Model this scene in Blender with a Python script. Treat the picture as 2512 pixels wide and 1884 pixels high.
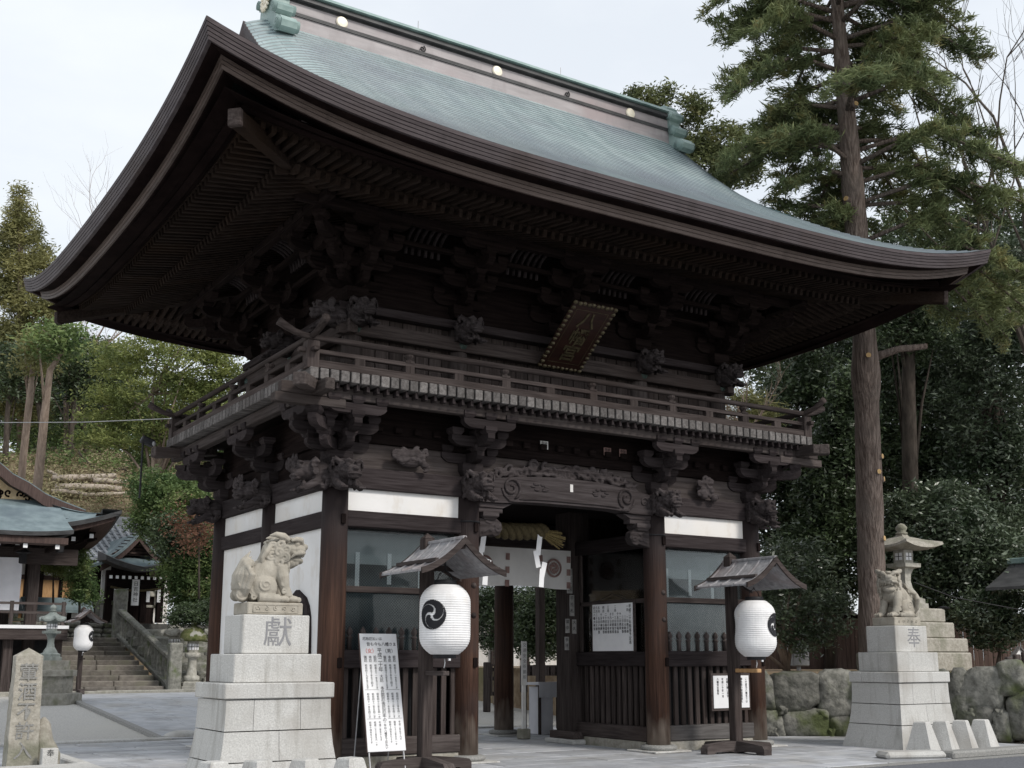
import bpy, bmesh, math, random
import numpy as np
from mathutils import Vector, Matrix
random.seed(7); np.random.seed(7)
R = math.radians
for o in list(bpy.data.objects): bpy.data.objects.remove(o)
SC = bpy.context.scene
COL = SC.collection
# ------------------------------------------------------------------ camera
FPX, PPX, PPY, IW, IH = 2837.5, 1256.0, 1050.0, 2512.0, 1884.0
CAM = Vector((-11.3657, -16.1186, 1.6)); YAW, PITCH = 0.5681, 0.1957
FW = Vector((math.sin(YAW)*math.cos(PITCH), math.cos(YAW)*math.cos(PITCH), math.sin(PITCH)))
RT = Vector((math.cos(YAW), -math.sin(YAW), 0)); UP = RT.cross(FW)
cd = bpy.data.cameras.new('camera'); cam = bpy.data.objects.new('camera', cd); COL.objects.link(cam)
cam.matrix_world = Matrix(((RT.x, UP.x, -FW.x, CAM.x), (RT.y, UP.y, -FW.y, CAM.y), (RT.z, UP.z, -FW.z, CAM.z), (0, 0, 0, 1)))
cd.sensor_width = 36; cd.lens = 36*FPX/IW; cd.shift_x = 0.0; cd.shift_y = (PPY-IH/2)/IW
cd.clip_start = 0.1; cd.clip_end = 3000
SC.camera = cam
SC.render.resolution_x, SC.render.resolution_y = 1024, 768
# ------------------------------------------------------------------ sky, sun, exposure
SUN_AZ, SUN_EL = R(160), R(42)        # azimuth from +Y clockwise: behind the camera, to the right
W = bpy.data.worlds.new('World'); SC.world = W; W.use_nodes = True
wn, wl = W.node_tree.nodes, W.node_tree.links
wn.clear()
sky = wn.new('ShaderNodeTexSky'); sky.sky_type = 'NISHITA'; sky.sun_disc = False
sky.sun_elevation = SUN_EL; sky.sun_rotation = SUN_AZ; sky.dust_density = 2.5; sky.air_density = 1.0; sky.ozone_density = 1.2
tc = wn.new('ShaderNodeTexCoord'); mp = wn.new('ShaderNodeMapping'); mp.inputs['Scale'].default_value = (1.3, 1.3, 3.4)
nz = wn.new('ShaderNodeTexNoise'); nz.inputs['Scale'].default_value = 1.6; nz.inputs['Detail'].default_value = 7; nz.inputs['Roughness'].default_value = .55
rp = wn.new('ShaderNodeValToRGB'); rp.color_ramp.elements[0].position = .36; rp.color_ramp.elements[1].position = .66
rp.color_ramp.elements[0].color = (.80, .80, .80, 1); rp.color_ramp.elements[1].color = (1, 1, 1, 1)
mx = wn.new('ShaderNodeMix'); mx.data_type = 'RGBA'; mx.inputs[7].default_value = (5.55, 5.82, 6.1, 1)
bg = wn.new('ShaderNodeBackground'); bg.inputs['Strength'].default_value = .11
wo = wn.new('ShaderNodeOutputWorld')
wl.new(tc.outputs['Generated'], mp.inputs['Vector']); wl.new(mp.outputs['Vector'], nz.inputs['Vector']); wl.new(nz.outputs['Fac'], rp.inputs['Fac'])
wl.new(rp.outputs['Color'], mx.inputs[0]); wl.new(sky.outputs['Color'], mx.inputs[6]); wl.new(mx.outputs[2], bg.inputs['Color']); wl.new(bg.outputs[0], wo.inputs['Surface'])
sd = bpy.data.lights.new('sun', 'SUN'); sd.energy = 1.5; sd.angle = R(12); sd.color = (1, .95, .88)
sun = bpy.data.objects.new('sun', sd); COL.objects.link(sun)
sdir = Vector((math.sin(SUN_AZ)*math.cos(SUN_EL), math.cos(SUN_AZ)*math.cos(SUN_EL), math.sin(SUN_EL)))
sun.location = sdir*60; sun.rotation_euler = sdir.to_track_quat('Z', 'Y').to_euler()
VS = SC.view_settings; VS.view_transform = 'Standard'; VS.look = 'None'; VS.gamma = 1; VS.exposure = 0.66; VS.use_curve_mapping = False
SC.cycles.max_bounces = 6; SC.cycles.diffuse_bounces = 3; SC.cycles.glossy_bounces = 3; SC.cycles.transmission_bounces = 4; SC.cycles.transparent_max_bounces = 6
SC.cycles.use_denoising = True

def at(x, y, t):
    """point on the sight line through photo pixel (x, y), t metres deep"""
    return CAM + (FW + RT*((x-PPX)/FPX) - UP*((y-PPY)/FPX))*t
def atz(x, y, z):
    d = FW + RT*((x-PPX)/FPX) - UP*((y-PPY)/FPX); return CAM + d*((z-CAM.z)/d.z)
def aty(x, y, Y):
    d = FW + RT*((x-PPX)/FPX) - UP*((y-PPY)/FPX); return CAM + d*((Y-CAM.y)/d.y)
def atx(x, y, X):
    d = FW + RT*((x-PPX)/FPX) - UP*((y-PPY)/FPX); return CAM + d*((X-CAM.x)/d.x)
K = 1.13562
# ------------------------------------------------------------------ materials
M = {}
def mat(name, c1, c2=None, scale=(4, 4, 4), rough=.8, bump=.0, bscale=None, detail=6, spec=.3, metal=0, lo=.35, hi=.65, rand=.0, c3=None, s3=.6, r3=(.5, .7), hue=0):
    m = bpy.data.materials.new(name); m.use_nodes = True; n, l = m.node_tree.nodes, m.node_tree.links
    b = n['Principled BSDF']; b.inputs['Roughness'].default_value = rough; b.inputs['Specular IOR Level'].default_value = spec; b.inputs['Metallic'].default_value = metal
    g = n.new('ShaderNodeNewGeometry'); mp = n.new('ShaderNodeMapping'); mp.inputs['Scale'].default_value = scale
    l.new(g.outputs['Position'], mp.inputs['Vector'])
    nt = n.new('ShaderNodeTexNoise'); nt.inputs['Scale'].default_value = 1; nt.inputs['Detail'].default_value = detail; nt.inputs['Roughness'].default_value = .6
    l.new(mp.outputs['Vector'], nt.inputs['Vector'])
    cr = n.new('ShaderNodeValToRGB'); e = cr.color_ramp.elements; e[0].position, e[1].position = lo, hi
    c2 = c2 or tuple(v*1.5 for v in c1); e[0].color = (*c1, 1); e[1].color = (*c2, 1)
    l.new(nt.outputs['Fac'], cr.inputs['Fac']); out = cr.outputs['Color']
    if c3:
        n3 = n.new('ShaderNodeTexNoise'); n3.inputs['Scale'].default_value = s3; n3.inputs['Detail'].default_value = 5; l.new(g.outputs['Position'], n3.inputs['Vector'])
        r = n.new('ShaderNodeMapRange'); r.inputs[1].default_value, r.inputs[2].default_value = r3; l.new(n3.outputs['Fac'], r.inputs[0])
        x = n.new('ShaderNodeMix'); x.data_type = 'RGBA'; l.new(r.outputs[0], x.inputs[0]); l.new(out, x.inputs[6]); x.inputs[7].default_value = (*c3, 1); out = x.outputs[2]
    if rand:
        oi = n.new('ShaderNodeObjectInfo'); r = n.new('ShaderNodeMapRange'); r.inputs[3].default_value, r.inputs[4].default_value = 1-rand, 1+rand
        l.new(oi.outputs['Random'], r.inputs[0]); h = n.new('ShaderNodeHueSaturation'); l.new(r.outputs[0], h.inputs['Value']); l.new(out, h.inputs['Color']); out = h.outputs['Color']
        if hue:
            r2 = n.new('ShaderNodeMapRange'); r2.inputs[3].default_value, r2.inputs[4].default_value = .5-hue, .5+hue; l.new(oi.outputs['Random'], r2.inputs[0]); l.new(r2.outputs[0], h.inputs['Hue'])
    l.new(out, b.inputs['Base Color'])
    if bump:
        nb = n.new('ShaderNodeTexNoise'); nb.inputs['Detail'].default_value = 5; mb = n.new('ShaderNodeMapping'); mb.inputs['Scale'].default_value = bscale or scale
        nb.inputs['Scale'].default_value = 1; l.new(g.outputs['Position'], mb.inputs['Vector']); l.new(mb.outputs['Vector'], nb.inputs['Vector'])
        bp = n.new('ShaderNodeBump'); bp.inputs['Strength'].default_value = bump; bp.inputs['Distance'].default_value = .02; l.new(nb.outputs['Fac'], bp.inputs['Height']); l.new(bp.outputs['Normal'], b.inputs['Normal'])
    M[name] = m; return m
def wood(name, c, c2, rough=.85, bump=.35, rand=.26, c3=None, r3=(.5, .75), s3=.8, spec=.08):
    for ax, s in (('x', (1.5, 26, 26)), ('y', (26, 1.5, 26)), ('z', (26, 26, 1.5))):
        mat(name+'_'+ax, c, c2, s, rough, bump, tuple(v*1.7 for v in s), rand=rand, c3=c3, r3=r3, s3=s3, spec=spec)
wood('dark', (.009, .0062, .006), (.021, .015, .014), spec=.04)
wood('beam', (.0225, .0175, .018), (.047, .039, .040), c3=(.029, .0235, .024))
wood('grey', (.050, .041, .039), (.105, .089, .085), c3=(.060, .046, .042))
wood('pale', (.095, .088, .085), (.185, .174, .170), c3=(.080, .071, .068))
wood('carve', (.032, .026, .026), (.072, .062, .063))
wood('rail', (.038, .030, .0285), (.084, .069, .065), c3=(.052, .039, .035))
wood('raft', (.015, .0105, .009), (.035, .026, .022), c3=(.028, .018, .0125), spec=.04)
mat('column', (.036, .019, .014), (.085, .045, .031), (22, 22, 1.1), .7, .6, (40, 40, 1.6), c3=(.050, .034, .030), s3=1.1, rand=.1, spec=.15)
def column_wear():
    m = M['column']; n, l = m.node_tree.nodes, m.node_tree.links; b = n['Principled BSDF']; src = b.inputs['Base Color'].links[0].from_socket
    g = n.new('ShaderNodeNewGeometry'); s = n.new('ShaderNodeSeparateXYZ'); l.new(g.outputs['Position'], s.inputs[0])
    nz = n.new('ShaderNodeTexNoise'); nz.inputs['Scale'].default_value = 4; mp = n.new('ShaderNodeMapping'); mp.inputs['Scale'].default_value = (2, 2, .5); l.new(g.outputs['Position'], mp.inputs[0]); l.new(mp.outputs[0], nz.inputs['Vector'])
    ad = n.new('ShaderNodeMath'); ad.operation = 'MULTIPLY_ADD'; l.new(nz.outputs['Fac'], ad.inputs[0]); ad.inputs[1].default_value = -1.1; l.new(s.outputs['Z'], ad.inputs[2])
    r = n.new('ShaderNodeMapRange'); r.inputs[1].default_value, r.inputs[2].default_value = .12, -.38; l.new(ad.outputs[0], r.inputs[0])
    x = n.new('ShaderNodeMix'); x.data_type = 'RGBA'; l.new(r.outputs[0], x.inputs[0]); l.new(src, x.inputs[6]); x.inputs[7].default_value = (.22, .18, .15, 1)
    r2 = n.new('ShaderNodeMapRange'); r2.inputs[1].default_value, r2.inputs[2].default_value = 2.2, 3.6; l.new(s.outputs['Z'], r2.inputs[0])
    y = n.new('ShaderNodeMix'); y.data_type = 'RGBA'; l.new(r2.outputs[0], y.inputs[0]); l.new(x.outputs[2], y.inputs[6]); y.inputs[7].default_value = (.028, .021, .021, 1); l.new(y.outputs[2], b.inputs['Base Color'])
column_wear()
mat('fascia', (.058, .047, .050), (.092, .077, .080), (1.2, 1.2, 30), .6, .15, spec=.15, rand=.2, c3=(.062, .048, .046), s3=.9)
mat('fasciab', (.085, .064, .056), (.130, .102, .092), (1.2, 1.2, 30), .55, .15, spec=.15, rand=.18)
mat('copper', (.225, .305, .31), (.34, .42, .425), (2.5, .5, .5), .42, .25, (9, 4, 9), spec=.5, c3=(.21, .255, .285), s3=.55, r3=(.42, .68))
def copper_seams():
    m = M['copper']; n, l = m.node_tree.nodes, m.node_tree.links; b = n['Principled BSDF']; src = b.inputs['Base Color'].links[0].from_socket
    uv = n.new('ShaderNodeUVMap'); br = n.new('ShaderNodeTexBrick'); br.inputs['Scale'].default_value = 1; br.inputs['Brick Width'].default_value = .62; br.inputs['Row Height'].default_value = .16
    br.inputs['Mortar Size'].default_value = .006; br.inputs['Color1'].default_value = (.86, .86, .86, 1); br.inputs['Color2'].default_value = (1.12, 1.12, 1.12, 1); br.inputs['Mortar'].default_value = (.42, .42, .45, 1)
    l.new(uv.outputs[0], br.inputs['Vector']); mu = n.new('ShaderNodeMix'); mu.data_type = 'RGBA'; mu.blend_type = 'MULTIPLY'; mu.inputs[0].default_value = .95; l.new(src, mu.inputs[6]); l.new(br.outputs['Color'], mu.inputs[7]); l.new(mu.outputs[2], b.inputs['Base Color'])
copper_seams()
mat('patina', (.20, .28, .265), (.31, .40, .38), (3, 3, 3), .5, .2, c3=(.14, .21, .20), s3=2)
mat('ridgeband', (.30, .275, .28), (.40, .37, .375), (1, 8, 8), .5, .1, c3=(.33, .28, .285), s3=.8)
mat('ridgedark', (.05, .05, .052), (.09, .09, .092), (3, 3, 9), .5, .1)
mat('gold', (.62, .46, .26), (.78, .62, .40), (9, 9, 9), .35, .1, metal=.35, spec=.5)
mat('goldpale', (.80, .72, .56), (.88, .82, .70), (9, 9, 9), .4, .1, metal=.1, spec=.5)
mat('goldold', (.055, .045, .026), (.125, .104, .060), (14, 14, 14), .45, .2, metal=.3)
mat('plaster', (.74, .73, .72), (.82, .812, .805), (1.2, 1.2, 1.2), .9, .05, (18, 18, 18), c3=(.78, .75, .71), s3=.7)
mat('paper', (.78, .78, .80), (.86, .86, .87), (3, 3, 3), .85, .1, (9, 9, 9))
mat('lantern', (.74, .735, .74), (.85, .845, .85), (5, 5, 5), .7, .15, (6, 6, 60), c3=(.70, .66, .60), s3=3, r3=(.62, .8))
mat('black', (.012, .012, .014), (.022, .022, .025), (9, 9, 9), .6)
mat('ink', (.012, .012, .016), (.02, .02, .024), (9, 9, 9), .8)
mat('redink', (.55, .06, .05), (.65, .10, .08), (9, 9, 9), .8)
mat('greyink', (.22, .22, .23), (.28, .28, .29), (9, 9, 9), .8)
mat('granite', (.44, .435, .42), (.58, .575, .555), (60, 60, 60), .85, .3, (40, 40, 40), rand=.05, c3=(.40, .385, .36), s3=1.3, detail=3)
mat('granitecut', (.20, .20, .195), (.32, .315, .30), (40, 40, 40), .9, .2)
mat('stone', (.29, .27, .23), (.43, .405, .355), (14, 14, 14), .9, .6, (30, 30, 30), c3=(.20, .20, .15), s3=2)
mat('sandstone', (.33, .30, .25), (.42, .39, .335), (7, 7, 7), .9, .25, (45, 45, 45), c3=(.25, .235, .20), s3=3, r3=(.52, .75))
mat('lanternstone', (.27, .26, .225), (.43, .415, .37), (8, 8, 8), .95, .6, (20, 20, 20), c3=(.17, .18, .11), s3=2.5, r3=(.56, .75), rand=.1)
mat('step', (.135, .122, .108), (.225, .205, .182), (6, 6, 6), .95, .5, (20, 20, 20), c3=(.16, .155, .12), s3=1.5, rand=.18)
mat('slip', (.22, .215, .205), (.32, .31, .30), (9, 9, 9), .9)
mat('oldstone', (.155, .155, .135), (.30, .295, .265), (8, 8, 8), .95, .6, (20, 20, 20), c3=(.11, .14, .06), s3=2.5, r3=(.55, .72), rand=.1)
mat('moss', (.07, .09, .025), (.17, .17, .08), (9, 9, 9), .95, .6, (30, 30, 30), c3=(.36, .35, .31), s3=4, r3=(.55, .62))
mat('boulder', (.105, .105, .092), (.25, .245, .22), (6, 6, 6), .95, 1.0, (9, 9, 9), c3=(.075, .090, .038), s3=1.4, r3=(.48, .64), rand=.25)
M['boulder'].node_tree.nodes['Bump'].inputs['Distance'].default_value = .04
mat('paver', (.34, .352, .378), (.45, .46, .482), (3, 3, 3), .75, .25, (25, 25, 25), rand=.2, c3=(.385, .38, .375), s3=.9)
mat('joint', (.065, .063, .06), (.11, .108, .10), (9, 9, 9), .95)
mat('asphalt', (.10, .105, .12), (.16, .165, .18), (30, 30, 30), .85, .4, (80, 80, 80))
mat('gravel', (.37, .36, .345), (.56, .545, .515), (34, 34, 34), .95, .8, (60, 60, 60), c3=(.49, .475, .44), s3=.35)
mat('earth', (.15, .105, .065), (.32, .25, .175), (2.2, 2.2, 2.2), .95, .8, (6, 6, 6), c3=(.12, .12, .055), s3=.35)
mat('rope', (.055, .042, .020), (.105, .083, .042), (40, 12, 12), .85, .5, (60, 60, 60))
mat('straw', (.16, .12, .05), (.28, .22, .10), (40, 40, 8), .85, .4)
mat('cloth', (.60, .585, .57), (.70, .685, .67), (2, 2, 2), .9, .15, (60, 60, 60))
mat('whitecloth', (.66, .66, .70), (.76, .76, .80), (2, 2, 2), .9, .1)
mat('clothband', (.20, .12, .11), (.30, .20, .18), (9, 9, 9), .9)
mat('glass', (.012, .028, .036), (.020, .040, .050), (1, 1, 1), .16, spec=.32)
def clear_glass():
    m = M['glass']; n, l = m.node_tree.nodes, m.node_tree.links; t = n.new('ShaderNodeBsdfTransparent'); t.inputs['Color'].default_value = (.80, .84, .85, 1); g = n.new('ShaderNodeBsdfGlossy'); g.inputs['Roughness'].default_value = .08
    f = n.new('ShaderNodeFresnel'); f.inputs['IOR'].default_value = 1.42; x = n.new('ShaderNodeMixShader'); l.new(f.outputs[0], x.inputs[0]); l.new(t.outputs[0], x.inputs[1]); l.new(g.outputs[0], x.inputs[2]); l.new(x.outputs[0], n['Material Output'].inputs['Surface'])
clear_glass()
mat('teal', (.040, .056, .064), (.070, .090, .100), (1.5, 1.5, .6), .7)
mat('glass_reflection', (.36, .385, .39), (.44, .465, .47), (2, 2, 1), .8)  # grey of the sky mirrored in the panes, held as a plain colour
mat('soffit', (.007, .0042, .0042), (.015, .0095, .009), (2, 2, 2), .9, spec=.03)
mat('wire', (.10, .115, .12), (.16, .18, .185), (9, 9, 9), .6)
mat('metal', (.30, .30, .31), (.40, .40, .41), (9, 9, 9), .45, metal=.6)
mat('green', (.03, .055, .048), (.06, .09, .08), (20, 20, 20), .5)
mat('plaque', (.022, .010, .008), (.036, .016, .012), (3, 3, 20), .45, .2)
mat('redwood', (.050, .031, .027), (.092, .060, .052), (20, 20, 2), .7, .3)
mat('brownboard', (.080, .052, .043), (.135, .092, .078), (18, 18, 1.5), .8, .3, rand=.12)
mat('newwood', (.42, .24, .11), (.52, .32, .16), (20, 20, 4), .7)
mat('roofgrey', (.20, .215, .24), (.33, .345, .37), (6, 6, 6), .6, .3, rand=.12)
mat('roofboard', (.23, .225, .235), (.40, .395, .41), (14, 14, 3), .75, .3, c3=(.25, .215, .215), s3=2)
mat('bluecopper', (.115, .155, .17), (.185, .235, .25), (3, 3, 3), .55, .2, c3=(.09, .12, .14), s3=.8)
mat('bronze', (.15, .172, .162), (.27, .298, .282), (8, 8, 3), .6, .3, c3=(.33, .355, .34), s3=3, r3=(.55, .7))
mat('bark', (.085, .062, .052), (.25, .20, .175), (22, 22, 1.3), .95, 1.0, (34, 34, 1.6), c3=(.15, .125, .11), s3=1.2)
M['bark'].node_tree.nodes['Bump'].inputs['Distance'].default_value = .06
mat('barkpale', (.20, .15, .12), (.33, .26, .21), (10, 10, 2), .95, .8)
mat('barkdark', (.045, .036, .030), (.10, .082, .068), (10, 10, 2), .95, .8)
mat('cutwood', (.42, .27, .12), (.58, .40, .20), (12, 12, 12), .8, .3)
mat('logs', (.30, .25, .205), (.46, .40, .34), (6, 6, 6), .9, .6)
def streak(name, col, amt, scale=(7, 7, .55), lo=.52, hi=.78):
    m = M[name]; n, l = m.node_tree.nodes, m.node_tree.links; b = n['Principled BSDF']; src = b.inputs['Base Color'].links[0].from_socket
    g = n.new('ShaderNodeNewGeometry'); mp = n.new('ShaderNodeMapping'); mp.inputs['Scale'].default_value = scale; l.new(g.outputs['Position'], mp.inputs[0]); nz = n.new('ShaderNodeTexNoise'); nz.inputs['Scale'].default_value = 1; nz.inputs['Detail'].default_value = 7; nz.inputs['Roughness'].default_value = .65; l.new(mp.outputs[0], nz.inputs['Vector'])
    r = n.new('ShaderNodeMapRange'); r.inputs[1].default_value, r.inputs[2].default_value, r.inputs[4].default_value = lo, hi, amt; l.new(nz.outputs['Fac'], r.inputs[0]); x = n.new('ShaderNodeMix'); x.data_type = 'RGBA'; l.new(r.outputs[0], x.inputs[0]); l.new(src, x.inputs[6]); x.inputs[7].default_value = (*col, 1); l.new(x.outputs[2], b.inputs['Base Color'])
streak('granite', (.23, .215, .19), .75); streak('sandstone', (.12, .115, .10), .7, (6, 6, 1.6)); streak('plaster', (.56, .49, .40), .7, (3, 3, 1.6)); streak('paver', (.20, .195, .19), .7, (1.4, 1.4, 1.4), .5, .72); streak('copper', (.13, .175, .20), .7, (1.6, .35, .35), .5, .75); streak('fascia', (.030, .025, .026), .6, (3.5, 3.5, .5)); streak('fasciab', (.045, .034, .030), .6, (3.5, 3.5, .5)); streak('ridgeband', (.20, .175, .18), .6, (2.5, 2.5, .8)); streak('lantern', (.55, .50, .44), .35, (9, 9, 1.5), .58, .8)
def leafmat(name, c1, c2, c3=None, rough=.5, spec=.3, trans=.25, s=.7):
    m = mat(name, c1, c2, (s, s, s), rough, spec=spec, c3=c3, s3=2.3, r3=(.55, .75), lo=.38, hi=.62)
    n, l = m.node_tree.nodes, m.node_tree.links; b = n['Principled BSDF']; t = n.new('ShaderNodeBsdfTranslucent'); src = b.inputs['Base Color'].links[0].from_socket
    l.new(src, t.inputs['Color']); mxs = n.new('ShaderNodeMixShader'); mxs.inputs[0].default_value = trans; o = n['Material Output']; l.new(b.outputs[0], mxs.inputs[1]); l.new(t.outputs[0], mxs.inputs[2]); l.new(mxs.outputs[0], o.inputs['Surface'])
    return m
# ------------------------------------------------------------------ mesh builder
class MB:
    def __init__(s): s.v = []; s.f = []; s.uv = None
    def add(s, vs, fs):
        o = len(s.v); s.v += [tuple(v) for v in vs]; s.f += [tuple(i+o for i in f) for f in fs]; return s
    def box(s, c, d, m=None, bev=0.0):
        x, y, z = d[0]/2, d[1]/2, d[2]/2; c = Vector(c)
        if bev:
            b = min(bev, x*.9, y*.9, z*.9); vs = []; idx = {}
            for sx in (-1, 1):
                for sy in (-1, 1):
                    for sz in (-1, 1):
                        for a in range(3):
                            p = [sx*x, sy*y, sz*z]
                            for q in range(3):
                                if q != a: p[q] -= (sx, sy, sz)[q]*b
                            idx[(sx, sy, sz, a)] = len(vs); vs.append(p)
            fs = []
            for a in range(3):
                u, w = (a+1) % 3, (a+2) % 3
                for sg in (-1, 1):
                    q = []
                    for su, sw in ((-1, -1), (1, -1), (1, 1), (-1, 1)):
                        k = [0, 0, 0]; k[a] = sg; k[u] = su; k[w] = sw; q.append(idx[(*k, a)])
                    fs.append(q if sg > 0 else q[::-1])
                for su in (-1, 1):
                    for sw in (-1, 1):
                        k0 = [0, 0, 0]; k0[a] = -1; k0[u] = su; k0[w] = sw; k1 = list(k0); k1[a] = 1
                        q = [idx[(*k0, u)], idx[(*k1, u)], idx[(*k1, w)], idx[(*k0, w)]]; fs.append(q if su*sw < 0 else q[::-1])
            for sx in (-1, 1):
                for sy in (-1, 1):
                    for sz in (-1, 1):
                        q = [idx[(sx, sy, sz, a)] for a in range(3)]; fs.append(q if sx*sy*sz > 0 else q[::-1])
        else:
            vs = [(sx*x, sy*y, sz*z) for sx in (-1, 1) for sy in (-1, 1) for sz in (-1, 1)]
            fs = [(0, 1, 3, 2), (4, 6, 7, 5), (0, 4, 5, 1), (2, 3, 7, 6), (0, 2, 6, 4), (1, 5, 7, 3)]
        vs = [Vector(v) for v in vs]
        if m is not None: vs = [m @ v for v in vs]
        return s.add([v+c for v in vs], fs)
    def b2(s, a, b, bev=0.0):
        return s.box([(a[i]+b[i])/2 for i in range(3)], [abs(b[i]-a[i]) for i in range(3)], None, bev)
    def bar(s, a, b, w, h, bev=0.0, up=(0, 0, 1)):
        a, b = Vector(a), Vector(b); d = b-a; L = d.length; x = d.normalized(); u = Vector(up); y = u.cross(x)
        if y.length < 1e-4: y = Vector((0, 1, 0)).cross(x)
        y.normalize(); z = x.cross(y); m = Matrix((x, y, z)).transposed()
        return s.box((a+b)/2, (L, w, h), m, bev)
    def tube(s, pts, rad, n=8, caps=True, flat=1.0):
        pts = [Vector(p) for p in pts]; N = len(pts)
        if not hasattr(rad, '__len__'): rad = [rad]*N
        vs = []; ref = None
        for i, p in enumerate(pts):
            t = (pts[min(i+1, N-1)]-pts[max(i-1, 0)])
            t = t.normalized() if t.length > 1e-9 else Vector((0, 0, 1))
            if ref is None: ref = Vector((1, 0, 0)) if abs(t.x) < .8 else Vector((0, 1, 0))
            u = (ref - t*ref.dot(t)); u = u.normalized() if u.length > 1e-6 else t.orthogonal().normalized(); w = t.cross(u); ref = u
            for k in range(n):
                a = 2*math.pi*k/n; vs.append(p + (u*math.cos(a) + w*math.sin(a)*flat)*rad[i])
        fs = [(i*n+k, i*n+(k+1) % n, (i+1)*n+(k+1) % n, (i+1)*n+k) for i in range(N-1) for k in range(n)]
        if caps: fs += [tuple(range(n))[::-1], tuple((N-1)*n+k for k in range(n))]
        return s.add(vs, fs)
    def lathe(s, prof, n=16, c=(0, 0, 0), rot=0, sq=None):
        vs = []; c = Vector(c)
        for r, z in prof:
            for k in range(n):
                a = rot+2*math.pi*k/n; vs.append(c+Vector((r*math.cos(a), r*math.sin(a), z)))
        N = len(prof); fs = [(i*n+k, i*n+(k+1) % n, (i+1)*n+(k+1) % n, (i+1)*n+k) for i in range(N-1) for k in range(n)]
        fs += [tuple(range(n))[::-1], tuple((N-1)*n+k for k in range(n))]
        return s.add(vs, fs)
    def prism(s, poly, a, b, ax='y'):
        """poly in the plane across ax (x: y,z  y: x,z  z: x,y), swept from a to b"""
        def P(p, t): return {'x': (t, p[0], p[1]), 'y': (p[0], t, p[1]), 'z': (p[0], p[1], t)}[ax]
        n = len(poly); vs = [P(p, a) for p in poly]+[P(p, b) for p in poly]
        fs = [tuple(range(n)), tuple(range(2*n-1, n-1, -1))]+[(i, n+i, n+(i+1) % n, (i+1) % n) for i in range(n)]
        return s.add(vs, fs)
    def ball(s, c, r, n=10, m=None):
        if not hasattr(r, '__len__'): r = (r, r, r)
        c = Vector(c); vs = []; k = n//2
        for i in range(1, k):
            t = math.pi*i/k
            for j in range(n):
                a = 2*math.pi*j/n; p = Vector((r[0]*math.sin(t)*math.cos(a), r[1]*math.sin(t)*math.sin(a), r[2]*math.cos(t)))
                vs.append(c+(m @ p if m else p))
        vs.append(c+(m @ Vector((0, 0, r[2])) if m else Vector((0, 0, r[2])))); vs.append(c+(m @ Vector((0, 0, -r[2])) if m else Vector((0, 0, -r[2]))))
        T, B = len(vs)-2, len(vs)-1
        fs = [((i*n+j), (i*n+(j+1) % n), ((i+1)*n+(j+1) % n), ((i+1)*n+j))[::-1] for i in range(k-2) for j in range(n)]
        fs += [(T, j, (j+1) % n) for j in range(n)] + [(B, (k-2)*n+(j+1) % n, (k-2)*n+j) for j in range(n)]
        return s.add(vs, fs)
    def mesh(s, name, smooth=False):
        me = bpy.data.meshes.new(name); me.from_pydata(s.v, [], s.f)
        bm = bmesh.new(); bm.from_mesh(me); bmesh.ops.recalc_face_normals(bm, faces=bm.faces); bm.to_mesh(me); bm.free()
        if smooth: me.polygons.foreach_set('use_smooth', [True]*len(me.polygons))
        return me
    def build(s, name, m, parent=None, smooth=False, loc=None):
        me = s.mesh(name, smooth); me.materials.append(M[m]); o = link(name, me, parent)
        if 'lettering' in name: o['kind'] = 'stuff'
        if loc is not None: o.location = loc
        return o
def link(name, data, parent=None, mw=None):
    o = bpy.data.objects.new(name, data); COL.objects.link(o)
    if parent is not None: o.parent = parent
    if mw is not None: o.matrix_basis = mw
    return o
def inst(name, me, parent, loc=(0, 0, 0), rz=0, sc=(1, 1, 1), m=None):
    o = link(name, me, parent)
    if m is not None: o.matrix_basis = m
    else: o.location = loc; o.rotation_euler = (0, 0, rz); o.scale = sc if hasattr(sc, '__len__') else (sc, sc, sc)
    return o
def tag(o, label=None, cat=None, group=None, kind=None):
    if label: o['label'] = label
    if cat: o['category'] = cat
    if group: o['group'] = group
    if kind: o['kind'] = kind
    return o
def thing(name, label, cat, loc=(0, 0, 0), rz=0, group=None, sc=1):
    o = link(name, None); o.location = loc; o.rotation_euler = (0, 0, rz); o.scale = (sc, sc, sc); return tag(o, label, cat, group)
def boxmesh(name, d, m, bev=0.0, c=(0, 0, 0)):
    me = MB().box(c, d, None, bev).mesh(name); me.materials.append(M[m]); return me
def grain(d): return 'xyz'[max(range(3), key=lambda i: d[i])]
def wbox(name, a, b, w, parent, bev=.008):
    d = [abs(b[i]-a[i]) for i in range(3)]; return MB().b2(a, b, bev).build(name, w+'_'+grain(d), parent)
TMP = bpy.data.scenes.new('scratch')
def evaluated(o):
    """the object's final mesh, worked out in a scratch scene that is removed at the end"""
    TMP.collection.objects.link(o); vl = TMP.view_layers[0]; vl.update(); out = bpy.data.meshes.new_from_object(o.evaluated_get(vl.depsgraph)); d = o.data
    bpy.data.objects.remove(o); (bpy.data.curves if isinstance(d, bpy.types.Curve) else bpy.data.meshes).remove(d); return out
def remesh(mb, name, vox, m, smooth=2, dec=None):
    o = bpy.data.objects.new('tmp', mb.mesh('tmp'))
    r = o.modifiers.new('r', 'REMESH'); r.mode = 'VOXEL'; r.voxel_size = vox; r.use_smooth_shade = True
    if smooth: q = o.modifiers.new('s', 'SMOOTH'); q.iterations = smooth; q.factor = .5
    if dec: q = o.modifiers.new('d', 'DECIMATE'); q.ratio = dec
    out = evaluated(o); out.name = name; out.materials.clear(); out.materials.append(M[m]); return out
_glyph = {}
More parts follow.
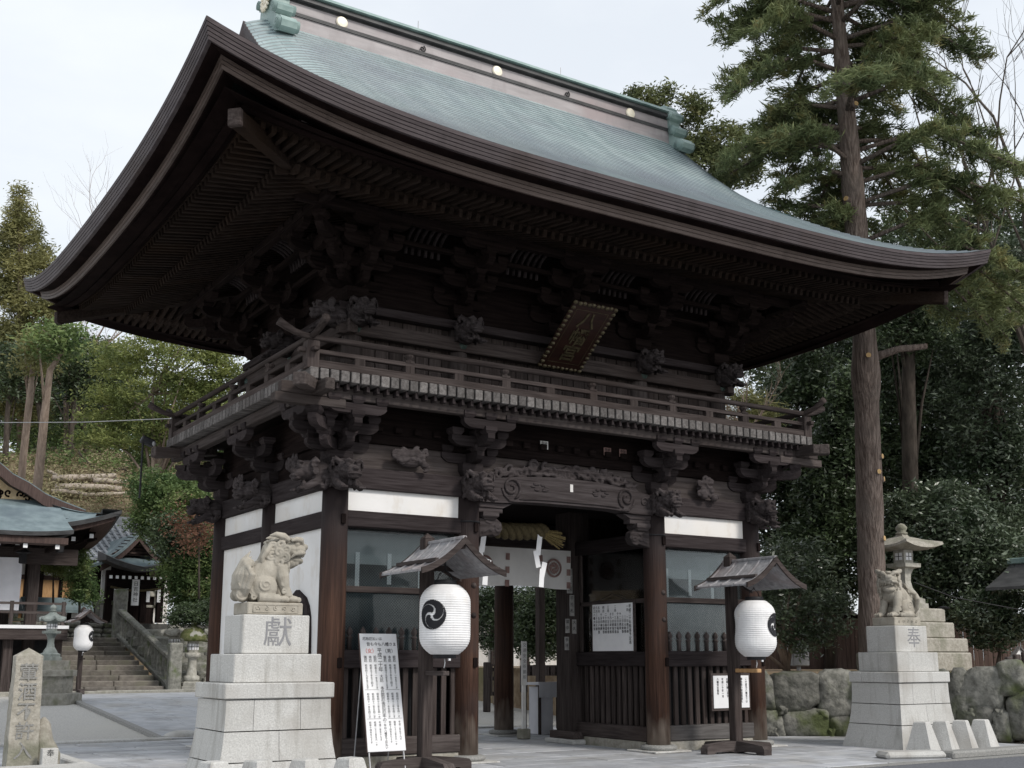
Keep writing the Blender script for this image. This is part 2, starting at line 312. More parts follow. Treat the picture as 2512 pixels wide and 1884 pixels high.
def text_mb(lines, size, ext=.002, space=1.0):
    """lettering as verts/faces in the x-z plane facing -y, its middle at the origin"""
    k = (lines, TXT_BOLD, space)
    if k not in _glyph:
        cu = bpy.data.curves.new('t', 'FONT'); cu.body = lines; cu.size = 1; cu.extrude = .5; cu.align_x = 'CENTER'; cu.align_y = 'CENTER'; cu.space_line = space; cu.resolution_u = 2; cu.offset = TXT_BOLD
        me = evaluated(bpy.data.objects.new('t', cu)); _glyph[k] = ([(v.co.x, -v.co.z*2, v.co.y) for v in me.vertices], [tuple(p.vertices) for p in me.polygons]); bpy.data.meshes.remove(me)
    vs, fs = _glyph[k]; return [(x*size, y*ext, z*size) for x, y, z in vs], fs
TXT_BOLD = 0.0
def put_text(mb, lines, size, m, ext=.002, space=1.0):
    vs, fs = text_mb(lines, size, ext, space); mb.add([m @ Vector(v) for v in vs], fs)
def spiral(c, r0, r1, turns, n=22, start=0, ax='y', lift=0, sgn=1):
    out = []
    for i in range(n+1):
        t = i/n; a = start+sgn*turns*2*math.pi*t; r = r0+(r1-r0)*t; u, w = r*math.cos(a), r*math.sin(a)
        out.append({'y': (c[0]+u, c[1]-lift*t, c[2]+w), 'x': (c[0], c[1]+u, c[2]+w), 'z': (c[0]+u, c[1]+w, c[2])}[ax])
    return out
# ================================================================== the gate
A_, B_, D_ = 4.256, 1.945, 5.05
YC = D_/2
G = thing('shrine_gate', 'two-storey dark timber shrine gate with balcony and sweeping green copper roof', 'gate', (0, 0, 0))
# ---- columns
CR = .205
cm = MB().lathe([(CR*1.0, .09), (CR*1.0, 1.5), (CR*.985, 3.2), (CR*.95, 4.47)], 24).mesh('column', True); cm.materials.append(M['column'])
bm_ = MB().lathe([(.24, .02), (.30, .03), (.325, .065), (.31, .10), (.25, .118)], 28).mesh('column_base', True); bm_.materials.append(M['granitecut'])
st_ = boxmesh('base_stone', (.80, .80, .03), 'granite', .008, (0, 0, .015))
bandm = MB().lathe([(.212, -.012), (.216, 0), (.212, .012)], 24).mesh('column_band', True); bandm.materials.append(M['black'])
peg = boxmesh('wedge', (.07, .05, .15), 'dark_z', .008)
for x in (-A_, -B_, B_, A_):
    for y in (0, YC, D_):
        if abs(x) == B_ and y == YC: continue
        c = inst('column', cm, G, (x, y, 0)); inst('column_base', bm_, c); inst('base_stone', st_, c)
        if abs(x) == B_ and y == 0: inst('column_band', bandm, c, (0, 0, 3.74))
        if y == 0:
            for z in (3.64, 1.52): inst('wedge', peg, c, (.05*(1 if x < 0 else 1), -CR-.005, z))
            if abs(x) == B_:
                for z in (2.72, 2.25):
                    s = MB().lathe([(.045, -.01), (.05, .0), (.03, .012), (.018, .03)], 8).mesh('nail_cover', True); s.materials.append(M['rail_z'])
                    inst('nail_cover', s, c, m=Matrix.Translation((.02, -CR, z)) @ Matrix.Rotation(R(90), 4, 'X'))
for x in (-B_, B_):
    wbox('door_post', (x-.24, YC-.24, .18), (x+.24, YC+.24, 4.4), 'rail', G, .015)
    MB().b2((x-.42, YC-.55, 0), (x+.42, YC+.4, .09), .02).build('post_plinth', 'granite', G)
    wbox('post_sill', (x-.33, YC-.42, .09), (x+.33, YC+.36, .23), 'rail', G, .015)
# ---- beams round the lower storey
def beam_run(p0, p1, z0, z1, w=.2, name='tie_beam', wd='beam'):
    x0, y0 = p0; x1, y1 = p1
    if abs(x1-x0) > abs(y1-y0): return wbox(name, (x0, y0-w/2, z0), (x1, y0+w/2, z1), wd, G, .014)
    return wbox(name, (x0-w/2, y0, z0), (x0+w/2, y1, z1), wd, G, .014)
e = CR-.05
bays_f = [(-A_+e, -B_-e), (B_+e, A_-e)]; bays_s = [(e, YC-e), (YC+e, D_-e)]
for a, b in bays_f:
    for y in (0, D_):
        beam_run((a, y), (b, y), 4.13, 4.46, .24); beam_run((a, y), (b, y), 3.54, 3.79, .22)
        MB().b2((a-.02, y-.05, 3.78), (b+.02, y+.05, 4.14)).build('plaster_panel', 'plaster', G)
for x in (-A_, A_):
    for a, b in bays_s:
        beam_run((x, a), (x, b), 4.13, 4.46, .24); beam_run((x, a), (x, b), 3.54, 3.79, .22)
        MB().b2((x-.05, a-.02, 3.78), (x+.05, b+.02, 4.14)).build('plaster_panel', 'plaster', G)
        MB().b2((x-.05, a-.02, .45), (x+.05, b+.02, 3.56)).build('plaster_wall', 'plaster', G)
        beam_run((x, a), (x, b), .18, .46, .2, 'ground_sill')
# bell-shaped window in the side wall, front half
def bell(yc, z0, w, h, k=1.0):
    L = []
    for t in [0, .2, .45, .62, .74, .84, .92, 1.0]:
        hw = w*(1.10-.16*t) if t < .7 else w*(.99-.02)*max(0, math.cos((t-.7)/.3*math.pi/2))**.55
        L.append((hw, z0+h*t))
    return [(yc-a, z) for a, z in L] + [(yc+a, z) for a, z in L[::-1][1:]]
for yc in (1.15,):
    po, pi_ = bell(yc, 1.02, .52, 1.62), bell(yc, 1.08, .42, 1.47)
    f = MB(); n = len(po)
    for xx in (-A_-.11,):
        f.add([(xx, *p) for p in po]+[(xx, *p) for p in pi_]+[(xx+.08, *p) for p in po]+[(xx+.08, *p) for p in pi_],
              [(i, i+1, n+i+1, n+i) for i in range(n-1)]+[(i, 2*n+i, 2*n+i+1, i+1) for i in range(n-1)]+[(n+i, n+i+1, 3*n+i+1, 3*n+i) for i in range(n-1)])
    kw = f.build('bell_window', 'beam_z', G)
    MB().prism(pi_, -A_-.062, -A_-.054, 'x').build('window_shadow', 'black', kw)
    for k in range(5): MB().b2((-A_-.085, yc-.34+k*.15, 1.08), (-A_-.066, yc-.30+k*.15, 2.38)).build('window_bar', 'dark_z', kw)
    wbox('window_sill', (-A_-.15, yc-.62, .95), (-A_-.03, yc+.62, 1.03), 'beam', G)
# ---- glazed and slatted bays
slat_m = boxmesh('slat', (.088, .05, 1.06), 'rail_z', .006)
slat_s = boxmesh('slat', (.05, .088, 1.06), 'rail_z', .006)
balm = MB().lathe([(.035, 0), (.035, .16), (.05, .175), (.052, .19), (.03, .20), (.026, .215), (.05, .245), (.048, .28), (.03, .31), (.008, .345)], 8).mesh('finial', True); balm.materials.append(M['grey_z'])
def wire_net(name, y, x0, x1, z0, z1, ax='x'):
    m = MB(); c = .045; w = .0017; H = z1-z0; Wd = x1-x0
    def P(u, z): return (x0+u, y, z0+z) if ax == 'x' else (y, x0+u, z0+z)
    for s in (1, -1):
        k = -H
        while k < Wd:
            a, b = max(0, k), min(Wd, k+H)
            if b > a:
                za, zb = a-k, b-k
                if s < 0: za, zb = H-za, H-zb
                m.add([P(a, za-w), P(b, zb-w), P(b, zb+w), P(a, za+w)], [(0, 1, 2, 3)])
            k += c
    o = m.build(name, 'wire', G); o['kind'] = 'stuff'; return o
for a, b in bays_f:
    wbox('mid_rail', (a, -.06, 2.56), (b, .05, 2.655), 'rail', G); wbox('waist_rail', (a, -.12, 1.44), (b, .10, 1.71), 'beam', G, .014)
    MB().b2((a, .10, 1.70), (b, .115, 3.55)).build('window_pane', 'glass', G)
    wire_net('wire_mesh', .03, a, b, 1.72, 2.56); wire_net('wire_mesh', .03, a, b, 2.66, 3.54)
    wbox('lower_sill', (a, -.13, .17), (b, .11, .43), 'pale' if a > 0 else 'grey', G, .014); MB().b2((a, -.1, .0), (b, .1, .165)).build('sill_stone', 'stone', G)
    MB().b2((a, .62, 1.5), (b, .64, 3.5)).build('inner_panel', 'teal', G); MB().b2((a, .34, 3.02), (b, .355, 3.52)).build('reflection_strip', 'glass_reflection', G)  # pale strip behind the panes imitates the sky reflection in their upper part
    for k in range(3): MB().b2((a+.35+k*.55, .31, 2.62+.1*(k % 2)), (a+.42+k*.55, .318, 3.2)).build('paper_tassel', 'paper', G)
    n = 12
    for k in range(n): inst('slat', slat_m, G, (a+(b-a)*(k+.5)/n, 0, .95))
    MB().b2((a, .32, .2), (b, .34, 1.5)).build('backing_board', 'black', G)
    for k in range(9): inst('finial', balm, G, (a+(b-a)*(k+.6)/9.2, -.02, 1.71))
    wbox('guard_back_wall', (a, 2.30, .2), (b, 2.36, 4.3), 'dark', G)
for x in (-B_, B_):
    s = 1 if x < 0 else -1
    wbox('waist_rail', (x-.1, .2, 1.44), (x+.12, YC-.2, 1.70), 'beam', G, .014)
    MB().b2((x-.01, .2, 1.70), (x+.01, YC-.2, 3.54)).build('window_pane', 'glass', G)
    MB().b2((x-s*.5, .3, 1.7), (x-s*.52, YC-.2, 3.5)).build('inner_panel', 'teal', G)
    wbox('frame_post', (x-.05, YC-.36, 1.7), (x+.06, YC-.28, 3.54), 'rail', G); wbox('mid_rail', (x-.05, .2, 2.56), (x+.05, YC-.3, 2.64), 'rail', G)
    wbox('tie_beam', (x-.11, .16, 3.54), (x+.11, YC-.2, 3.8), 'beam', G, .014); wbox('tie_beam', (x-.11, YC+.2, 3.54), (x+.11, D_-.16, 3.8), 'beam', G, .014)
    wbox('lower_sill', (x-.11, .2, .15), (x+.12, YC-.2, .40), 'rail', G, .014); MB().b2((x-.13, .2, 0), (x+.13, YC-.5, .147)).build('sill_stone', 'stone', G)
    for k in range(12): inst('slat', slat_s, G, (x, .27+k*.165, .92))
    MB().b2((x-s*.10, .2, .3), (x-s*.09, YC-.2, 1.45)).build('backing_board', 'dark_y', G)
wbox('tie_beam', (-B_+.2, YC-.12, 3.66), (B_-.2, YC+.12, 3.96), 'beam', G, .014)
wbox('tie_beam', (-B_+.16, D_-.12, 4.0), (B_-.16, D_+.12, 4.4), 'beam', G, .014)
MB().b2((-A_, .1, 4.50), (A_, D_-.1, 4.54)).build('passage_ceiling', 'dark_x', G)
# ---- rainbow beam with carved scrolls
def arch(x0, x1, f0, f1, n=24): return [(x0+(x1-x0)*i/n, f0(x0+(x1-x0)*i/n)) for i in range(n+1)]
top = lambda x: 4.40+.19*max(0, math.cos(min(1, abs(x)/1.85)*math.pi/2))**.7
bot = lambda x: 4.08 if abs(x) > 1.28 else 4.08+.055*(1-(abs(x)/1.28)**6)
poly = arch(-1.80, 1.80, top, top)+arch(1.80, -1.80, bot, bot)
RB = MB().prism(poly, -.17, .14, 'y').build('rainbow_beam', 'carve_x', G)
for s in (-1, 1):
    f = MB(); f.tube(spiral((s*1.20, -.178, 4.345), .03, .19, 1.5, 26, 1.2 if s > 0 else 1.94, 'y', 0, s), [.014]*4+[.026]*22+[.014], 7)
    f.tube([(s*1.385, -.175, 4.33), (s*1.34, -.175, 4.22), (s*1.24, -.175, 4.13), (s*1.08, -.175, 4.115)], [.02, .022, .022, .01], 6)
    f.tube(spiral((s*1.60, -.175, 4.30), .02, .105, 1.2, 18, 0.4 if s > 0 else 2.7, 'y', 0, -s), .017, 6)
    f.tube([(s*1.70, -.175, 4.32), (s*1.72, -.175, 4.24), (s*1.66, -.175, 4.19)], .016, 6)
    f.build('carved_scroll', 'carve_x', RB, True)
    f = MB(); rnd = random.Random(3)
    for k in range(9): f.ball((s*(.62+rnd.uniform(-.22, .22)), -.172, 4.40+rnd.uniform(-.06, .06)), (rnd.uniform(.03, .07), .018, rnd.uniform(.015, .03)), 8)
    f.build('carved_leaf', 'carve_x', RB, True)
f = MB(); f.tube([(x, -.175, 4.155+.035*(1-(abs(x)/1.1)**4)) for x in [-1.05+.105*i for i in range(21)]], [.006]+[.018]*19+[.006], 6); f.build('carved_groove', 'carve_x', RB, True)
MB().box((.02, -.172, 4.43), (.06, .006, .13)).build('paper_slip', 'cloth', RB)
# ---- carved frieze of waves over the beam
f = MB(); rnd = random.Random(11)
def frz(x): return 4.44+.42*(1-(abs(x)/1.74)**3)
f.prism(arch(-1.66, 1.66, lambda x: frz(x)-.05, None)+arch(1.66, -1.66, lambda x: top(x)-.02, None), -.02, .1, 'y')
for k in range(34):
    x = -1.5+3.0*k/33+rnd.uniform(-.04, .04); z = rnd.uniform(top(x)+.04, max(top(x)+.05, frz(x)-.04)); r = rnd.uniform(.07, .13)
    f.tube(spiral((x, -.04, z), .015, r, rnd.uniform(.8, 1.4), 14, rnd.uniform(0, 6), 'y', .05, rnd.choice((-1, 1))), [.014]+[.034]*12+[.026, .012], 7)
for k in range(8):
    x0 = rnd.uniform(-1.4, 1.0); pts = [(x0+.1*i, -.06-.03*math.sin(i), top(x0+.1*i)+.10+.06*math.sin(i*1.1+k)) for i in range(8)]
    pts = [p for p in pts if p[2] < frz(p[0])+.01]
    if len(pts) > 3: f.tube(pts, [.015]+[.032]*(len(pts)-2)+[.012], 6)
fz = remesh(f, 'carved_frieze', .014, 'carve_x', 1); link('carved_frieze', fz, G)
# ---- carved lions
def lion_head_mesh():
    f = MB(); rnd = random.Random(5)
    f.ball((0, .10, -.02), (.20, .24, .22), 14); f.ball((0, -.12, .05), (.175, .17, .16), 14); f.ball((0, -.27, -.01), (.125, .10, .085), 12)
    f.ball((0, -.30, -.085), (.10, .07, .035), 10); f.ball((0, -.365, .03), (.055, .04, .035), 8); f.tube([(-.11, -.34, -.05), (-.04, -.375, -.042), (.04, -.375, -.042), (.11, -.34, -.05)], .016, 6)
    for s in (-1, 1):
        f.ball((s*.075, -.27, .10), (.045, .04, .042), 8); f.tube([(s*.02, -.29, .125), (s*.08, -.30, .165), (s*.14, -.24, .15)], [.022, .03, .018], 6)
        f.tube([(s*.14, -.10, .15), (s*.20, -.08, .20), (s*.235, -.05, .15), (s*.21, -.06, .09)], [.05, .045, .035, .015], 6)
        f.tube([(s*.13, .02, -.10), (s*.15, -.16, -.20), (s*.14, -.24, -.235)], [.075, .06, .055], 8)
        for q in (-1, 0, 1): f.ball((s*.14+q*.04, -.285, -.235), (.024, .04, .03), 6)
        for k in range(9):
            a = rnd.uniform(-.6, 1.5); c = (s*(.17+.05*rnd.random()), rnd.uniform(-.1, .16), -.08+.24*math.sin(a))
            f.tube(spiral(c, .008, rnd.uniform(.04, .065), 1.4, 14, rnd.uniform(0, 6), 'x', 0, s), [.01]+[.018]*12+[.016, .008], 5)
    for k in range(9): f.tube(spiral((rnd.uniform(-.12, .12), -.05+.03*rnd.random(), .20-.01*k*.2), .008, .05, 1.2, 12, rnd.uniform(0, 6), 'z', 0), .017, 5)
    for k in range(5): f.ball((rnd.uniform(-.10, .10), -.20, -.14-.03*rnd.random()), (.035, .04, .045), 6)
    return remesh(f, 'lion_carving', .0125, 'carve_x', 1)
LH = lion_head_mesh()
for x in (-A_, -B_, B_, A_): inst('lion_carving', LH, G, (x, -.34, 4.30), 0, 1.02)
for y in (0, YC, D_): inst('lion_carving', LH, G, (-A_-.34, y, 4.30), -R(90), 1.02)
inst('lion_carving', LH, G, (A_+.34, 0, 4.30), R(90), 1.02)
# kneeling-figure carvings between the columns
def knot_mesh(seed, w=.26, h=.15):
    f = MB(); rnd = random.Random(seed)
    f.ball((0, 0, 0), (w*.8, .08, h*.7), 12)
    for k in range(16):
        c = (rnd.uniform(-w, w)*.85, -.05-.03*rnd.random(), rnd.uniform(-h, h)*.8)
        f.tube(spiral(c, .01, rnd.uniform(.04, .08), 1.2, 14, rnd.uniform(0, 6), 'y', .01, rnd.choice((-1, 1))), [.01]+[.022]*12+[.02, .01], 6)
    for k in range(7): f.ball((rnd.uniform(-w, w)*.8, -.07, rnd.uniform(-h, h)*.8), (rnd.uniform(.04, .08), .05, rnd.uniform(.03, .06)), 8)
    return remesh(f, 'carving', .013, 'carve_x', 1)
KN = [knot_mesh(21), knot_mesh(22, .2, .19)]
inst('bay_carving', KN[0], G, (-3.08, -.14, 4.64), 0, 1.2); inst('bay_carving', KN[1], G, (3.06, -.14, 4.66), 0, 1.2)
for y in (YC*.5, YC*1.5): inst('bay_carving', KN[0], G, (-A_-.14, y, 4.63), -R(90))
# dragon-nose corbels and shoulder brackets either side of the opening
f = MB(); f.prism([(0, .16), (.34, .16), (.42, .10), (.44, .0), (.38, -.10), (.30, -.13), (.24, -.10), (.14, -.13), (0, -.15)], -.08, .08, 'y')
for s in (-1, 1):
    f.tube(spiral((.34, s*.085, .0), .015, .07, 1.4, 16, 0, 'y'), .018, 6); f.tube([(.05, s*.085, -.08), (.16, s*.085, -.02), (.22, s*.085, .07), (.12, s*.085, .11)], .018, 6); f.ball((.21, s*.085, -.02), (.05, .03, .035), 8)
CN = remesh(f, 'nose_carving', .012, 'carve_x', 1)
def masu_mb(m, c, w=.24, h=.15, tp=.70):
    x, y, z = c; a, b = w/2, w/2*tp
    vs = [(x+sx*b, y+sy*b, z) for sx, sy in ((-1, -1), (1, -1), (1, 1), (-1, 1))]+[(x+sx*a, y+sy*a, z+h*.45) for sx, sy in ((-1, -1), (1, -1), (1, 1), (-1, 1))]+[(x+sx*a, y+sy*a, z+h) for sx, sy in ((-1, -1), (1, -1), (1, 1), (-1, 1))]
    fs = [(3, 2, 1, 0), (8, 9, 10, 11)]+[(l*4+i, l*4+(i+1) % 4, l*4+4+(i+1) % 4, l*4+4+i) for l in (0, 1) for i in range(4)]
    return m.add(vs, fs)
for s in (-1, 1):
    o = inst('nose_carving', CN, G, (s*-B_+s*.18, -.02, 3.66), 0, (s, 1, 1))
    f = MB(); masu_mb(f, (s*-B_+s*.36, -.02, 3.80), .30, .12); f.b2((s*-B_+s*.16, -.10, 3.92), (s*-B_+s*.62, .08, 4.0)); f.prism([(s*-B_+s*.16, 4.0), (s*-B_+s*.62, 4.0), (s*-B_+s*.78, 4.075), (s*-B_+s*.16, 4.075)], -.12, .10, 'y')
    f.build('shoulder_bracket', 'carve_x', G)
# ---- bracket sets
_arm = {}
def arm_mesh(L, h=.17, w=.13, wd='beam', half=False):
    k = (round(L, 2), h, w, wd, half)
    if k not in _arm:
        c = min(.16, L*.4); pr = [(L/2, h), (L/2, h*.55), (L/2-c*.25, h*.28), (L/2-c*.6, h*.08), (L/2-c, 0)]
        lf = [(-L/2, 0), (-L/2, h)] if half else [(-x, z) for x, z in pr[::-1]]
        me = MB().prism(pr+lf, -w/2, w/2, 'y').mesh('bracket_arm'); me.materials.append(M[wd+'_x']); _arm[k] = me
    return _arm[k]
_blk = {}
def blk_mesh(w, h, wd):
    k = (w, h, wd)
    if k not in _blk:
        me = masu_mb(MB(), (0, 0, 0), w, h).mesh('bearing_block'); me.materials.append(M[wd+'_x']); _blk[k] = me
    return _blk[k]
def bracket_set(x, y, z0, outs, steps, s, dz, wd, lat=True):
    f = masu_mb(MB(), (x, y, z0), .38, .21).build('bracket_set', wd+'_x', G)
    bl = blk_mesh(.21, .11, wd)
    for oi, (ox, oy) in enumerate(outs):
        dg = abs(ox*oy) > .1; ln = math.hypot(ox, oy); ang = math.atan2(oy, ox); q = 1.41 if dg else 1
        for k in range(steps):
            z = z0+.21+k*dz; reach = (k+1)*s*q+.10; L = reach+.2
            cx = (reach-.2)/2; ux, uy = ox/ln, oy/ln
            o = inst('bracket_arm', arm_mesh(L, .17, .13+.002*oi, wd, True), f, (x+ux*cx, y+uy*cx, z+.001*oi), ang)
            inst('bearing_block', bl, f, (x+ux*(k+1)*s*q, y+uy*(k+1)*s*q, z+.17), ang)
            if lat and not dg:
                px, py = x+ux*k*s, y+uy*k*s; LL = 1.02-.0*k
                inst('bracket_arm', arm_mesh(LL, .165, .124, wd), f, (px, py, z+.004), ang+math.pi/2)
                for t in (-.42, 0, .42):
                    if t or k: inst('bearing_block', bl, f, (px-uy*t, py+ux*t, z+.17), ang)
        if lat and not dg:
            k = steps; px, py = x+ox*k*s, y+oy*k*s; z = z0+.21+k*dz
            inst('bracket_arm', arm_mesh(.96, .15, .124, wd), f, (px, py, z+.004), ang+math.pi/2)
            for t in (-.39, 0, .39): inst('bearing_block', bl, f, (px-uy*t, py+ux*t, z+.155), ang)
    return f
Z1 = 4.47
for x in (-A_, -B_, B_, A_):
    bracket_set(x, 0, Z1, [(0, -1)] + ([(-1, 0), (-1, -1)] if x == -A_ else [(1, 0), (1, -1)] if x == A_ else []), 2, .33, .235, 'beam')
bracket_set(-A_, YC, Z1, [(-1, 0)], 2, .33, .235, 'beam'); bracket_set(-A_, D_, Z1, [(-1, 0), (-1, 1)], 2, .33, .235, 'beam')
bracket_set(A_, YC, Z1, [(1, 0)], 2, .33, .235, 'beam')
for y in (0, D_): wbox('frieze_beam', (-A_-.2, y-.07, 4.86), (A_+.2, y+.07, 5.02), 'dark', G); wbox('frieze_board', (-A_, y-.02, 4.46), (A_, y+.02, 4.86), 'grey' if y == 0 else 'dark', G)
for x in (-A_, A_): wbox('frieze_beam', (x-.07, -.2, 4.861), (x+.07, D_+.2, 5.021), 'dark', G); wbox('frieze_board', (x-.02, 0, 4.46), (x+.02, D_, 4.86), 'dark', G)
small_arm = boxmesh('small_block', (.13, .08, .10), 'dark_x', .01)
for k in range(24): inst('small_block', small_arm, G, (-3.95+k*.3435, -.10, 5.10))
wbox('wall_plate', (-A_-.1, -.06, 5.02), (A_+.1, .06, 5.5), 'dark', G); wbox('wall_plate', (-A_-.06, -.1, 5.02), (-A_+.06, D_+.1, 5.501), 'dark', G)
OB = .66
for (a, b) in (((-A_-OB-.55, -OB), (A_+OB+.55, -OB)), ((-A_-OB-.55, D_+OB), (A_+OB+.55, D_+OB))): wbox('balcony_beam', (a[0], a[1]-.075, 5.34), (b[0], b[1]+.075, 5.515), 'grey', G, .012)
for x in (-A_-OB, A_+OB): wbox('balcony_beam', (x-.075, -OB-.55, 5.343), (x+.075, D_+OB+.55, 5.518), 'grey', G, .012)
# ---- balcony
BX, BY0, BY1 = 5.14, -.90, 5.95
BF = MB().b2((-BX+.06, BY0+.06, 5.60), (BX-.06, BY1-.06, 5.69)).build('balcony_floor', 'dark_x', G)
je = boxmesh('floor_joist', (.132, .55, .165), 'pale_y', .008); je2 = boxmesh('floor_joist', (.55, .132, .165), 'pale_x', .008)
n = 63
for k in range(n): inst('floor_joist', je, BF, (-BX+.09+(2*BX-.18)*k/(n-1), BY0+.245+random.uniform(-.006, .006), 5.635+random.uniform(-.004, .004)))
n = 41
for s in (-1, 1):
    for k in range(n): inst('floor_joist', je2, BF, (s*(BX-.245), BY0+.28+(BY1-BY0-.3)*k/(n-1), 5.635+random.uniform(-.004, .004)))
sj = boxmesh('sub_joist', (.05, .32, .09), 'beam_y', .006)
for k in range(62): inst('sub_joist', sj, BF, (-BX+.17+(2*BX-.34)*k/61, BY0+.20, 5.50))
for sx in (-1, 1):   # projecting corner timbers
    for sy, yy in ((-1, BY0), (1, BY1)):
        MB().bar((sx*(BX-.7), yy-sy*.7, 5.47), (sx*(BX+.22), yy+sy*.22, 5.47), .2, .19, .015).build('corner_timber', 'grey_x', BF)
for sx in (-1, 1):
    MB().b2((sx*(A_+.2), -OB-.08, 5.20), (sx*(BX+.42), -OB+.09, 5.335), .01).build('beam_end', 'grey_x', G)
RL = MB().b2((-BX-.02, BY0+.02, 5.722), (BX+.02, BY0+.16, 5.845), .012).build('railing_base', 'rail_x', G)
for a, b in (((-BX+.02, BY0+.0, 5.72), (-BX+.14, BY1, 5.842)), ((BX-.14, BY0, 5.72), (BX-.02, BY1, 5.842)), ((-BX, BY1-.14, 5.718), (BX, BY1-.02, 5.84))): wbox('railing_base', a, b, 'rail', G)
# front, sides, back: rails and posts
yf, xs = BY0+.09, BX-.08
wbox('middle_rail', (-BX-.12, yf-.045, 5.945), (BX+.12, yf+.045, 6.01), 'rail', G)
for s in (-1, 1): wbox('middle_rail', (s*xs-.045, BY0-.12, 5.947), (s*xs+.045, BY1+.12, 6.012), 'rail', G)
wbox('middle_rail', (-BX-.1, BY1-.13, 5.943), (BX+.1, BY1-.04, 6.008), 'rail', G)
def hand(a, b):
    a, b = Vector(a), Vector(b); d = (b-a).normalized(); P = []
    for t, h in ((-.52, .165), (-.40, .105), (-.26, .045), (-.12, .012)): P.append(a+d*t+Vector((0, 0, h)))
    P += [a, b]
    for t, h in ((.12, .012), (.26, .045), (.40, .105), (.52, .165)): P.append(b+d*t+Vector((0, 0, h)))
    MB().tube(P, [.062, .056]+[.048]*(len(P)-4)+[.056, .062], 10).build('hand_rail', 'rail_'+('x' if abs(d.x) > .5 else 'y'), G, True)
hand((-xs, yf, 6.185), (xs, yf, 6.185)); hand((-xs, yf, 6.20), (-xs, BY1-.09, 6.20)); hand((xs, yf, 6.20), (xs, BY1-.09, 6.20)); hand((-xs, BY1-.09, 6.185), (xs, BY1-.09, 6.185))
pm = MB().b2((-.075, -.06, 5.84), (.075, .06, 5.95)).b2((-.075, -.055, 6.0), (.075, .055, 6.035)).lathe([(.05, 6.03), (.045, 6.06), (.075, 6.10), (.075, 6.13)], 10).mesh('railing_post'); pm.materials.append(M['rail_z'])
sm = boxmesh('railing_strut', (.17, .10, .11), 'rail_z', .005, (0, 0, 5.893)); cp = MB().b2((-.095, -.095, 5.7), (.095, .095, 6.12), .01).mesh('corner_post'); cp.materials.append(M['rail_z'])
xsn = [-3.47, -1.735, 0, 1.735, 3.47]
for x in xsn: inst('railing_post', pm, G, (x, yf, 0))
for x in [-4.3, -2.6, -.87, .87, 2.6, 4.3]: inst('railing_strut', sm, G, (x, yf, 0))
for s in (-1, 1):
    for k in range(3): inst('railing_post', pm, G, (s*xs, BY0+1.75+k*1.7, 0), R(90))
    for k in range(4): inst('railing_strut', sm, G, (s*xs, BY0+.9+k*1.7, 0), R(90))
    for y in (yf, BY1-.09): inst('corner_post', cp, G, (s*xs, y, 0))
for x in xsn: inst('railing_post', pm, G, (x, BY1-.085, 0))
# ---- upper storey
UX, UY0, UY1 = 3.90, .35, 4.70
um = MB().lathe([(.165, 5.69), (.16, 7.12)], 16).mesh('upper_column', True); um.materials.append(M['grey_z'])
for x in (-UX, -B_, B_, UX):
    for y in (UY0, UY1): inst('upper_column', um, G, (x, y, 0))
inst('upper_column', um, G, (-UX, YC, 0)); inst('upper_column', um, G, (UX, YC, 0))
bd = boxmesh('wall_board', (.235, .03, 1.45), 'rail_z', .006); 
for k in range(32): inst('wall_board', bd, G, (-3.83+k*.247, UY0+.06+.006*(k % 2), 6.42))
bd2 = boxmesh('wall_board', (.03, .235, 1.45), 'rail_z', .006)
for k in range(18): inst('wall_board', bd2, G, (-UX+.06, UY0+.1+k*.247, 6.42)); inst('wall_board', bd2, G, (UX-.06, UY0+.1+k*.247, 6.42))
for a, b in (((-UX-.30, UY0-.19, 6.63), (UX+.30, UY0-.03, 6.86)), ((-UX-.30, UY1+.03, 6.63), (UX+.30, UY1+.19, 6.86)), ((-UX-.19, UY0-.30, 6.632), (-UX-.03, UY1+.3, 6.862)), ((UX+.03, UY0-.30, 6.632), (UX+.19, UY1+.3, 6.862)),
             ((-UX-.3, UY0-.17, 7.02), (UX+.3, UY0+.1, 7.16)), ((-UX-.17, UY0-.3, 7.021), (-UX+.1, UY1+.3, 7.161)), ((UX-.1, UY0-.3, 7.021), (UX+.17, UY1+.3, 7.161)), ((-UX-.2, UY0-.13, 5.69), (UX+.2, UY0-.02, 5.92)), ((-UX-.13, UY0-.2, 5.69), (-UX-.02, UY1+.2, 5.921))):
    wbox('wall_beam', a, b, 'rail' if a[2] < 6.7 and a[2] > 6 else 'beam', G, .012)
hx = MB().lathe([(.075, -.02), (.08, .0), (.06, .012), (.03, .03)], 6).mesh('nail_cover'); hx.materials.append(M['green'])
for x in (-UX, -B_, B_, UX): inst('nail_cover', hx, G, m=Matrix.Translation((x, UY0-.19, 6.745)) @ Matrix.Rotation(R(90), 4, 'X'))
for y in (UY0, YC, UY1): inst('nail_cover', hx, G, m=Matrix.Translation((-UX-.19, y, 6.745)) @ Matrix.Rotation(R(-90), 4, 'Y'))
for x in (-UX, -B_, B_, UX): inst('lion_carving', LH, G, (x, UY0-.36, 6.96), 0, .95)
for y in (UY0, YC): inst('lion_carving', LH, G, (-UX-.36, y, 6.96), -R(90), .95)
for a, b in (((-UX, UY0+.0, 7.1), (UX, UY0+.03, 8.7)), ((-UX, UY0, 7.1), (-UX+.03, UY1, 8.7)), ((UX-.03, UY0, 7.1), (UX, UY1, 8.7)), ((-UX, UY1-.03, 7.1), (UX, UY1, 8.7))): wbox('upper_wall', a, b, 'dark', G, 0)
Z2 = 7.22
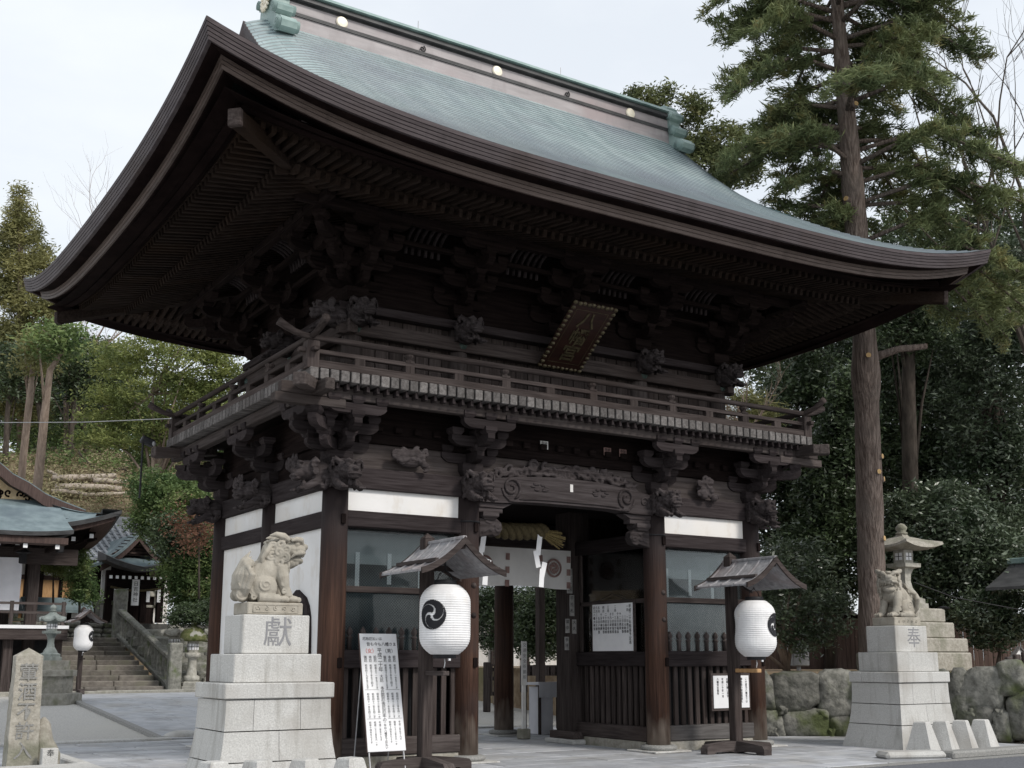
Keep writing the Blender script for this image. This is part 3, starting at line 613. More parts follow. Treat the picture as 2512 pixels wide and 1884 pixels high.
for x in (-UX, -B_, 0, B_, UX):
    bracket_set(x, UY0, Z2, [(0, -1)] + ([(-1, 0), (-1, -1)] if x == -UX else [(1, 0), (1, -1)] if x == UX else []), 3, .34, .245, 'dark')  # upper brackets and purlins in a darker wood: deep eave shade put into colour
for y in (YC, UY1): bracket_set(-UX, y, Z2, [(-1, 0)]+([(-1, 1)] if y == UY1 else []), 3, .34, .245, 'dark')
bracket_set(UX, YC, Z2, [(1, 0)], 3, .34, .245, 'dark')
PO = 1.04
for a, b in (((-UX-PO-.4, UY0-PO-.07, 8.30), (UX+PO+.4, UY0-PO+.07, 8.44)), ((-UX-PO-.07, UY0-PO-.4, 8.302), (-UX-PO+.07, UY1+PO+.4, 8.442)), ((UX+PO-.07, UY0-PO-.4, 8.302), (UX+PO+.07, UY1+PO+.4, 8.442))): wbox('eave_purlin', a, b, 'dark', G)
for k in (0, 1):
    q = .34*(k+1); z = Z2+.21+.245*(k+1)+.165
    for a, b in (((-UX-q, UY0-q-.05, z), (UX+q, UY0-q+.05, z+.075)), ((-UX-q-.05, UY0-q, z+.001), (-UX-q+.05, UY1+q, z+.076))): wbox('bracket_tie', a, b, 'dark', G)
rib = MB(); P = []
for i in range(8): t = i/7; P.append((0, -.20*(1-math.cos(t*math.pi*.55)) - .30*t*t, .40*math.sin(t*math.pi/2)))
rib.tube(P, .032, 6, True); rib = rib.mesh('cove_rib', True); rib.materials.append(M['beam_z'])
for xc in (-2.92, -.97, .97, 2.92):
    for k in range(6): inst('cove_rib', rib, G, (xc-.30+k*.12, UY0-.50, 8.02))
for yc in (1.45, 3.6):
    for k in range(6): inst('cove_rib', rib, G, (-UX-.50, yc-.30+k*.12, 8.02), -R(90))
# ---- roof
EX, EY, EZ = 7.6, 5.868, 8.57
GX = 5.2; DG = EX-GX
def rise(d): return .50*d+.047*d*d
def lift(c): return .65*max(0, 1-c/7.6)**4
def zl(c, d): return lift(c)*max(0, 1-d/4.6)**1.5
def arclen(d):
    n = 30; s = 0
    for i in range(n): s += math.hypot(d/n, rise(d*(i+1)/n)-rise(d*i/n))
    return s
def slope_mesh(side):
    """one roof slope with its courses as real steps; side: f b l r"""
    vs, fs, uv = [], [], []; long_ = side in 'fb'; dmax = EY if long_ else DG+.62
    rows = []; Ltot = arclen(dmax); n = int(round(Ltot/.16)); ds = [0]; s = 0; d = 0
    while len(ds) <= n and d < dmax:
        d += 1e-3; s += math.hypot(1e-3, .50e-3+.094e-3*d)
        if s >= .16*len(ds): ds.append(min(d, dmax))
    if ds[-1] < dmax-.02: ds.append(dmax)
    NX = 72 if long_ else 44
    def pt(d, t, e):
        if long_:
            hw = (EX-d) if d < DG else GX; x = hw*t; c = EX-abs(x); z = EZ+rise(d)+zl(c, d)
            if d > DG:
                q = max(0, abs(x)-(GX-1.0))/1.0; z -= .30*q*q*min(1, (d-DG)/1.2)
            y = -EY+d
            if side == 'b': y = -y
            return (x, YC+y, z+e), (x+20, 0)
        hw = EY-d; y = hw*t; c = EY-abs(y); z = EZ+rise(d)+zl(c, d); x = -EX+d
        if side == 'r': x = -x
        return (x, YC+y, z+e), (y+20, 0)
    S = 0
    for i in range(len(ds)-1):
        for j, (d, e) in enumerate(((ds[i], .022), (ds[i+1], .004))):
            for k in range(NX+1):
                t = -1+2*k/NX; t = math.copysign(abs(t)**.85, t); p, u = pt(d, t, e); vs.append(p); uv.append((u[0], .16*(i+j)))
        o = i*2*(NX+1)
        for k in range(NX): fs.append((o+k, o+k+1, o+NX+1+k+1, o+NX+1+k))
        if i:
            for k in range(NX): fs.append((o-(NX+1)+k, o-(NX+1)+k+1, o+k+1, o+k))
    m = MB(); m.v, m.f = vs, fs; me = bpy.data.meshes.new('roof_slope'); me.from_pydata(vs, [], fs); ul = me.uv_layers.new(name='UVMap')
    li = np.empty(len(me.loops), dtype=np.int32); me.loops.foreach_get('vertex_index', li); ul.data.foreach_set('uv', np.array(uv, dtype=np.float32)[li].ravel())
    bm = bmesh.new(); bm.from_mesh(me); bmesh.ops.recalc_face_normals(bm, faces=bm.faces)
    if sum(f.normal.z for f in bm.faces) < 0: bmesh.ops.reverse_faces(bm, faces=bm.faces)
    bm.to_mesh(me); bm.free(); me.materials.append(M['copper']); return me
RF = link('roof', slope_mesh('f'), G)
for sd_ in 'blr': link('roof_slope', slope_mesh(sd_), RF)
# eave boards: each course of the thick eave edge is a board of its own
def eave_board(i0, i1, z0, z1, th, mname, parent, name='eave_board', zoff=0.0):
    """boards on four sides: outer face from inset i0 (top, z0 below the eave line) to i1 (bottom, z1 below)"""
    for sd_ in 'flrb':
        m = MB(); N = 56; vs = []; half = EX if sd_ in 'fb' else EY
        for k in range(N+1):
            t = -1+2*k/N; t = math.copysign(abs(t)**.8, t)
            for ins, dz in ((i0, z0), (i1, z1), (i1+th, z1), (i0+th, z0)):
                u = (half-ins)*t; c = half-abs((half-i0)*t)-i0; z = EZ+lift(max(0, c))*1.0-dz; w = ins
                vs.append({'f': (u, YC-EY+w, z), 'b': (u, YC+EY-w, z), 'l': (-EX+w, YC+u, z), 'r': (EX-w, YC+u, z)}[sd_])
        fs = [(k*4+a, k*4+(a+1) % 4, k*4+4+(a+1) % 4, k*4+4+a) for k in range(N) for a in range(4)]
        m.add(vs, fs); m.build(name, mname, parent)
nl = 5
for k in range(nl): h = .265/nl; eave_board(-.015+.013*k, -.007+.013*k, .0+k*h-(.012 if k == 0 else 0), (k+1)*h-.010, .16, 'fascia', RF)
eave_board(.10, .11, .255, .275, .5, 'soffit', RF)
nl = 3
for k in range(nl): h = .175/nl; eave_board(.28+.012*k, .286+.012*k, .275+k*h, .275+(k+1)*h-.008, .10, 'fasciab', RF)
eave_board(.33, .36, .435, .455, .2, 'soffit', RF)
# soffit
def soffit():
    prof = [(.38, -.45), (.62, -.36), (.86, -.26), (1.02, -.24), (1.65, -.17), (4.6, .62)]
    for sd_ in 'flrb':
        N = 40; vs = []; half = EX if sd_ in 'fb' else EY
        for d, dz in prof:
            for k in range(N+1):
                t = -1+2*k/N; t = math.copysign(abs(t)**.8, t); u = (half-d)*t; c = half-abs(u); z = EZ+dz+zl(c, d)
                vs.append({'f': (u, YC-EY+d, z), 'b': (u, YC+EY-d, z), 'l': (-EX+d, YC+u, z), 'r': (EX-d, YC+u, z)}[sd_])
        fs = [(i*(N+1)+k, i*(N+1)+k+1, (i+1)*(N+1)+k+1, (i+1)*(N+1)+k) for i in range(len(prof)-1) for k in range(N)]
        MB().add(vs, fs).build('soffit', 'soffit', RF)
soffit()
unit = boxmesh('rafter', (1, 1, 1), 'raft_y', .0)
unitx = boxmesh('rafter', (1, 1, 1), 'raft_x', .0)
SP = .155
def rafters(side, tier, joined=False):
    long_ = side in 'fb'; half = EX if long_ else EY; jm = MB()
    d0 = .92 if tier else 1.62; din = 2.0 if tier else 3.95
    n = int((half-d0-.10)/SP)
    for k in range(-n, n+1):
        u = k*SP; c = half-abs(u); di = min(din, c-.03)
        if di < d0+.08: continue
        sl = .16 if tier else .30
        zf = lambda d: ((8.23 if tier else 8.20) + sl*(d-d0)) + zl(c, d)*.97
        p = lambda d: {'f': Vector((u, YC-EY+d, zf(d))), 'b': Vector((u, YC+EY-d, zf(d))), 'l': Vector((-EX+d, YC+u, zf(d))), 'r': Vector((EX-d, YC+u, zf(d)))}[side]
        a, b = p(d0), p(di); h = .105 if tier else .12; w = .068
        if joined: jm.bar(a, b, w, h); continue
        x = (b-a); L = x.length; x.normalize(); y = Vector((0, 0, 1)).cross(x).normalized(); z = x.cross(y)
        m = Matrix((x*L, y*w, z*h)).transposed().to_4x4(); m.translation = (a+b)/2
        link('rafter', unit if long_ else unitx, RF, m)
    if joined: o = jm.build('rafter_row', 'raft_y' if long_ else 'raft_x', RF); o['kind'] = 'stuff'
for t in (0, 1):
    rafters('f', t); rafters('l', t); rafters('r', t, True); rafters('b', t, True)
# eave battens carrying the rafter tips
for d, dz, h, w in ((.98, -.235, .09, .16), (1.70, -.275, .09, .14), (.72, -.30, .12, .12)):
    for sd_ in 'flrb':
        half = EX if sd_ in 'fb' else EY; P = []
        for k in range(29):
            t = -1+2*k/28; t = math.copysign(abs(t)**.8, t); u = (half-d)*t; z = EZ+dz+zl(half-abs(u), d)*.97
            P.append({'f': (u, YC-EY+d, z), 'b': (u, YC+EY-d, z), 'l': (-EX+d, YC+u, z), 'r': (EX-d, YC+u, z)}[sd_])
        m = MB(); 
        for i in range(28):
            m.bar(P[i], P[i+1], w, h)
        m.build('eave_batten', 'soffit' if d < .8 else 'raft_x', RF)
for sx in (-1, 1):
    for sy, yy in ((-1, YC-EY), (1, YC+EY)):
        m = MB(); m.bar((sx*(EX-3.9), yy-sy*3.9, 8.68), (sx*(EX-.60), yy-sy*.60, 8.32), .17, .22, .012); hr_ = m.build('hip_rafter', 'raft_x', RF); MB().bar((sx*(EX-.64), yy-sy*.64, 8.324), (sx*(EX-.585), yy-sy*.585, 8.319), .182, .232, .01).build('rafter_end_cap', 'rail_x', hr_)
# gable ends
for s in (-1, 1):
    gx = s*(GX-.75)
    pts = [(YC-EY+d, EZ+rise(d)-.25) for d in np.linspace(DG+.2, EY, 12)]; pts += [(2*YC-y, z) for y, z in pts[::-1][1:]]
    MB().prism([(pts[0][0], EZ+rise(DG)+.05)]+pts+[(pts[-1][0], EZ+rise(DG)+.05)], gx-.03, gx+.03, 'x').build('gable_wall', 'dark_z', RF)
    for q in (-1, 1):
        m = MB(); ds = np.linspace(DG-.15, EY+.01, 16); vs = []
        for d in ds:
            z = EZ+rise(d)-.30*min(1, max(0, (d-DG))/1.2)+.02; y = YC+q*(-EY+d)
            for xx, zz in ((s*(GX+.02), z+.0), (s*(GX-.03), z-.34), (s*(GX-.16), z-.34), (s*(GX-.16), z-.02)): vs.append((xx, y, zz))
        m.add(vs, [(k*4+a, k*4+(a+1) % 4, k*4+4+(a+1) % 4, k*4+4+a) for k in range(15) for a in range(4)]+[(0, 1, 2, 3), (63, 62, 61, 60)]); m.build('verge_board', 'fascia', RF)
# ridge
RX = 4.62
RG = MB().b2((-RX, YC-.30, 12.62), (RX, YC+.30, 13.08)).b2((-RX, YC-.27, 13.15), (RX, YC+.27, 13.36)).build('ridge', 'ridgeband', RF)
m = MB()
for k in range(3): m.b2((-RX, YC-.33+.004*k, 13.078+k*.026), (RX, YC+.33-.004*k, 13.096+k*.026))
m.build('ridge_moulding', 'ridgedark', RG)
MB().b2((-RX, YC-.25, 13.36), (RX, YC+.25, 13.50)).b2((-RX-.05, YC-.36, 13.40), (RX+.05, YC+.36, 13.47)).build('ridge_moulding', 'ridgedark', RG)
MB().prism([(YC-.42, 13.50), (YC+.42, 13.50), (YC+.34, 13.60), (YC+.12, 13.68), (YC-.12, 13.68), (YC-.34, 13.60)], -RX-.1, RX+.1, 'x').build('ridge_cap', 'patina', RG)
dm = MB().lathe([(.115, -.02), (.12, .0), (.10, .02), (.04, .028)], 20).mesh('gold_crest'); dm.materials.append(M['goldpale'])
for x in (-3.42, 0, 3.42): inst('gold_crest', dm, RG, m=Matrix.Translation((x, YC-.29, 13.25)) @ Matrix.Rotation(R(90), 4, 'X'))
for x in (-1.72, 1.72):
    f = MB(); f.tube(spiral((x, YC-.30, 13.22), .02, .07, 1.2, 12), .014, 5); f.ball((x, YC-.3, 13.13), (.03, .02, .05), 6); f.build('ridge_ornament', 'black', RG)
    MB().tube([(x+.05, YC, 13.66), (x+.05, YC, 13.98)], .008, 5).build('lightning_rod', 'metal', RG)
for s in (-1, 1):
    half = [(.0, 13.80), (.16, 13.78), (.25, 13.70), (.28, 13.58), (.38, 13.55), (.44, 13.46), (.41, 13.37), (.33, 13.33), (.35, 13.20), (.46, 13.16), (.55, 13.07), (.53, 12.98), (.44, 12.93), (.54, 12.84), (.70, 12.77), (.79, 12.65), (.76, 12.54), (.64, 12.50), (.50, 12.56), (.34, 12.62), (0, 12.66)]
    poly = [(YC-a, z) for a, z in half]+[(YC+a, z) for a, z in half[::-1][1:-1]]
    og = MB().prism(poly, s*(RX-.14), s*(RX+.16), 'x').build('ridge_end_ornament', 'patina', RG)
    for q in (-1, 1):
        for c, r in (((.345, 13.455), .085), ((.44, 13.065), .095), ((.65, 12.64), .11)):
            f = MB(); f.tube([(s*(RX-.20), YC+q*c[0], c[1]), (s*(RX+.22), YC+q*c[0], c[1])], r, 24)
            f.tube(spiral((s*(RX+.215), YC+q*c[0], c[1]), .015, r*.8, 1.5, 16, 0, 'x'), .016, 5); f.build('scroll', 'patina', og, True)
    f = MB(); f.tube([(s*(RX+.16), YC, 13.40), (s*(RX+.21), YC, 13.40)], .10, 14)
    for k in range(16): a = k*math.pi/8; f.ball((s*(RX+.20), YC+.17*math.cos(a), 13.40+.17*math.sin(a)), (.03, .075, .03), 8, Matrix.Rotation(a, 3, 'X'))
    f.build('flower_crest', 'goldpale', og, True)
# ================================================================== ground
def gz(x, y):
    d = y-8+.25*min(0, x+4)*0
    return 0 if d < 0 else .52*min(1, d/8)
def ray_ground(px, py):
    d = FW + RT*((px-PPX)/FPX) - UP*((py-PPY)/FPX); t = 5.0
    while t < 120:
        p = CAM+d*t
        if p.z <= gz(p.x, p.y): return p
        t += .02
    return CAM+d*60
def sheet(name, xs_, ys_, zf, m, kind='structure'):
    vs = [(x, y, zf(x, y)) for y in ys_ for x in xs_]; n = len(xs_)
    fs = [(j*n+i, j*n+i+1, (j+1)*n+i+1, (j+1)*n+i) for j in range(len(ys_)-1) for i in range(n-1)]
    o = MB().add(vs, fs).build(name, m); o['kind'] = kind; return o
sheet('ground', [-1500, -60, -20, 0, 20, 60, 1500], [-1500, -3.6, 7.3, 8, 12, 16, 28, 60, 1500], lambda x, y: gz(x, y)-.03, 'gravel')
sheet('road', [-400, -20, 0, 20, 400], [-14, -3.62], lambda x, y: -.022, 'asphalt')
PV = sheet('paved_forecourt', [-9.4, -3, 3, 8.8], [-3.6, 1, 7.3], lambda x, y: -.012, 'joint')
def in_view(p, mrg=30):
    d = Vector(p)-CAM; z = d.dot(FW)
    if z < 1: return False
    x, y = PPX+FPX*d.dot(RT)/z, PPY-FPX*d.dot(UP)/z; return -mrg < x < IW+mrg and y < IH+mrg
pv = boxmesh('paving_slab', (1, 1, .05), 'paver', .012, (0, 0, -.025)); cnt = 0; rest = MB(); rnd = random.Random(4)
y = -3.58; row = 0; spots = []
while y < 7.25:
    h = rnd.choice((.42, .5, .58)); x = -9.3 - rnd.uniform(0, .8)
    while x < 8.7:
        w = rnd.uniform(.95, 1.5); w = min(w, 8.75-x); spots.append((x+w/2, y+h/2, w, h)); x += w
    y += h
vis = [s for s in spots if in_view((s[0], s[1], 0))]; vis.sort(key=lambda s: (s[0]-CAM.x)**2+(s[1]-CAM.y)**2); keep = set(vis[:298])
for s in spots:
    dz = rnd.uniform(-.003, .003)
    if s in keep: inst('paving_slab', pv, PV, (s[0], s[1], dz), rnd.uniform(-.002, .002), (s[2]-.018, s[3]-.018, 1))
    else: rest.box((s[0], s[1], -.025+dz), (s[2]-.012, s[3]-.012, .05))
o = rest.build('paving_remainder', 'paver', PV); o['kind'] = 'stuff'
# kerb behind the forecourt and the paved approach beyond
kb = tag(MB().b2((-20, 7.3, -.03), (-4.35, 7.62, .045), .015).build('kerb', 'granite'), kind='structure')
MB().b2((1.62, 7.3, -.03), (16, 7.62, .045), .015).build('kerb_stone', 'granite', kb)
ap = MB(); y = 7.64
while y < 27:
    x = -4.3; h = rnd.choice((.5, .6))
    while x < 1.5:
        w = min(rnd.uniform(.9, 1.4), 1.55-x); z = gz(x, y+.3); ap.box((x+w/2, y+h/2, (gz(x, y)+gz(x, y+h))/2-.012), (w-.010, h-.010, .05), Matrix.Rotation(math.atan2(gz(x, y+h)-gz(x, y), h), 3, 'X')); x += w
    y += h
tag(ap.build('approach_path', 'paver'), kind='structure')
kb2 = tag(MB().b2((-9.42, -3.6, -.02), (-7.15, 1.9, .10), .02).build('kerb', 'granite'), kind='structure')
MB().b2((-7.33, 1.92, -.02), (-7.13, 5.2, .10), .02).build('kerb_stone', 'granite', kb2)
kr = tag(MB().bar((4.05, -3.02, .045), (5.05, -3.40, .045), .42, .13, .05).build('kerb', 'granite'), kind='structure')
MB().b2((5.1, -3.62, -.03), (7.55, -3.30, .10), .03).build('kerb_stone', 'granitecut', kr)
MB().b2((7.57, -3.63, -.03), (12.5, -3.36, .06), .03).build('kerb_stone', 'granitecut', kr)
MB().bar((-4.42, 7.66, .0), (-4.42, 8.0, .0), .14, .09).build('edge_stone', 'granitecut', kb); MB().bar((-4.42, 8.0, .0), (-4.42, 16.0, .52), .14, .09).build('edge_stone', 'granitecut', kb); MB().bar((-4.42, 16.0, .52), (-4.42, 30, .52), .14, .09).build('edge_stone', 'granitecut', kb)
# gutter strip in the road
tag(MB().b2((-2, -3.82, -.02), (14, -3.64, -.006)).build('gutter_strip', 'granitecut'), kind='structure')

# ================================================================== lion statues on pedestals
def pedestal(label, loc, char, sc=1.0):
    t = thing('statue_pedestal', label, 'pedestal', loc, 0, 'granite pedestals of the lion statues', sc)
    def prof(z): return .66+.015*(1.12-z)+.16*max(0, (1.0-z)/1.0)**2.2     # half width of the flared base
    # courses of blocks
    rows = [(0, .40, (.34, .66)), (.405, .75, (.5,)), (.755, 1.115, (.26, .70))]
    dpt = .80
    for z0, z1, cuts in rows:
        xs_ = [0]+list(cuts)+[1]
        for i in range(len(xs_)-1):
            a, b = xs_[i], xs_[i+1]; vs = []
            for z in (z0, (z0+z1)/2, z1-.008):
                h = prof(z); hy = h*dpt; xa, xb = -h+2*h*a+.003, -h+2*h*b-.003
                vs += [(xa, -hy, z), (xb, -hy, z), (xb, hy, z), (xa, hy, z)]
            MB().add(vs, [(3, 2, 1, 0), (8, 9, 10, 11)]+[(l*4+k, l*4+(k+1) % 4, l*4+4+(k+1) % 4, l*4+4+k) for l in (0, 1) for k in range(4)]).build('base_block', 'granite', t)
    for x0, x1 in ((-.69, .69),): MB().b2((x0, -.56, 1.118), (x1, .28, 1.30), .012).build('cap_stone', 'granite', t)
    MB().b2((-.69, .286, 1.118), (.69, .56, 1.30), .012).build('cap_stone', 'granite', t)
    MB().b2((-.555, -.44, 1.302), (.555, .44, 1.64), .012).build('step_block', 'granite', t)
    tb = MB().b2((-.43, -.33, 1.642), (.43, .33, 2.11), .012).build('inscribed_block', 'granite', t)
    m = MB(); put_text(m, char, .38, Matrix.Translation((.02 if char == '獻' else .06, -.331, 1.88)), .003); m.build('carved_character', 'greyink', tb)
    return t
TXT_BOLD = .0
pedestal('granite pedestal carved with a large character, its lion seated in side view', (-6.07, -2.14, 0), '獻')
pedestal('granite pedestal beside the trapezoid stone bollards and boulder wall', (6.55, -1.44, 0), '奉', 1.03)
def statue(label, loc, rz, hy, seed, mouth, sc):
    t = thing('lion_statue', label, 'statue', loc, rz, 'stone guardian lions', sc)
    MB().b2((-.37, -.26, 0), (.37, .26, .155), .012).build('plinth', 'sandstone', t)
    pf = MB()
    for s in (-1, 1):
        for k in range(5): pf.tube(spiral((-.24+k*.12, s*.262, .08), .008, .032, 1.1, 10, k, 'y', 0, 1 if k % 2 else -1), .007, 5)
    pf.tube([(-.30, -.262, .03), (-.30, -.262, .125), (.30, -.262, .125), (.30, -.262, .03), (-.30, -.262, .03)], .006, 5); o = pf.build('plinth_carving', 'sandstone', t, True); o['kind'] = 'stuff'
    f = MB(); Z = .155; rnd = random.Random(seed)
    def B(c, r, n=22, m=None): f.ball((c[0], c[1], c[2]+Z), r, n, m)
    def T(p, r, n=10): f.tube([(q[0], q[1], q[2]+Z) for q in p], r, n)
    def curl(c, r, s, th=.024, ax='y', turns=1.6, st=0): T(spiral(c, .010, r, turns, 22, st, ax, 0, s), [th*.5]+[th]*19+[th*.8, th*.5, th*.3], 7)
    # trunk, haunches, legs
    T([(-.22, 0, .20), (-.16, 0, .29), (-.06, 0, .39), (.05, 0, .48), (.12, 0, .56), (.14, 0, .62)], [.16, .195, .20, .185, .165, .15], 24); B((.12, 0, .44), (.145, .17, .16)); B((-.19, 0, .19), (.18, .185, .19))
    for s in (-1, 1):
        B((-.12, s*.15, .19), (.175, .085, .18)); curl((-.13, s*.226, .22), .085, s, .016)
        T([(-.20, s*.17, .06), (-.06, s*.20, .055), (.06, s*.205, .05)], [.075, .065, .06], 14); B((.10, s*.205, .045), (.075, .072, .048), 16)
        T([(.09, s*.12, .46), (.12, s*.145, .33), (.15, s*.15, .20), (.20, s*.15, .08)], [.10, .088, .068, .068], 16); B((.26, s*.15, .048), (.10, .078, .052), 16)
        for q in (-1, 0, 1):
            B((.335, s*.15+q*.046, .042), (.036, .022, .038), 12); B((.155, s*.205+q*.044, .042), (.032, .021, .036), 12)
        for k in range(4): curl((.095+.012*k, s*.205, .40-.085*k), .034, -s, .014, 'y', 1.3, k)
        for k in range(3): curl((-.27+.03*k, s*.175, .07+.025*k), .045, -s, .016, 'y', 1.4, k)
    # tail: a thick bush of curls with flame tips
    B((-.35, 0, .22), (.13, .16, .22), 20); B((-.32, 0, .40), (.09, .12, .16), 18)
    for k in range(11):
        y0 = (k-5)*.034; h = .66-.035*abs(k-5)
        T([(-.36, y0*.6, .06), (-.455+.004*abs(k-5)**2, y0*1.2, .18), (-.445+.005*abs(k-5)**2, y0*1.5, .34), (-.36, y0*1.15, .34+(h-.34)*.62), (-.285+.02*(k % 2), y0*.6, h)], [.030, .042, .044, .036, .006], 9)
    for s in (-1, 1):
        for c, r in (((-.40, .125, .10), .075), ((-.385, .150, .245), .080), ((-.345, .135, .385), .068), ((-.27, .165, .155), .058), ((-.275, .150, .305), .055), ((-.30, .10, .50), .045)):
            curl((c[0], s*c[1], c[2]), r, s, .022, 'y', 1.8, 2); B((c[0], s*c[1]*.82, c[2]), (r, .05, r), 14)
    # head group, turned on the neck
    N = Vector((.145, 0, .60)); Rm = Matrix.Rotation(hy, 3, 'Z') @ Matrix.Rotation(R(5), 3, 'Y'); q_ = 1.12
    def H(p): q = Rm @ (Vector((p[0]*.86 if p[0] > 0 else p[0], p[1]*1.04, p[2]))*q_); return (q.x+N.x, q.y+N.y, q.z+N.z)
    def BH(c, r, n=20): f.ball((H(c)[0], H(c)[1], H(c)[2]+Z), tuple(v*q_ for v in r), n, Rm)
    def TH(p, r, n=9): T([H(q) for q in p], [v*q_ for v in r] if hasattr(r, '__len__') else r*q_, n)
    def CH(c, r, s, th=.021, ax='y', turns=1.6, st=0): TH(spiral(c, .009, r, turns, 20, st, ax, 0, s), [th*.5]+[th]*17+[th*.8, th*.5, th*.3], 7)
    BH((-.03, 0, .01), (.165, .165, .19)); BH((.08, 0, .10), (.15, .135, .13)); BH((.190, 0, .108), (.118, .118, .072)); BH((.175, 0, .055), (.10, .11, .05))
    BH((.300, 0, .145), (.042, .062, .040), 14)
    jz = -.045 if mouth else .0
    BH((.170, 0, jz-.018), (.118, .105, .046)); BH((.235, 0, jz-.022), (.062, .08, .042), 14); BH((.10, 0, -.05), (.11, .11, .08))
    for s in (-1, 1):
        BH((.175, s*.088, .165), (.040, .034, .038), 14); TH([(.265, s*.03, .165), (.225, s*.085, .215), (.15, s*.135, .215), (.09, s*.15, .185)], [.026, .036, .030, .012]); TH([(.300, s*.05, .070), (.245, s*.112, .062), (.16, s*.130, .040), (.11, s*.13, -.01)], [.022, .027, .024, .012])
        TH([(.05, s*.115, .195), (-.02, s*.160, .225), (-.11, s*.185, .235), (-.18, s*.175, .215)], [.040, .046, .034, .008]); TH([(.285, s*.035, .165), (.325, s*.03, .145)], .020)
        for k in range(6): BH((.17+.025*k, s*(.098-.010*k), .040+jz*.4), (.011, .010, .020), 8)
        for r_, row in enumerate(((.04, .150, .085), (-.04, .165, .125), (-.05, .175, .03), (.03, .160, -.01), (-.125, .150, .09), (-.03, .170, -.075), (.06, .135, -.09), (-.125, .155, -.01), (-.10, .150, -.12), (.0, .140, -.165))): CH((row[0], s*row[1], row[2]), .062, s, .022, 'y', 1.7, r_*.9)
        for k in range(5): TH([(-.10-.012*k, s*(.02+.032*k), .205-.024*k), (-.19, s*(.03+.036*k), .10-.02*k), (-.225, s*(.03+.034*k), -.05), (-.21, s*(.03+.032*k), -.20)], [.026, .033, .030, .008])
        for k in range(4): BH((.10+.035*k, s*.055, -.085+.012*k), (.032, .034, .042), 12)
    for k in range(6): CH((.17-.055*k, 0, .215-.005*k*k+.010*k), .036, 1, .022, 'z', 1.2, k)
    for k in range(6):
        for s in (-1, 1): CH((.08-.05*k, s*.075, .212-.012*k), .038, s, .020, 'z', 1.3, k)
    me = remesh(f, 'lion_body', .0075, 'sandstone', 1); link('lion_body', me, t); return t
TXT_BOLD = 0
statue('sandy stone lion with closed jaws seated in side view above the carved character', (-6.07, -2.16, 2.112), 0, R(-14), 1, False, .97)
statue('grey stone lion with open jaws and head turned out, before the tall stone lantern', (6.55, -1.46, 2.175), R(180), R(38), 2, True, 1.0)

# ================================================================== hanging lanterns on stands
def tomoe_cells(rad, cell):
    """cells of a three-comma crest of radius rad"""
    out = []; n = int(rad/cell)
    for i in range(-n-1, n+2):
        for j in range(-n-1, n+2):
            u, v = i*cell, j*cell; r = math.hypot(u, v)/rad
            if r > 1: continue
            th = math.atan2(v, u); white = r < .10
            for k in range(3):      # white swirls between the three commas
                c = k*2*math.pi/3+.35+2.5*r**1.5; d = (th-c+math.pi) % (2*math.pi)-math.pi
                if abs(d)*max(r, .05) < .105*(1-r)**.55+.012 and r < .985: white = True
            if not white: out.append((u, v))
    return out
def lantern(label, loc, crest, dent, group='white paper lanterns with a three-comma crest', sc=1.0):
    t = thing('paper_lantern', label, 'lantern', loc, 0, group, sc); Hh, R0 = .98, .365
    def rad(z, a=None):
        u = abs(2*z/Hh); r = R0*(1-max(0, (u-.42)/.58)**2.6*.46)
        if a is not None and dent:
            for c in crest:
                da = (a-c+math.pi) % (2*math.pi)-math.pi; r -= dent*math.exp(-(da/.55)**2-((z-.06)/.17)**2)
        return r
    n, rings = 44, 60; vs = []
    for i in range(rings+1):
        z = -Hh/2+Hh*i/rings
        for k in range(n):
            a = 2*math.pi*k/n; r = rad(z, a)+(.0025 if i % 2 else -.0025); vs.append((r*math.cos(a), r*math.sin(a), z))
    fs = [(i*n+k, i*n+(k+1) % n, (i+1)*n+(k+1) % n, (i+1)*n+k) for i in range(rings) for k in range(n)]+[tuple(range(n))[::-1], tuple(rings*n+k for k in range(n))]
    b = MB().add(vs, fs).build('paper_body', 'lantern', t)
    cell = .0075
    for c in crest:
        m = MB()
        for u, v in tomoe_cells(.205, cell):
            q = []
            for du, dv in ((-.5, -.5), (.5, -.5), (.5, .5), (-.5, .5)):
                z = v+dv*cell*1.06+.06; a = c+(u+du*cell*1.06)/R0; r = rad(z, a)+.0085; q.append((r*math.cos(a), r*math.sin(a), z))
            m.add(q, [(0, 1, 2, 3)])
        o = m.build('crest', 'ink', b); o['kind'] = 'stuff'
    MB().lathe([(.165, Hh/2-.01), (.165, Hh/2+.065), (.15, Hh/2+.07)], 20).build('top_ring', 'black', t, True)
    MB().lathe([(.15, -Hh/2-.055), (.165, -Hh/2-.05), (.165, -Hh/2+.015)], 20).build('bottom_ring', 'black', t, True)
    for k in (-1, 1): MB().tube([(k*.13, 0, Hh/2+.06), (k*.10, 0, Hh/2+.15), (k*.02, 0, Hh/2+.20), (0, 0, Hh/2+.235)], .008, 6).build('handle', 'black', t, True)
    MB().tube([(0, 0, -Hh/2-.055), (0.01, 0, -Hh/2-.12), (0, .01, -Hh/2-.19)], .009, 6).build('cord', 'paper', t, True)
    MB().box((0, -.14, -Hh/2-.06), (.03, .03, .05)).build('cord_weight', 'paper', t)
    return t
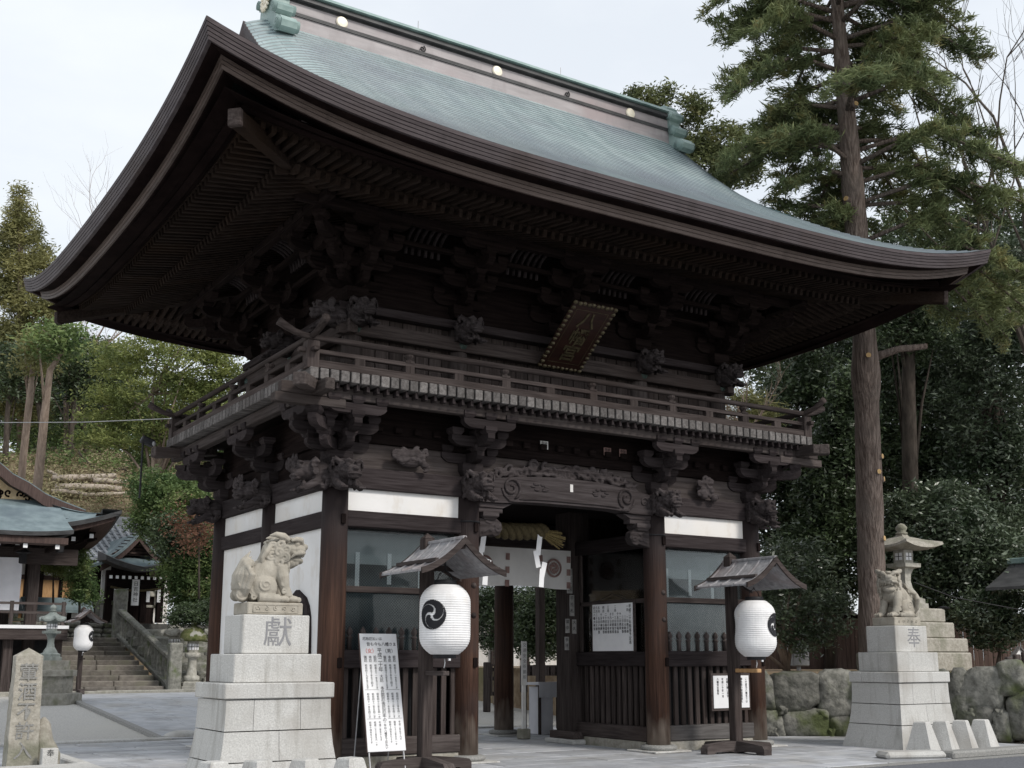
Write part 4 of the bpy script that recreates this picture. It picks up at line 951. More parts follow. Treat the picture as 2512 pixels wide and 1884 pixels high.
def lantern_stand(label, loc, tip='grey', sc=1.0, group='wooden lantern stands'):
    t = thing('lantern_stand', label, 'lantern stand', loc, 0, group, sc)
    MB().b2((-.085, -.085, .05), (.085, .085, 3.33), .012).add([(-.085, -.085, 3.33), (.085, -.085, 3.33), (.085, .085, 3.33), (-.085, .085, 3.33), (0, 0, 3.42)], [(0, 1, 4), (1, 2, 4), (2, 3, 4), (3, 0, 4)]).build('post', 'rail_z', t)
    for ax in (0, 1):
        for s in (-1, 1):
            L = .66; pr = [(.0, .0), (0, .20), (.10, .20), (.48, .165), (.62, .15), (L, .10), (L, 0), (.5, 0), (.46, .035), (.12, .035)]
            pr = [(s*(u+.08), z) for u, z in pr]; m = MB().prism(pr, -.085, .085, 'y' if ax == 0 else 'x'); m.build('foot', 'grey_'+('x' if ax == 0 else 'y'), t)
    MB().b2((-.05, -.62, 1.345), (.05, -.08, 1.41), .008).build('lower_arm', 'grey_y' if tip == 'grey' else 'newwood', t)
    # roof: curved boards each side of the ridge, running front to back
    y0, y1 = -1.10, .16
    def zr(u): return 3.255-.46*(1.6*u-.6*u*u)
    for s in (-1, 1):
        us = np.linspace(0, 1, 9); W_ = .665
        P = [(s*W_*u, zr(u)) for u in us]; Q = [(s*W_*u, zr(u)-.028) for u in us]
        rf = MB().prism(P+Q[::-1], y0, y1, 'y').build('roof_board', 'roofboard', t)
        for k in range(5):
            yy = y0+.03+k*(y1-y0-.06)/4
            MB().prism([(s*W_*u, zr(u)+.024) for u in us]+[(s*W_*u, zr(u)+.002) for u in us[::-1]], yy-.014, yy+.014, 'y').build('batten', 'roofboard', rf)
        for yy in (y0-.03, y1+.0):
            MB().prism([(s*W_*1.03*u, zr(u)+.02) for u in us]+[(s*W_*1.03*u, zr(u)-.085+.02*u) for u in us[::-1]], yy, yy+.035, 'y').build('barge_board', 'rail_x', rf)
        for k in range(6): MB().b2((s*.08 if s > 0 else -.70, y0+.04+k*.22, 2.80), (s*.70 if s > 0 else -.08, y0+.06+k*.22, 2.815)) if False else None
        MB().bar((s*.42, y0+.03, 2.935), (s*.42, y1-.03, 2.935), .05, .05).build('purlin', 'grey_y', rf)
    MB().b2((-.035, y0-.02, 3.235), (.035, y1+.02, 3.285), .01).build('ridge_batten', 'roofboard', t)
    MB().bar((0, y1-.05, 3.15), (0, y0+.03, 3.15), .07, .09).build('ridge_beam', 'rail_y', t)
    MB().bar((-.44, -.02, 2.90), (.44, -.02, 2.90), .07, .08).build('cross_arm', 'rail_x', t)
    MB().tube([(0, -.56, 3.12), (0, -.56, 2.86)], .012, 6).build('hanger_hook', 'black', t)
    return t
lantern_stand('weathered lantern stand in front of the white notice board', (-3.16, -.92, 0))
lantern_stand('lantern stand with a fresh wooden arm, before the framed notice on the slats', (2.90, -.92, 0), 'new')
sa = math.atan2(-1, 0)
lantern('round paper lantern showing its black crest beside the leaning notice board', (-3.16, -1.48, 2.13), [sa-R(59), sa-R(59)+math.pi], 0)
lantern('dented paper lantern whose crest is turned aside, before the framed notice', (2.90, -1.48, 2.08), [sa+R(25), sa+R(25)+math.pi], .036, sc=.96)

# ================================================================== notices, plaque, rope, curtain
def vcol(m, s, x, z, size, M0, ls=.93):
    for i, ch in enumerate(s):
        if ch not in ' 　': put_text(m, ch, size, M0 @ Matrix.Translation((x, 0, z-i*size*ls)), .0012)
NB = thing('notice_board', 'tall white handwritten notice board leaning on thin metal legs', 'notice board', (-3.78, -.96, 0))
Ms = Matrix.Translation((0, 0, .30)) @ Matrix.Rotation(R(-13), 4, 'X')
f = MB(); f.box((0, 0, .84), (.60, .022, 1.68), None, .006); f.v = [tuple(Ms @ Vector(v)) for v in f.v]; f.build('panel', 'paper', NB)
f = MB()
for s in (-1, 1): f.box((s*.303, .006, .84), (.008, .030, 1.69))
f.v = [tuple(Ms @ Vector(v)) for v in f.v]; f.build('panel_edge', 'redwood', NB)
for s in (-1, 1):
    f = MB(); f.tube([Ms @ Vector((s*.27, .02, .1)), (s*.27, -.06, .0)], .012, 6); f.build('leg', 'metal', NB)
    f = MB(); f.tube([Ms @ Vector((s*.27, .02, 1.3)), (s*.27, .52, .0)], .010, 6); f.build('rear_leg', 'metal', NB)
Mt = Ms @ Matrix.Translation((0, -.0125, 0)); ink, red = MB(), MB()
put_text(ink, '厄除厄払いは', .052, Mt @ Matrix.Translation((-.10, 0, 1.60)), .0012); put_text(ink, '昔も今も八幡さま', .060, Mt @ Matrix.Translation((.04, 0, 1.52)), .0012)
put_text(red, '（女）', .075, Mt @ Matrix.Translation((-.155, 0, 1.42)), .0012); put_text(ink, '（男）', .070, Mt @ Matrix.Translation((.155, 0, 1.42)), .0012)
vcol(ink, '平成二十年', .0, 1.43, .075, Mt); vcol(ink, '大厄　本厄', .0, 1.05, .060, Mt); vcol(ink, '前厄後厄厄年の', .0, .78, .062, Mt); vcol(ink, '一年は八幡宮で厄払い', .0, .40, .042, Mt)
for sx in (-1, 1):
    for j, hd in enumerate(('前厄', '本厄', '後厄')):
        x = sx*.155+(1-j)*.075
        vcol(ink, hd, x, 1.33, .052, Mt)
        vcol(ink, ('昭和五十一年生三三才', '昭和五十年生三四才　', '昭和四十九年生三五才')[j], x, 1.21, .036, Mt, 1.0)
        vcol(ink, ('昭和四十三年生四一才', '昭和四十二年生四二才', '昭和四十一年生四三才')[j], x, .80, .036, Mt, 1.0)
        vcol(ink, ('平成二年生十九才　　', '昭和二十三年生六一才', '昭和十四年生七十才　')[j], x, .40, .034, Mt, 1.0)
for z in (.865, .455):
    for s in (-1, 1): f = MB().box((s*.165, 0, z), (.22, .003, .003)); ink.add([Mt @ Vector(v) for v in f.v], f.f)
ink.build('lettering', 'ink', NB); red.build('red_lettering', 'redink', NB)
FN = thing('framed_schedule', 'large framed white schedule of brush-written dates hung inside the passage', 'notice', (1.86, 1.15, 2.14))
MB().box((.02, 0, 0), (.03, 1.30, .96)).build('frame', 'rail_y', FN); MB().box((-.003, 0, .005), (.02, 1.20, .86)).build('paper_sheet', 'paper', FN)
Mf = Matrix.Translation((-.016, 0, 0)) @ Matrix.Rotation(R(-90), 4, 'Z'); ink = MB()
cols = ['平成二十年祭事予定表', '一月　一日歳旦祭', '　　　二日元始祭', '　　　三日厄除祭', '　　十二日粥祭', '　　十五日左義長', '二月　三日節分祭', '　　十一日建国祭', '　　十八日祈年祭', '三月　十五日春祭', '　　二十日祖霊祭', '四月　十四日例祭', '　　十五日神輿', '五月　五日子供祭', '六月三十日大祓', '近江八幡大神宮']
for i, s in enumerate(cols): vcol(ink, s, .54-i*.072, .37, .072 if i == 0 else .060, Mf, 1.0 if i == 0 else 1.08)
ink.build('lettering', 'ink', FN)
MB().tube([(.0, -.5, .48), (-.0, 0, .62), (0, .5, .48)], .006, 5).build('hanging_cord', 'black', FN)
FR = thing('framed_notice', 'small framed white notice hung low on the slats behind the far lantern stand', 'notice', (3.53, -.16, .99))
MB().box((0, .02, 0), (.95, .03, .66)).build('frame', 'rail_x', FR); MB().box((0, .0, 0), (.86, .016, .57)).build('paper_sheet', 'paper', FR)
ink = MB(); M0 = Matrix.Translation((0, -.011, 0))
for i, s in enumerate(('この度当八幡宮では', '御本殿の屋根葺替え', '工事を行います', '皆様の御奉賛を', 'お願い致します', '平成二十年一月', '八幡宮社務所')): vcol(ink, s, .36-i*.115, .22, .050, M0, 1.0)
ink.build('lettering', 'ink', FR)
# gilt-edged plaque under the eaves
a0, a1 = Vector((-.02, .12, 6.60)), Vector((-.02, -1.0, 7.47)); L = (a1-a0).length; up_ = (a1-a0).normalized(); nr = Vector((1, 0, 0)).cross(up_)
Mp = Matrix((Vector((1, 0, 0)), -nr, up_)).transposed().to_4x4()
if (Mp.to_3x3() @ Vector((0, -1, 0))).y > 0: Mp = Matrix((Vector((1, 0, 0)), nr, up_)).transposed().to_4x4()
PQ = thing('name_plaque', 'dark red plaque with gold characters and gilt wavy edge hung under the eaves', 'plaque', (a0+a1)/2); PQ.matrix_basis = Matrix.Translation((a0+a1)/2) @ Mp
MB().box((0, 0, 0), (.90, .05, L), None, .01).build('panel', 'plaque', PQ)
f = MB()
for a, b in (((-.33, -.57), (-.33, .57)), ((.33, -.57), (.33, .57)), ((-.33, -.57), (.33, -.57)), ((-.33, .57), (.33, .57))): f.bar((a[0], -.027, a[1]), (b[0], -.027, b[1]), .006, .006)
f.build('inner_line', 'goldold', PQ)
em = boxmesh('edge_scale', (.078, .06, .068), 'goldold', .02)
n1, n2 = 10, 15
for k in range(n1):
    for s in (-1, 1): inst('edge_scale', em, PQ, (-.42+.84*k/(n1-1), -.01-.015*(k % 2), s*(L/2-.02)))
for k in range(1, n2-1):
    for s in (-1, 1): inst('edge_scale', em, PQ, (s*.42, -.01-.015*(k % 2), -L/2+.02+(L-.04)*k/(n2-1)))
TXT_BOLD = .009
f = MB()
for i, ch in enumerate('八幡宮'): put_text(f, ch, .37, Matrix.Translation((.0, -.03, .36-.36*i)), .012)
f.build('gold_characters', 'goldold', PQ); TXT_BOLD = 0
# straw rope with its fanned tail and paper streamers
RP = thing('sacred_rope', 'thick twisted straw rope with fanned tail hung in the gateway', 'rope', (0, .9, 3.80))
for q in range(3):
    P = []; rr = []
    for i in range(60):
        t = i/59; x = -1.75+1.92*t; th = t*2*math.pi*4.2+q*2*math.pi/3; w = .03+.055*math.sin(min(1, t*1.15)*math.pi*.62); sg = -.10*(1-((t-.6)/.6)**2)+.06
        P.append((x, w*math.cos(th), sg+w*math.sin(th))); rr.append(.03+.045*math.sin(min(1, t*1.1)*math.pi*.6))
    MB().tube(P, rr, 8).build('strand', 'rope', RP, True)
f = MB(); rnd = random.Random(9)
for k in range(120): a = rnd.uniform(0, 6.28); r = rnd.uniform(.02, .10); L_ = rnd.uniform(.30, .42); f.tube([(.15, r*.6*math.cos(a), -.04+r*.6*math.sin(a)), (.15+L_, r*1.9*math.cos(a), -.10+r*1.7*math.sin(a)-.04)], .006, 4)
o = f.build('straw_tail', 'straw', RP); o['kind'] = 'stuff'
for x in (-1.35, -.20):
    f = MB(); w = .085; P = [(0, 0), (.03, -.32), (-.10, -.32), (.06, -.60), (-.04, -.60), (.12, -.88)]
    pts = [(0, .02, -.05), (-.02, .02, -.40), (-.10, .02, -.40), (-.10, .0, -.66), (.02, .0, -.62), (.02, -.02, -.90)]
    for i, (dx, z0, z1) in enumerate(((0, -.02, -.42), (-.06, -.34, -.64), (.06, -.54, -.80), (.01, -.66, -.98))): f.box((dx, -.02*i, (z0+z1)/2), (.10, .004, z0-z1), Matrix.Rotation(R((8, -12, 14, 4)[i]), 3, 'Y'))
    o = f.build('paper_streamer', 'paper', RP); o.location = (x+.2, -.1, -.02)
# curtain with bands and crests across the passage
CU = thing('gate_curtain', 'short white curtain with brown bands and round crests across the passage', 'curtain', (0, 2.26, 2.90))
nx, nz_ = 60, 8; vs = []
def cy_(x, t): return .03*math.sin(x*5.1)*(1-t)+.02*math.sin(x*11)*(1-t)
for j in range(nz_+1):
    t = j/nz_
    for i in range(nx+1): x = -1.72+3.44*i/nx; vs.append((x, cy_(x, t), .74*t+.02*math.sin(x*3)*(1-t)))
cf = MB().add(vs, [(j*(nx+1)+i, j*(nx+1)+i+1, (j+1)*(nx+1)+i+1, (j+1)*(nx+1)+i) for j in range(nz_) for i in range(nx)]).build('cloth', 'cloth', CU, True)
for x in (-1.55, -.75, .27, 1.0, 1.66):
    for k in range(6):
        if k % 2 == 0: 
            m = MB(); q = [(x+dx, cy_(x, (k+dk)/6)-.012, .74*(k+dk)/6) for dx, dk in ((-.045, 0), (.045, 0), (.045, 1), (-.045, 1))]; m.add(q, [(0, 1, 2, 3)]); m.build('band', 'clothband', CU)
for x in (-1.15, -.25, 1.30):
    f = MB(); f.tube([(x+.16*math.cos(a), -.035, .38+.16*math.sin(a)) for a in np.linspace(0, 2*math.pi, 25)], .02, 5)
    for u, v in tomoe_cells(.11, .012): f.add([(x+u+du*.012, -.038, .38+v+dv*.012) for du, dv in ((-.5, -.5), (.5, -.5), (.5, .5), (-.5, .5))], [(0, 1, 2, 3)])
    o = f.build('crest', 'clothband', CU); o['kind'] = 'stuff'
MB().tube([(-1.74, .01, .74), (1.74, .01, .74)], .018, 6).build('curtain_pole', 'rail_x', CU)
# pasted name slips
for i, (p, w, h, tx) in enumerate((((1.70, YC-.245, 3.05), .13, .48, '睦会一同'), ((1.75, YC-.245, 2.58), .11, .40, '千社札'), ((1.80, YC-.245, 2.18), .10, .27, '大久'), ((1.64, YC-.246, 2.19), .10, .27, '講中'), ((1.62, YC-.245, 1.86), .10, .25, '参拝'))):
    t = tag(MB().box((0, 0, 0), (w, .006, h)).build('paper_slip', 'slip', G), None); t.location = p; m = MB(); vcol(m, tx, 0, h/2-w*.6, w*.75, Matrix.Translation((0, -.0035, 0)), (h-w*.4)/len(tx)/(w*.75)); m.build('lettering', 'ink', t)
for px, py in ((1335, 1092), (1490, 1108), (1528, 1112)):
    p = aty(px, py, -.09); t = MB().box((0, 0, 0), (.16, .006, .14)).build('paper_slip', 'cloth' if px < 1400 else 'clothband', G); t.location = p; m = MB(); put_text(m, '奉納\n一同', .064, Matrix.Translation((0, -.004, 0)), .001, .9); m.build('lettering', 'ink', t)
# stake sign and cloth-covered table inside the gate
SK = thing('stake_sign', 'narrow white wooden stake sign in a stone block inside the gate', 'sign', ray_ground(1160+345/2.765, 1284+1462/2.765))
MB().b2((-.11, -.10, 0), (.11, .10, .20), .02).build('block', 'stone', SK); MB().b2((-.035, -.03, .2), (.035, .03, 1.45)).build('stake', 'plaster', SK); MB().b2((-.085, -.06, 1.05), (.045, -.032, 1.92), .006).build('board', 'plaster', SK)
m = MB(); vcol(m, '交通安全祈願所', -.015, 1.84, .085, Matrix.Translation((0, -.062, 0)), 1.25); m.build('lettering', 'greyink', SK)
tp = ray_ground(1160+475/2.765, 1284+1425/2.765)
TB = thing('offering_table', 'table under a white cloth inside the gate passage', 'table', tp)
MB().b2((-.30, -.32, 1.02), (1.05, .32, 1.07)).build('table_top', 'whitecloth', TB)
m = MB(); n = 24
vs = [(-.32+1.38*i/n, -.335-.02*math.sin(i*1.7)*(1-t), 1.085-.32*(1-t)) for t in (0, .5, 1) for i in range(n+1)]; m.add(vs, [(j*(n+1)+i, j*(n+1)+i+1, (j+1)*(n+1)+i+1, (j+1)*(n+1)+i) for j in range(2) for i in range(n)]); m.build('cloth_fall', 'whitecloth', TB, True)
for sx in (-.27, 1.0):
    for sy in (-.28, .28): MB().b2((sx-.025, sy-.025, 0), (sx+.025, sy+.025, 1.02)).build('leg', 'rail_z', TB)
MB().b2((-.22, -.24, .0), (.10, .2, .98)).build('draped_box', 'whitecloth', TB)
MB().b2((.22, -.20, .1), (.52, -.17, .76), .01).build('leaning_frame', 'rail_z', TB)
# foreground: carved marker stone, its offering tag, bollards
pp = Vector((-7.98, 2.62, 0))
f = MB()
prf = [(0, .40, .20), (.35, .345, .18), (1.2, .32, .165), (1.58, .305, .16), (1.72, .0, .0)]
vs = []; rnd = random.Random(6)
N = 14
for i in range(N+1):
    t = i/N; z = 1.62*t; hw = .215-.03*t; hy = .17-.02*t
    for sx, sy in ((-1, -1), (1, -1), (1, 1), (-1, 1)): vs.append((sx*(hw+rnd.uniform(-.008, .008)), sy*(hy+rnd.uniform(-.006, .006)), z))
vs.append((0, 0, 1.74)); k = len(vs)-1
f.add(vs, [(i*4+a, i*4+(a+1) % 4, i*4+4+(a+1) % 4, i*4+4+a) for i in range(N) for a in range(4)]+[(N*4+a, N*4+(a+1) % 4, k) for a in range(4)])
PS = thing('marker_stone', 'rough weathered stone pillar carved with a column of characters', 'stone pillar', pp)
f.build('pillar', 'stone', PS)
TXT_BOLD = .008
m = MB(); vcol(m, '葷酒不許入', .0, 1.37, .27, Matrix.Translation((0, -.176, 0)), 1.04); m.build('carved_characters', 'granitecut', PS); TXT_BOLD = 0
f = MB(); rb = random.Random(2); f.ball((.30, .05, .2), (.17, .2, .55), 10); f.ball((.38, .02, .1), (.2, .2, .3), 10); link('rough_footing', remesh(f, 'rough_footing', .04, 'stone', 1), PS)
MS = thing('marker_post', 'small square white stone post at the foot of the carved pillar', 'post', (-7.66, 2.22, 0))
MB().b2((-.11, -.09, 0), (.11, .09, .30), .008).build('post', 'granite', MS); m = MB(); put_text(m, '奉', .11, Matrix.Translation((0, -.0915, .23)), .001); m.build('character', 'ink', MS)
bl = MB(); 
vs = [(sx*a, sy*a, z) for a, z in ((.225, 0), (.22, .03), (.105, .50), (.09, .515)) for sx, sy in ((-1, -1), (1, -1), (1, 1), (-1, 1))]
bl.add(vs, [(3, 2, 1, 0), (12, 13, 14, 15)]+[(l*4+k, l*4+(k+1) % 4, l*4+4+(k+1) % 4, l*4+4+k) for l in range(3) for k in range(4)]); blm = bl.mesh('stone_bollard'); blm.materials.append(M['granite'])
for i, (px, lab) in enumerate(((665, 'trapezoid granite bollard nearest the lion pedestal'), (790, 'trapezoid granite bollard second from the lion pedestal'), (915, 'trapezoid granite bollard third from the lion pedestal'), (1045, 'trapezoid granite bollard farthest from the lion pedestal'))):
    p = atz(2012+px/2.616, 1250+(1552-i*7)/2.616, .02); tag(inst('stone_bollard', blm, None, (p.x, p.y, .0), random.uniform(-.1, .1)+.3), lab, 'bollard', 'granite bollards by the pedestal')
for i, (px, py) in enumerate(((1105, 1655), (800, 1655), (480, 1655), (180, 1655))):   # the four in front of the near pedestal, tops only in view
    p = atz(460+px/2.766, 1284+(1597+i*9)/2.766, .50); tag(inst('stone_bollard', blm, None, (p.x, p.y, .0), random.uniform(-.1, .1)+.3), ('granite bollard beside the notice board leg, only its top in view', 'granite bollard before the near pedestal, third from its street corner', 'granite bollard before the near pedestal, second from its street corner', 'granite bollard at the street corner of the near pedestal')[i], 'bollard', 'granite bollards by the pedestal')
ss = ray_ground(395*K, 1592*K); f = MB(); f.ball((0, 0, .0), (.42, .30, .14), 16); SS = tag(link('stepping_stone', remesh(f, 'stepping_stone', .035, 'granite', 1)), 'low rounded boulder lying on the kerb behind the near pedestal', 'boulder'); SS.location = (ss.x, ss.y, ss.z)
# ================================================================== courtyard behind, on the near side of the gate
def stone_lantern(label, loc, h, style='square', capw=1.0, cap='lanternstone', body='lanternstone', group='stone lanterns of the precinct', rz=0, name='stone_lantern', wide=1.0):
    t = thing(name, label, 'lantern', loc, rz, group, h); w = wide
    hexr = 6 if style != 'square' else 4; r0 = math.pi/hexr
    MB().lathe([(.19*w, 0), (.19*w, .06), (.165*w, .065), (.165*w, .11), (.13*w, .13)], hexr, rot=r0).build('base', body, t)
    if style == 'round':
        MB().lathe([(.115*w, .13), (.12*w, .16), (.115*w, .20), (.075*w, .215), (.068*w, .30), (.060*w, .40), (.066*w, .45), (.10*w, .455), (.115*w, .475), (.115*w, .51), (.10*w, .525)], 14).build('shaft', body, t, True)
    else:
        MB().lathe([(.12*w, .13), (.105*w, .17), (.065*w, .24), (.052*w, .32), (.058*w, .40), (.085*w, .465), (.145*w, .48), (.15*w, .525)], 16 if style == 'hour' else hexr, rot=r0).build('shaft', body, t)
    fb = MB().lathe([(.085*w, .525), (.085*w, .68)], hexr, rot=r0).build('light_box', body, t)
    for k in range(hexr):
        a = r0+(k+.5)*2*math.pi/hexr; d = .085*w*math.cos(math.pi/hexr)
        m = MB().box((0, 0, 0), (.006, .075*w, .085)); q = Matrix.Translation((math.cos(a)*d, math.sin(a)*d, .605)) @ Matrix.Rotation(a, 4, 'Z'); m.v = [tuple(q @ Vector(v)) for v in m.v]; m.build('paper_window', 'paper', fb)
        m = MB().box((0, 0, 0), (.009, .008, .085)).box((0, 0, 0), (.009, .075*w, .007)); m.v = [tuple(q @ Vector(v)) for v in m.v]; m.build('window_bar', 'dark_z', fb)
    if style == 'round': MB().lathe([(.10*w, .68), (.19*w, .69), (.20*w, .72), (.185*w, .79), (.14*w, .85), (.07*w, .885), (.05*w, .89)], 16).build('cap', cap, t, True)
    else:
        n = hexr*6; vs = []
        for (rr, z, up) in ((.08, .68, 0), (.215, .695, .05), (.21, .725, .05), (.12, .79, .01), (.065, .84, 0), (.045, .87, 0)):
            for k in range(n):
                a = r0+2*math.pi*k/n; ph = ((a-r0) % (2*math.pi/hexr))/(2*math.pi/hexr); cr = abs(2*ph-1); ra = rr*w*(capw if rr > .1 else 1)*math.cos(math.pi/hexr)/math.cos((ph-.5)*2*math.pi/hexr)
                vs.append((ra*math.cos(a), ra*math.sin(a), z+up*cr**3))
        MB().add(vs, [(i*n+k, i*n+(k+1) % n, (i+1)*n+(k+1) % n, (i+1)*n+k) for i in range(5) for k in range(n)]).build('cap', cap, t)
    MB().lathe([(.05*w, .868), (.055*w, .885), (.035*w, .90), (.05*w, .925), (.052*w, .95), (.03*w, .985), (.004, 1.0)], 12).build('finial', cap, t, True)
    return t
def lan(label, x, yb, yt, dep, **k):
    b = at(x*K, yb*K, dep); tp = at(x*K, yt*K, dep); return stone_lantern(label, b, (tp-b).length, **k)
P0 = ray_ground(364*K, 1493*K); SX = P0.x
P1 = atx(252*K, 1378*K, SX); NS = 11
# ---- stone stairs and their balustrade
ST = thing('stone_stairs', 'worn stone staircase climbing to the upper terrace', 'stairs', (SX, P0.y, P0.z))
rn, rs = (P1.y-P0.y)/NS, (P1.z-P0.z)/NS
rnd = random.Random(8)
for k in range(NS):
    cuts = [-9, -6.2+rnd.uniform(-.6, .6), -3.4+rnd.uniform(-.8, .8), -1.4+rnd.uniform(-.4, .4), -.12]
    for a, b in zip(cuts[:-1], cuts[1:]): MB().b2((a+.008, k*rn, -.05), (b-.008, (k+1)*rn+.3 if k < NS-1 else (k+1)*rn+1.5, (k+1)*rs), .03).build('step', 'step', ST)
BL = thing('stair_balustrade', 'sloping stone balustrade with thin balusters beside the stairs', 'balustrade', (SX, P0.y, P0.z))
dv = Vector((0, P1.y-P0.y, P1.z-P0.z))
MB().bar((.1, 0, .10), Vector((.1, 0, .10))+dv, .26, .14, .02).build('bottom_rail', 'oldstone', BL); MB().bar((.1, 0, 1.02), Vector((.1, 0, 1.02))+dv, .26, .15, .03).build('top_rail', 'oldstone', BL)
bm2 = boxmesh('baluster', (.08, .075, .84), 'oldstone', .015)
for k in range(22): inst('baluster', bm2, BL, tuple(Vector((.1, 0, .56))+dv*((k+.5)/22)))
MB().b2((-.10, -.30, -.05), (.32, .02, 1.55), .04).build('end_post', 'oldstone', BL)
MB().b2((-.12, dv.y, dv.z-.4), (.34, dv.y+.40, dv.z+1.85), .05).build('top_post', 'oldstone', BL)
m = MB(); put_text(m, '奉\n献', .30, Matrix.Translation((.11, dv.y-.006, dv.z+1.0)), .004, 1.0); m.build('carved_characters', 'granitecut', BL)
fk = tag(MB().b2((SX-9, P0.y-2.0, P0.z-.1), (SX+9, P0.y-1.72, P0.z+.10), .02).build('kerb', 'lanternstone'), kind='structure')
# ---- retaining wall with fitted stones, fence on it
wy = P1.y+1.5; WZ = P1.z
pa, pb = aty(100*K, 1345*K, wy), aty(252*K, 1345*K, wy); top_z = pb.z
RW = thing('retaining_wall', 'low wall of fitted grey stones at the head of the stairs', 'stone wall', (pb.x, wy, WZ))
MB().b2((-9, .12, -.3), (6, .5, top_z-WZ-.02)).build('wall_core', 'joint', RW)
hh = (top_z-WZ)/3
for r_ in range(3):
    x = -4.2-(r_ % 2)*.3
    while x < .3:
        w = rnd.uniform(.45, .85); zz = r_*hh
        f = MB().box((x+w/2, .10, zz+hh/2), (w-.03, .2, hh-.03), None, .06); f.build('stone', 'oldstone', RW); x += w
SF = thing('stone_fence', 'grey stone post fence standing on the retaining wall', 'fence', (pb.x, wy+.25, top_z))
MB().b2((-4.2, -.08, .70), (.1, .08, .86), .02).build('top_rail', 'oldstone', SF); MB().b2((-4.2, -.08, .0), (.1, .08, .12), .02).build('bottom_rail', 'oldstone', SF)
for k in range(13): MB().b2((-4.1+k*.33, -.07, .12), (-3.93+k*.33, .07, .70), .02).build('post', 'oldstone', SF)
tz = top_z
UT = tag(MB().b2((pb.x-30, wy+.4, -.2), (pb.x+18, wy+24, tz-.02)).build('upper_terrace', 'earth'), kind='structure')
# right of the stairs: stepped stone bank
BK = thing('stone_bank', 'stepped bank of old mossy stones beside the balustrade', 'stone bank', (SX+.5, P0.y, P0.z))
for k in range(7):
    for j in range(4):
        f = MB().box((.2+1.5*j+rnd.uniform(-.2, .2), .9+k*.75, .12+k*.30), (1.5+rnd.uniform(-.25, .1), .9, .36+rnd.uniform(0, .1)), Matrix.Rotation(rnd.uniform(-.1, .1), 3, 'Z'), .08); f.build('stone', 'oldstone', BK)
# ---- lanterns
lan('stone lantern with round mossy domed cap beside the stair foot', 412, 1492, 1338, P0.y/1.0*0+ (P0-CAM).dot(FW)+.3, style='round', cap='moss', wide=.95)
lan('stone lantern with angular cap just behind the stair end post', 372, 1478, 1330, (P0-CAM).dot(FW)+1.6, style='hour')
lan('mossy stone lantern half hidden by the gate corner', 457, 1480, 1347, (P0-CAM).dot(FW)+.9, style='hour', cap='moss')
lan('tall stone lantern on the terrace before the gabled porch', 321, 1366, 1256, (P1-CAM).dot(FW)+3.4, style='square')
lan('stone lantern on the terrace above the stone fence', 216, 1345, 1262, (P1-CAM).dot(FW)+4.2, style='hour')
lan('stone lantern before the orange-walled building', 108, 1318, 1240, (P1-CAM).dot(FW)+5.2, style='hour')
bz = ray_ground(100*K, 1515*K); bz2 = at(100*K, 1308*K, (bz-CAM).dot(FW)); hB = (bz2-bz).length
BB = thing('lantern_pedestal', 'tiered pale stone pedestal carrying the green bronze lantern', 'pedestal', bz)
MB().lathe([(.86, -.1), (.86, .20), (.62, .21), (.62, .62), (.70, .63), (.70, .78), (.52, .79), (.52, 1.02)], 8, rot=math.pi/8).build('tiers', 'lanternstone', BB)
stone_lantern('green bronze lantern with beaked roof on a tiered stone pedestal', (bz.x, bz.y, bz.z+1.021), hB-1.02, style='hex', cap='bronze', body='bronze', name='bronze_lantern', group='bronze lanterns', wide=1.15)
# ---- third lantern stand
l3 = ray_ground(168*K, 1500*K); d3 = (l3-CAM).dot(FW); t3 = at(168*K, 1312*K, d3); s3 = (t3-l3).length/3.42
lantern_stand('distant lantern stand near the foot of the stone stairs', l3, sc=s3)
lantern('distant white paper lantern hung before the stone stairs', (l3.x-.05, l3.y-.56*s3, l3.z+2.18*s3), [sa+R(52), sa+R(52)+math.pi], .03, sc=s3*1.0)
# ================================================================== stage hall with copper roof
HD = 36.8
T = at(262*K, 1103*K, HD); HX = T.x-5.6; hz0 = T.z-.72
HA = thing('stage_hall', 'open stage hall with blue-green copper roof and white-tipped rafters', 'hall', (HX, T.y, gz(0, T.y)))
HAo = Vector((HX, T.y, gz(0, T.y)))
def hz(c): return .72*max(0, 1-c/4.6)**2.6
def hl(v): return tuple(Vector(v)-HAo)
hw, hdp = 5.6, 9.0
vs = []; rows = 14; NXh = 40
for i in range(rows+1):
    d = 2.6*i/rows
    for k in range(NXh+1):
        t = -1+2*k/NXh; u = (hw-d*.9)*t; c = hw-abs(u); vs.append((u, d, hz0-HAo.z+.42*d+.05*d*d+hz(c)*max(0, 1-d/2.6)))
MB().add(vs, [(i*(NXh+1)+k, i*(NXh+1)+k+1, (i+1)*(NXh+1)+k+1, (i+1)*(NXh+1)+k) for i in range(rows) for k in range(NXh)]).build('lower_roof', 'bluecopper', HA, True)
vs = []
for i in range(rows+1):
    d = 2.6*i/rows
    for k in range(25):
        t = k/24; v = d*.9+(hdp-d*1.8)*t; c = min(v, hdp-v); vs.append((hw-d, v, hz0-HAo.z+.42*d+.05*d*d+hz(max(0, v-d*.9+d))*max(0, 1-d/2.6)))
MB().add(vs, [(i*25+k, i*25+k+1, (i+1)*25+k+1, (i+1)*25+k) for i in range(rows) for k in range(24)]).build('side_roof', 'bluecopper', HA, True)
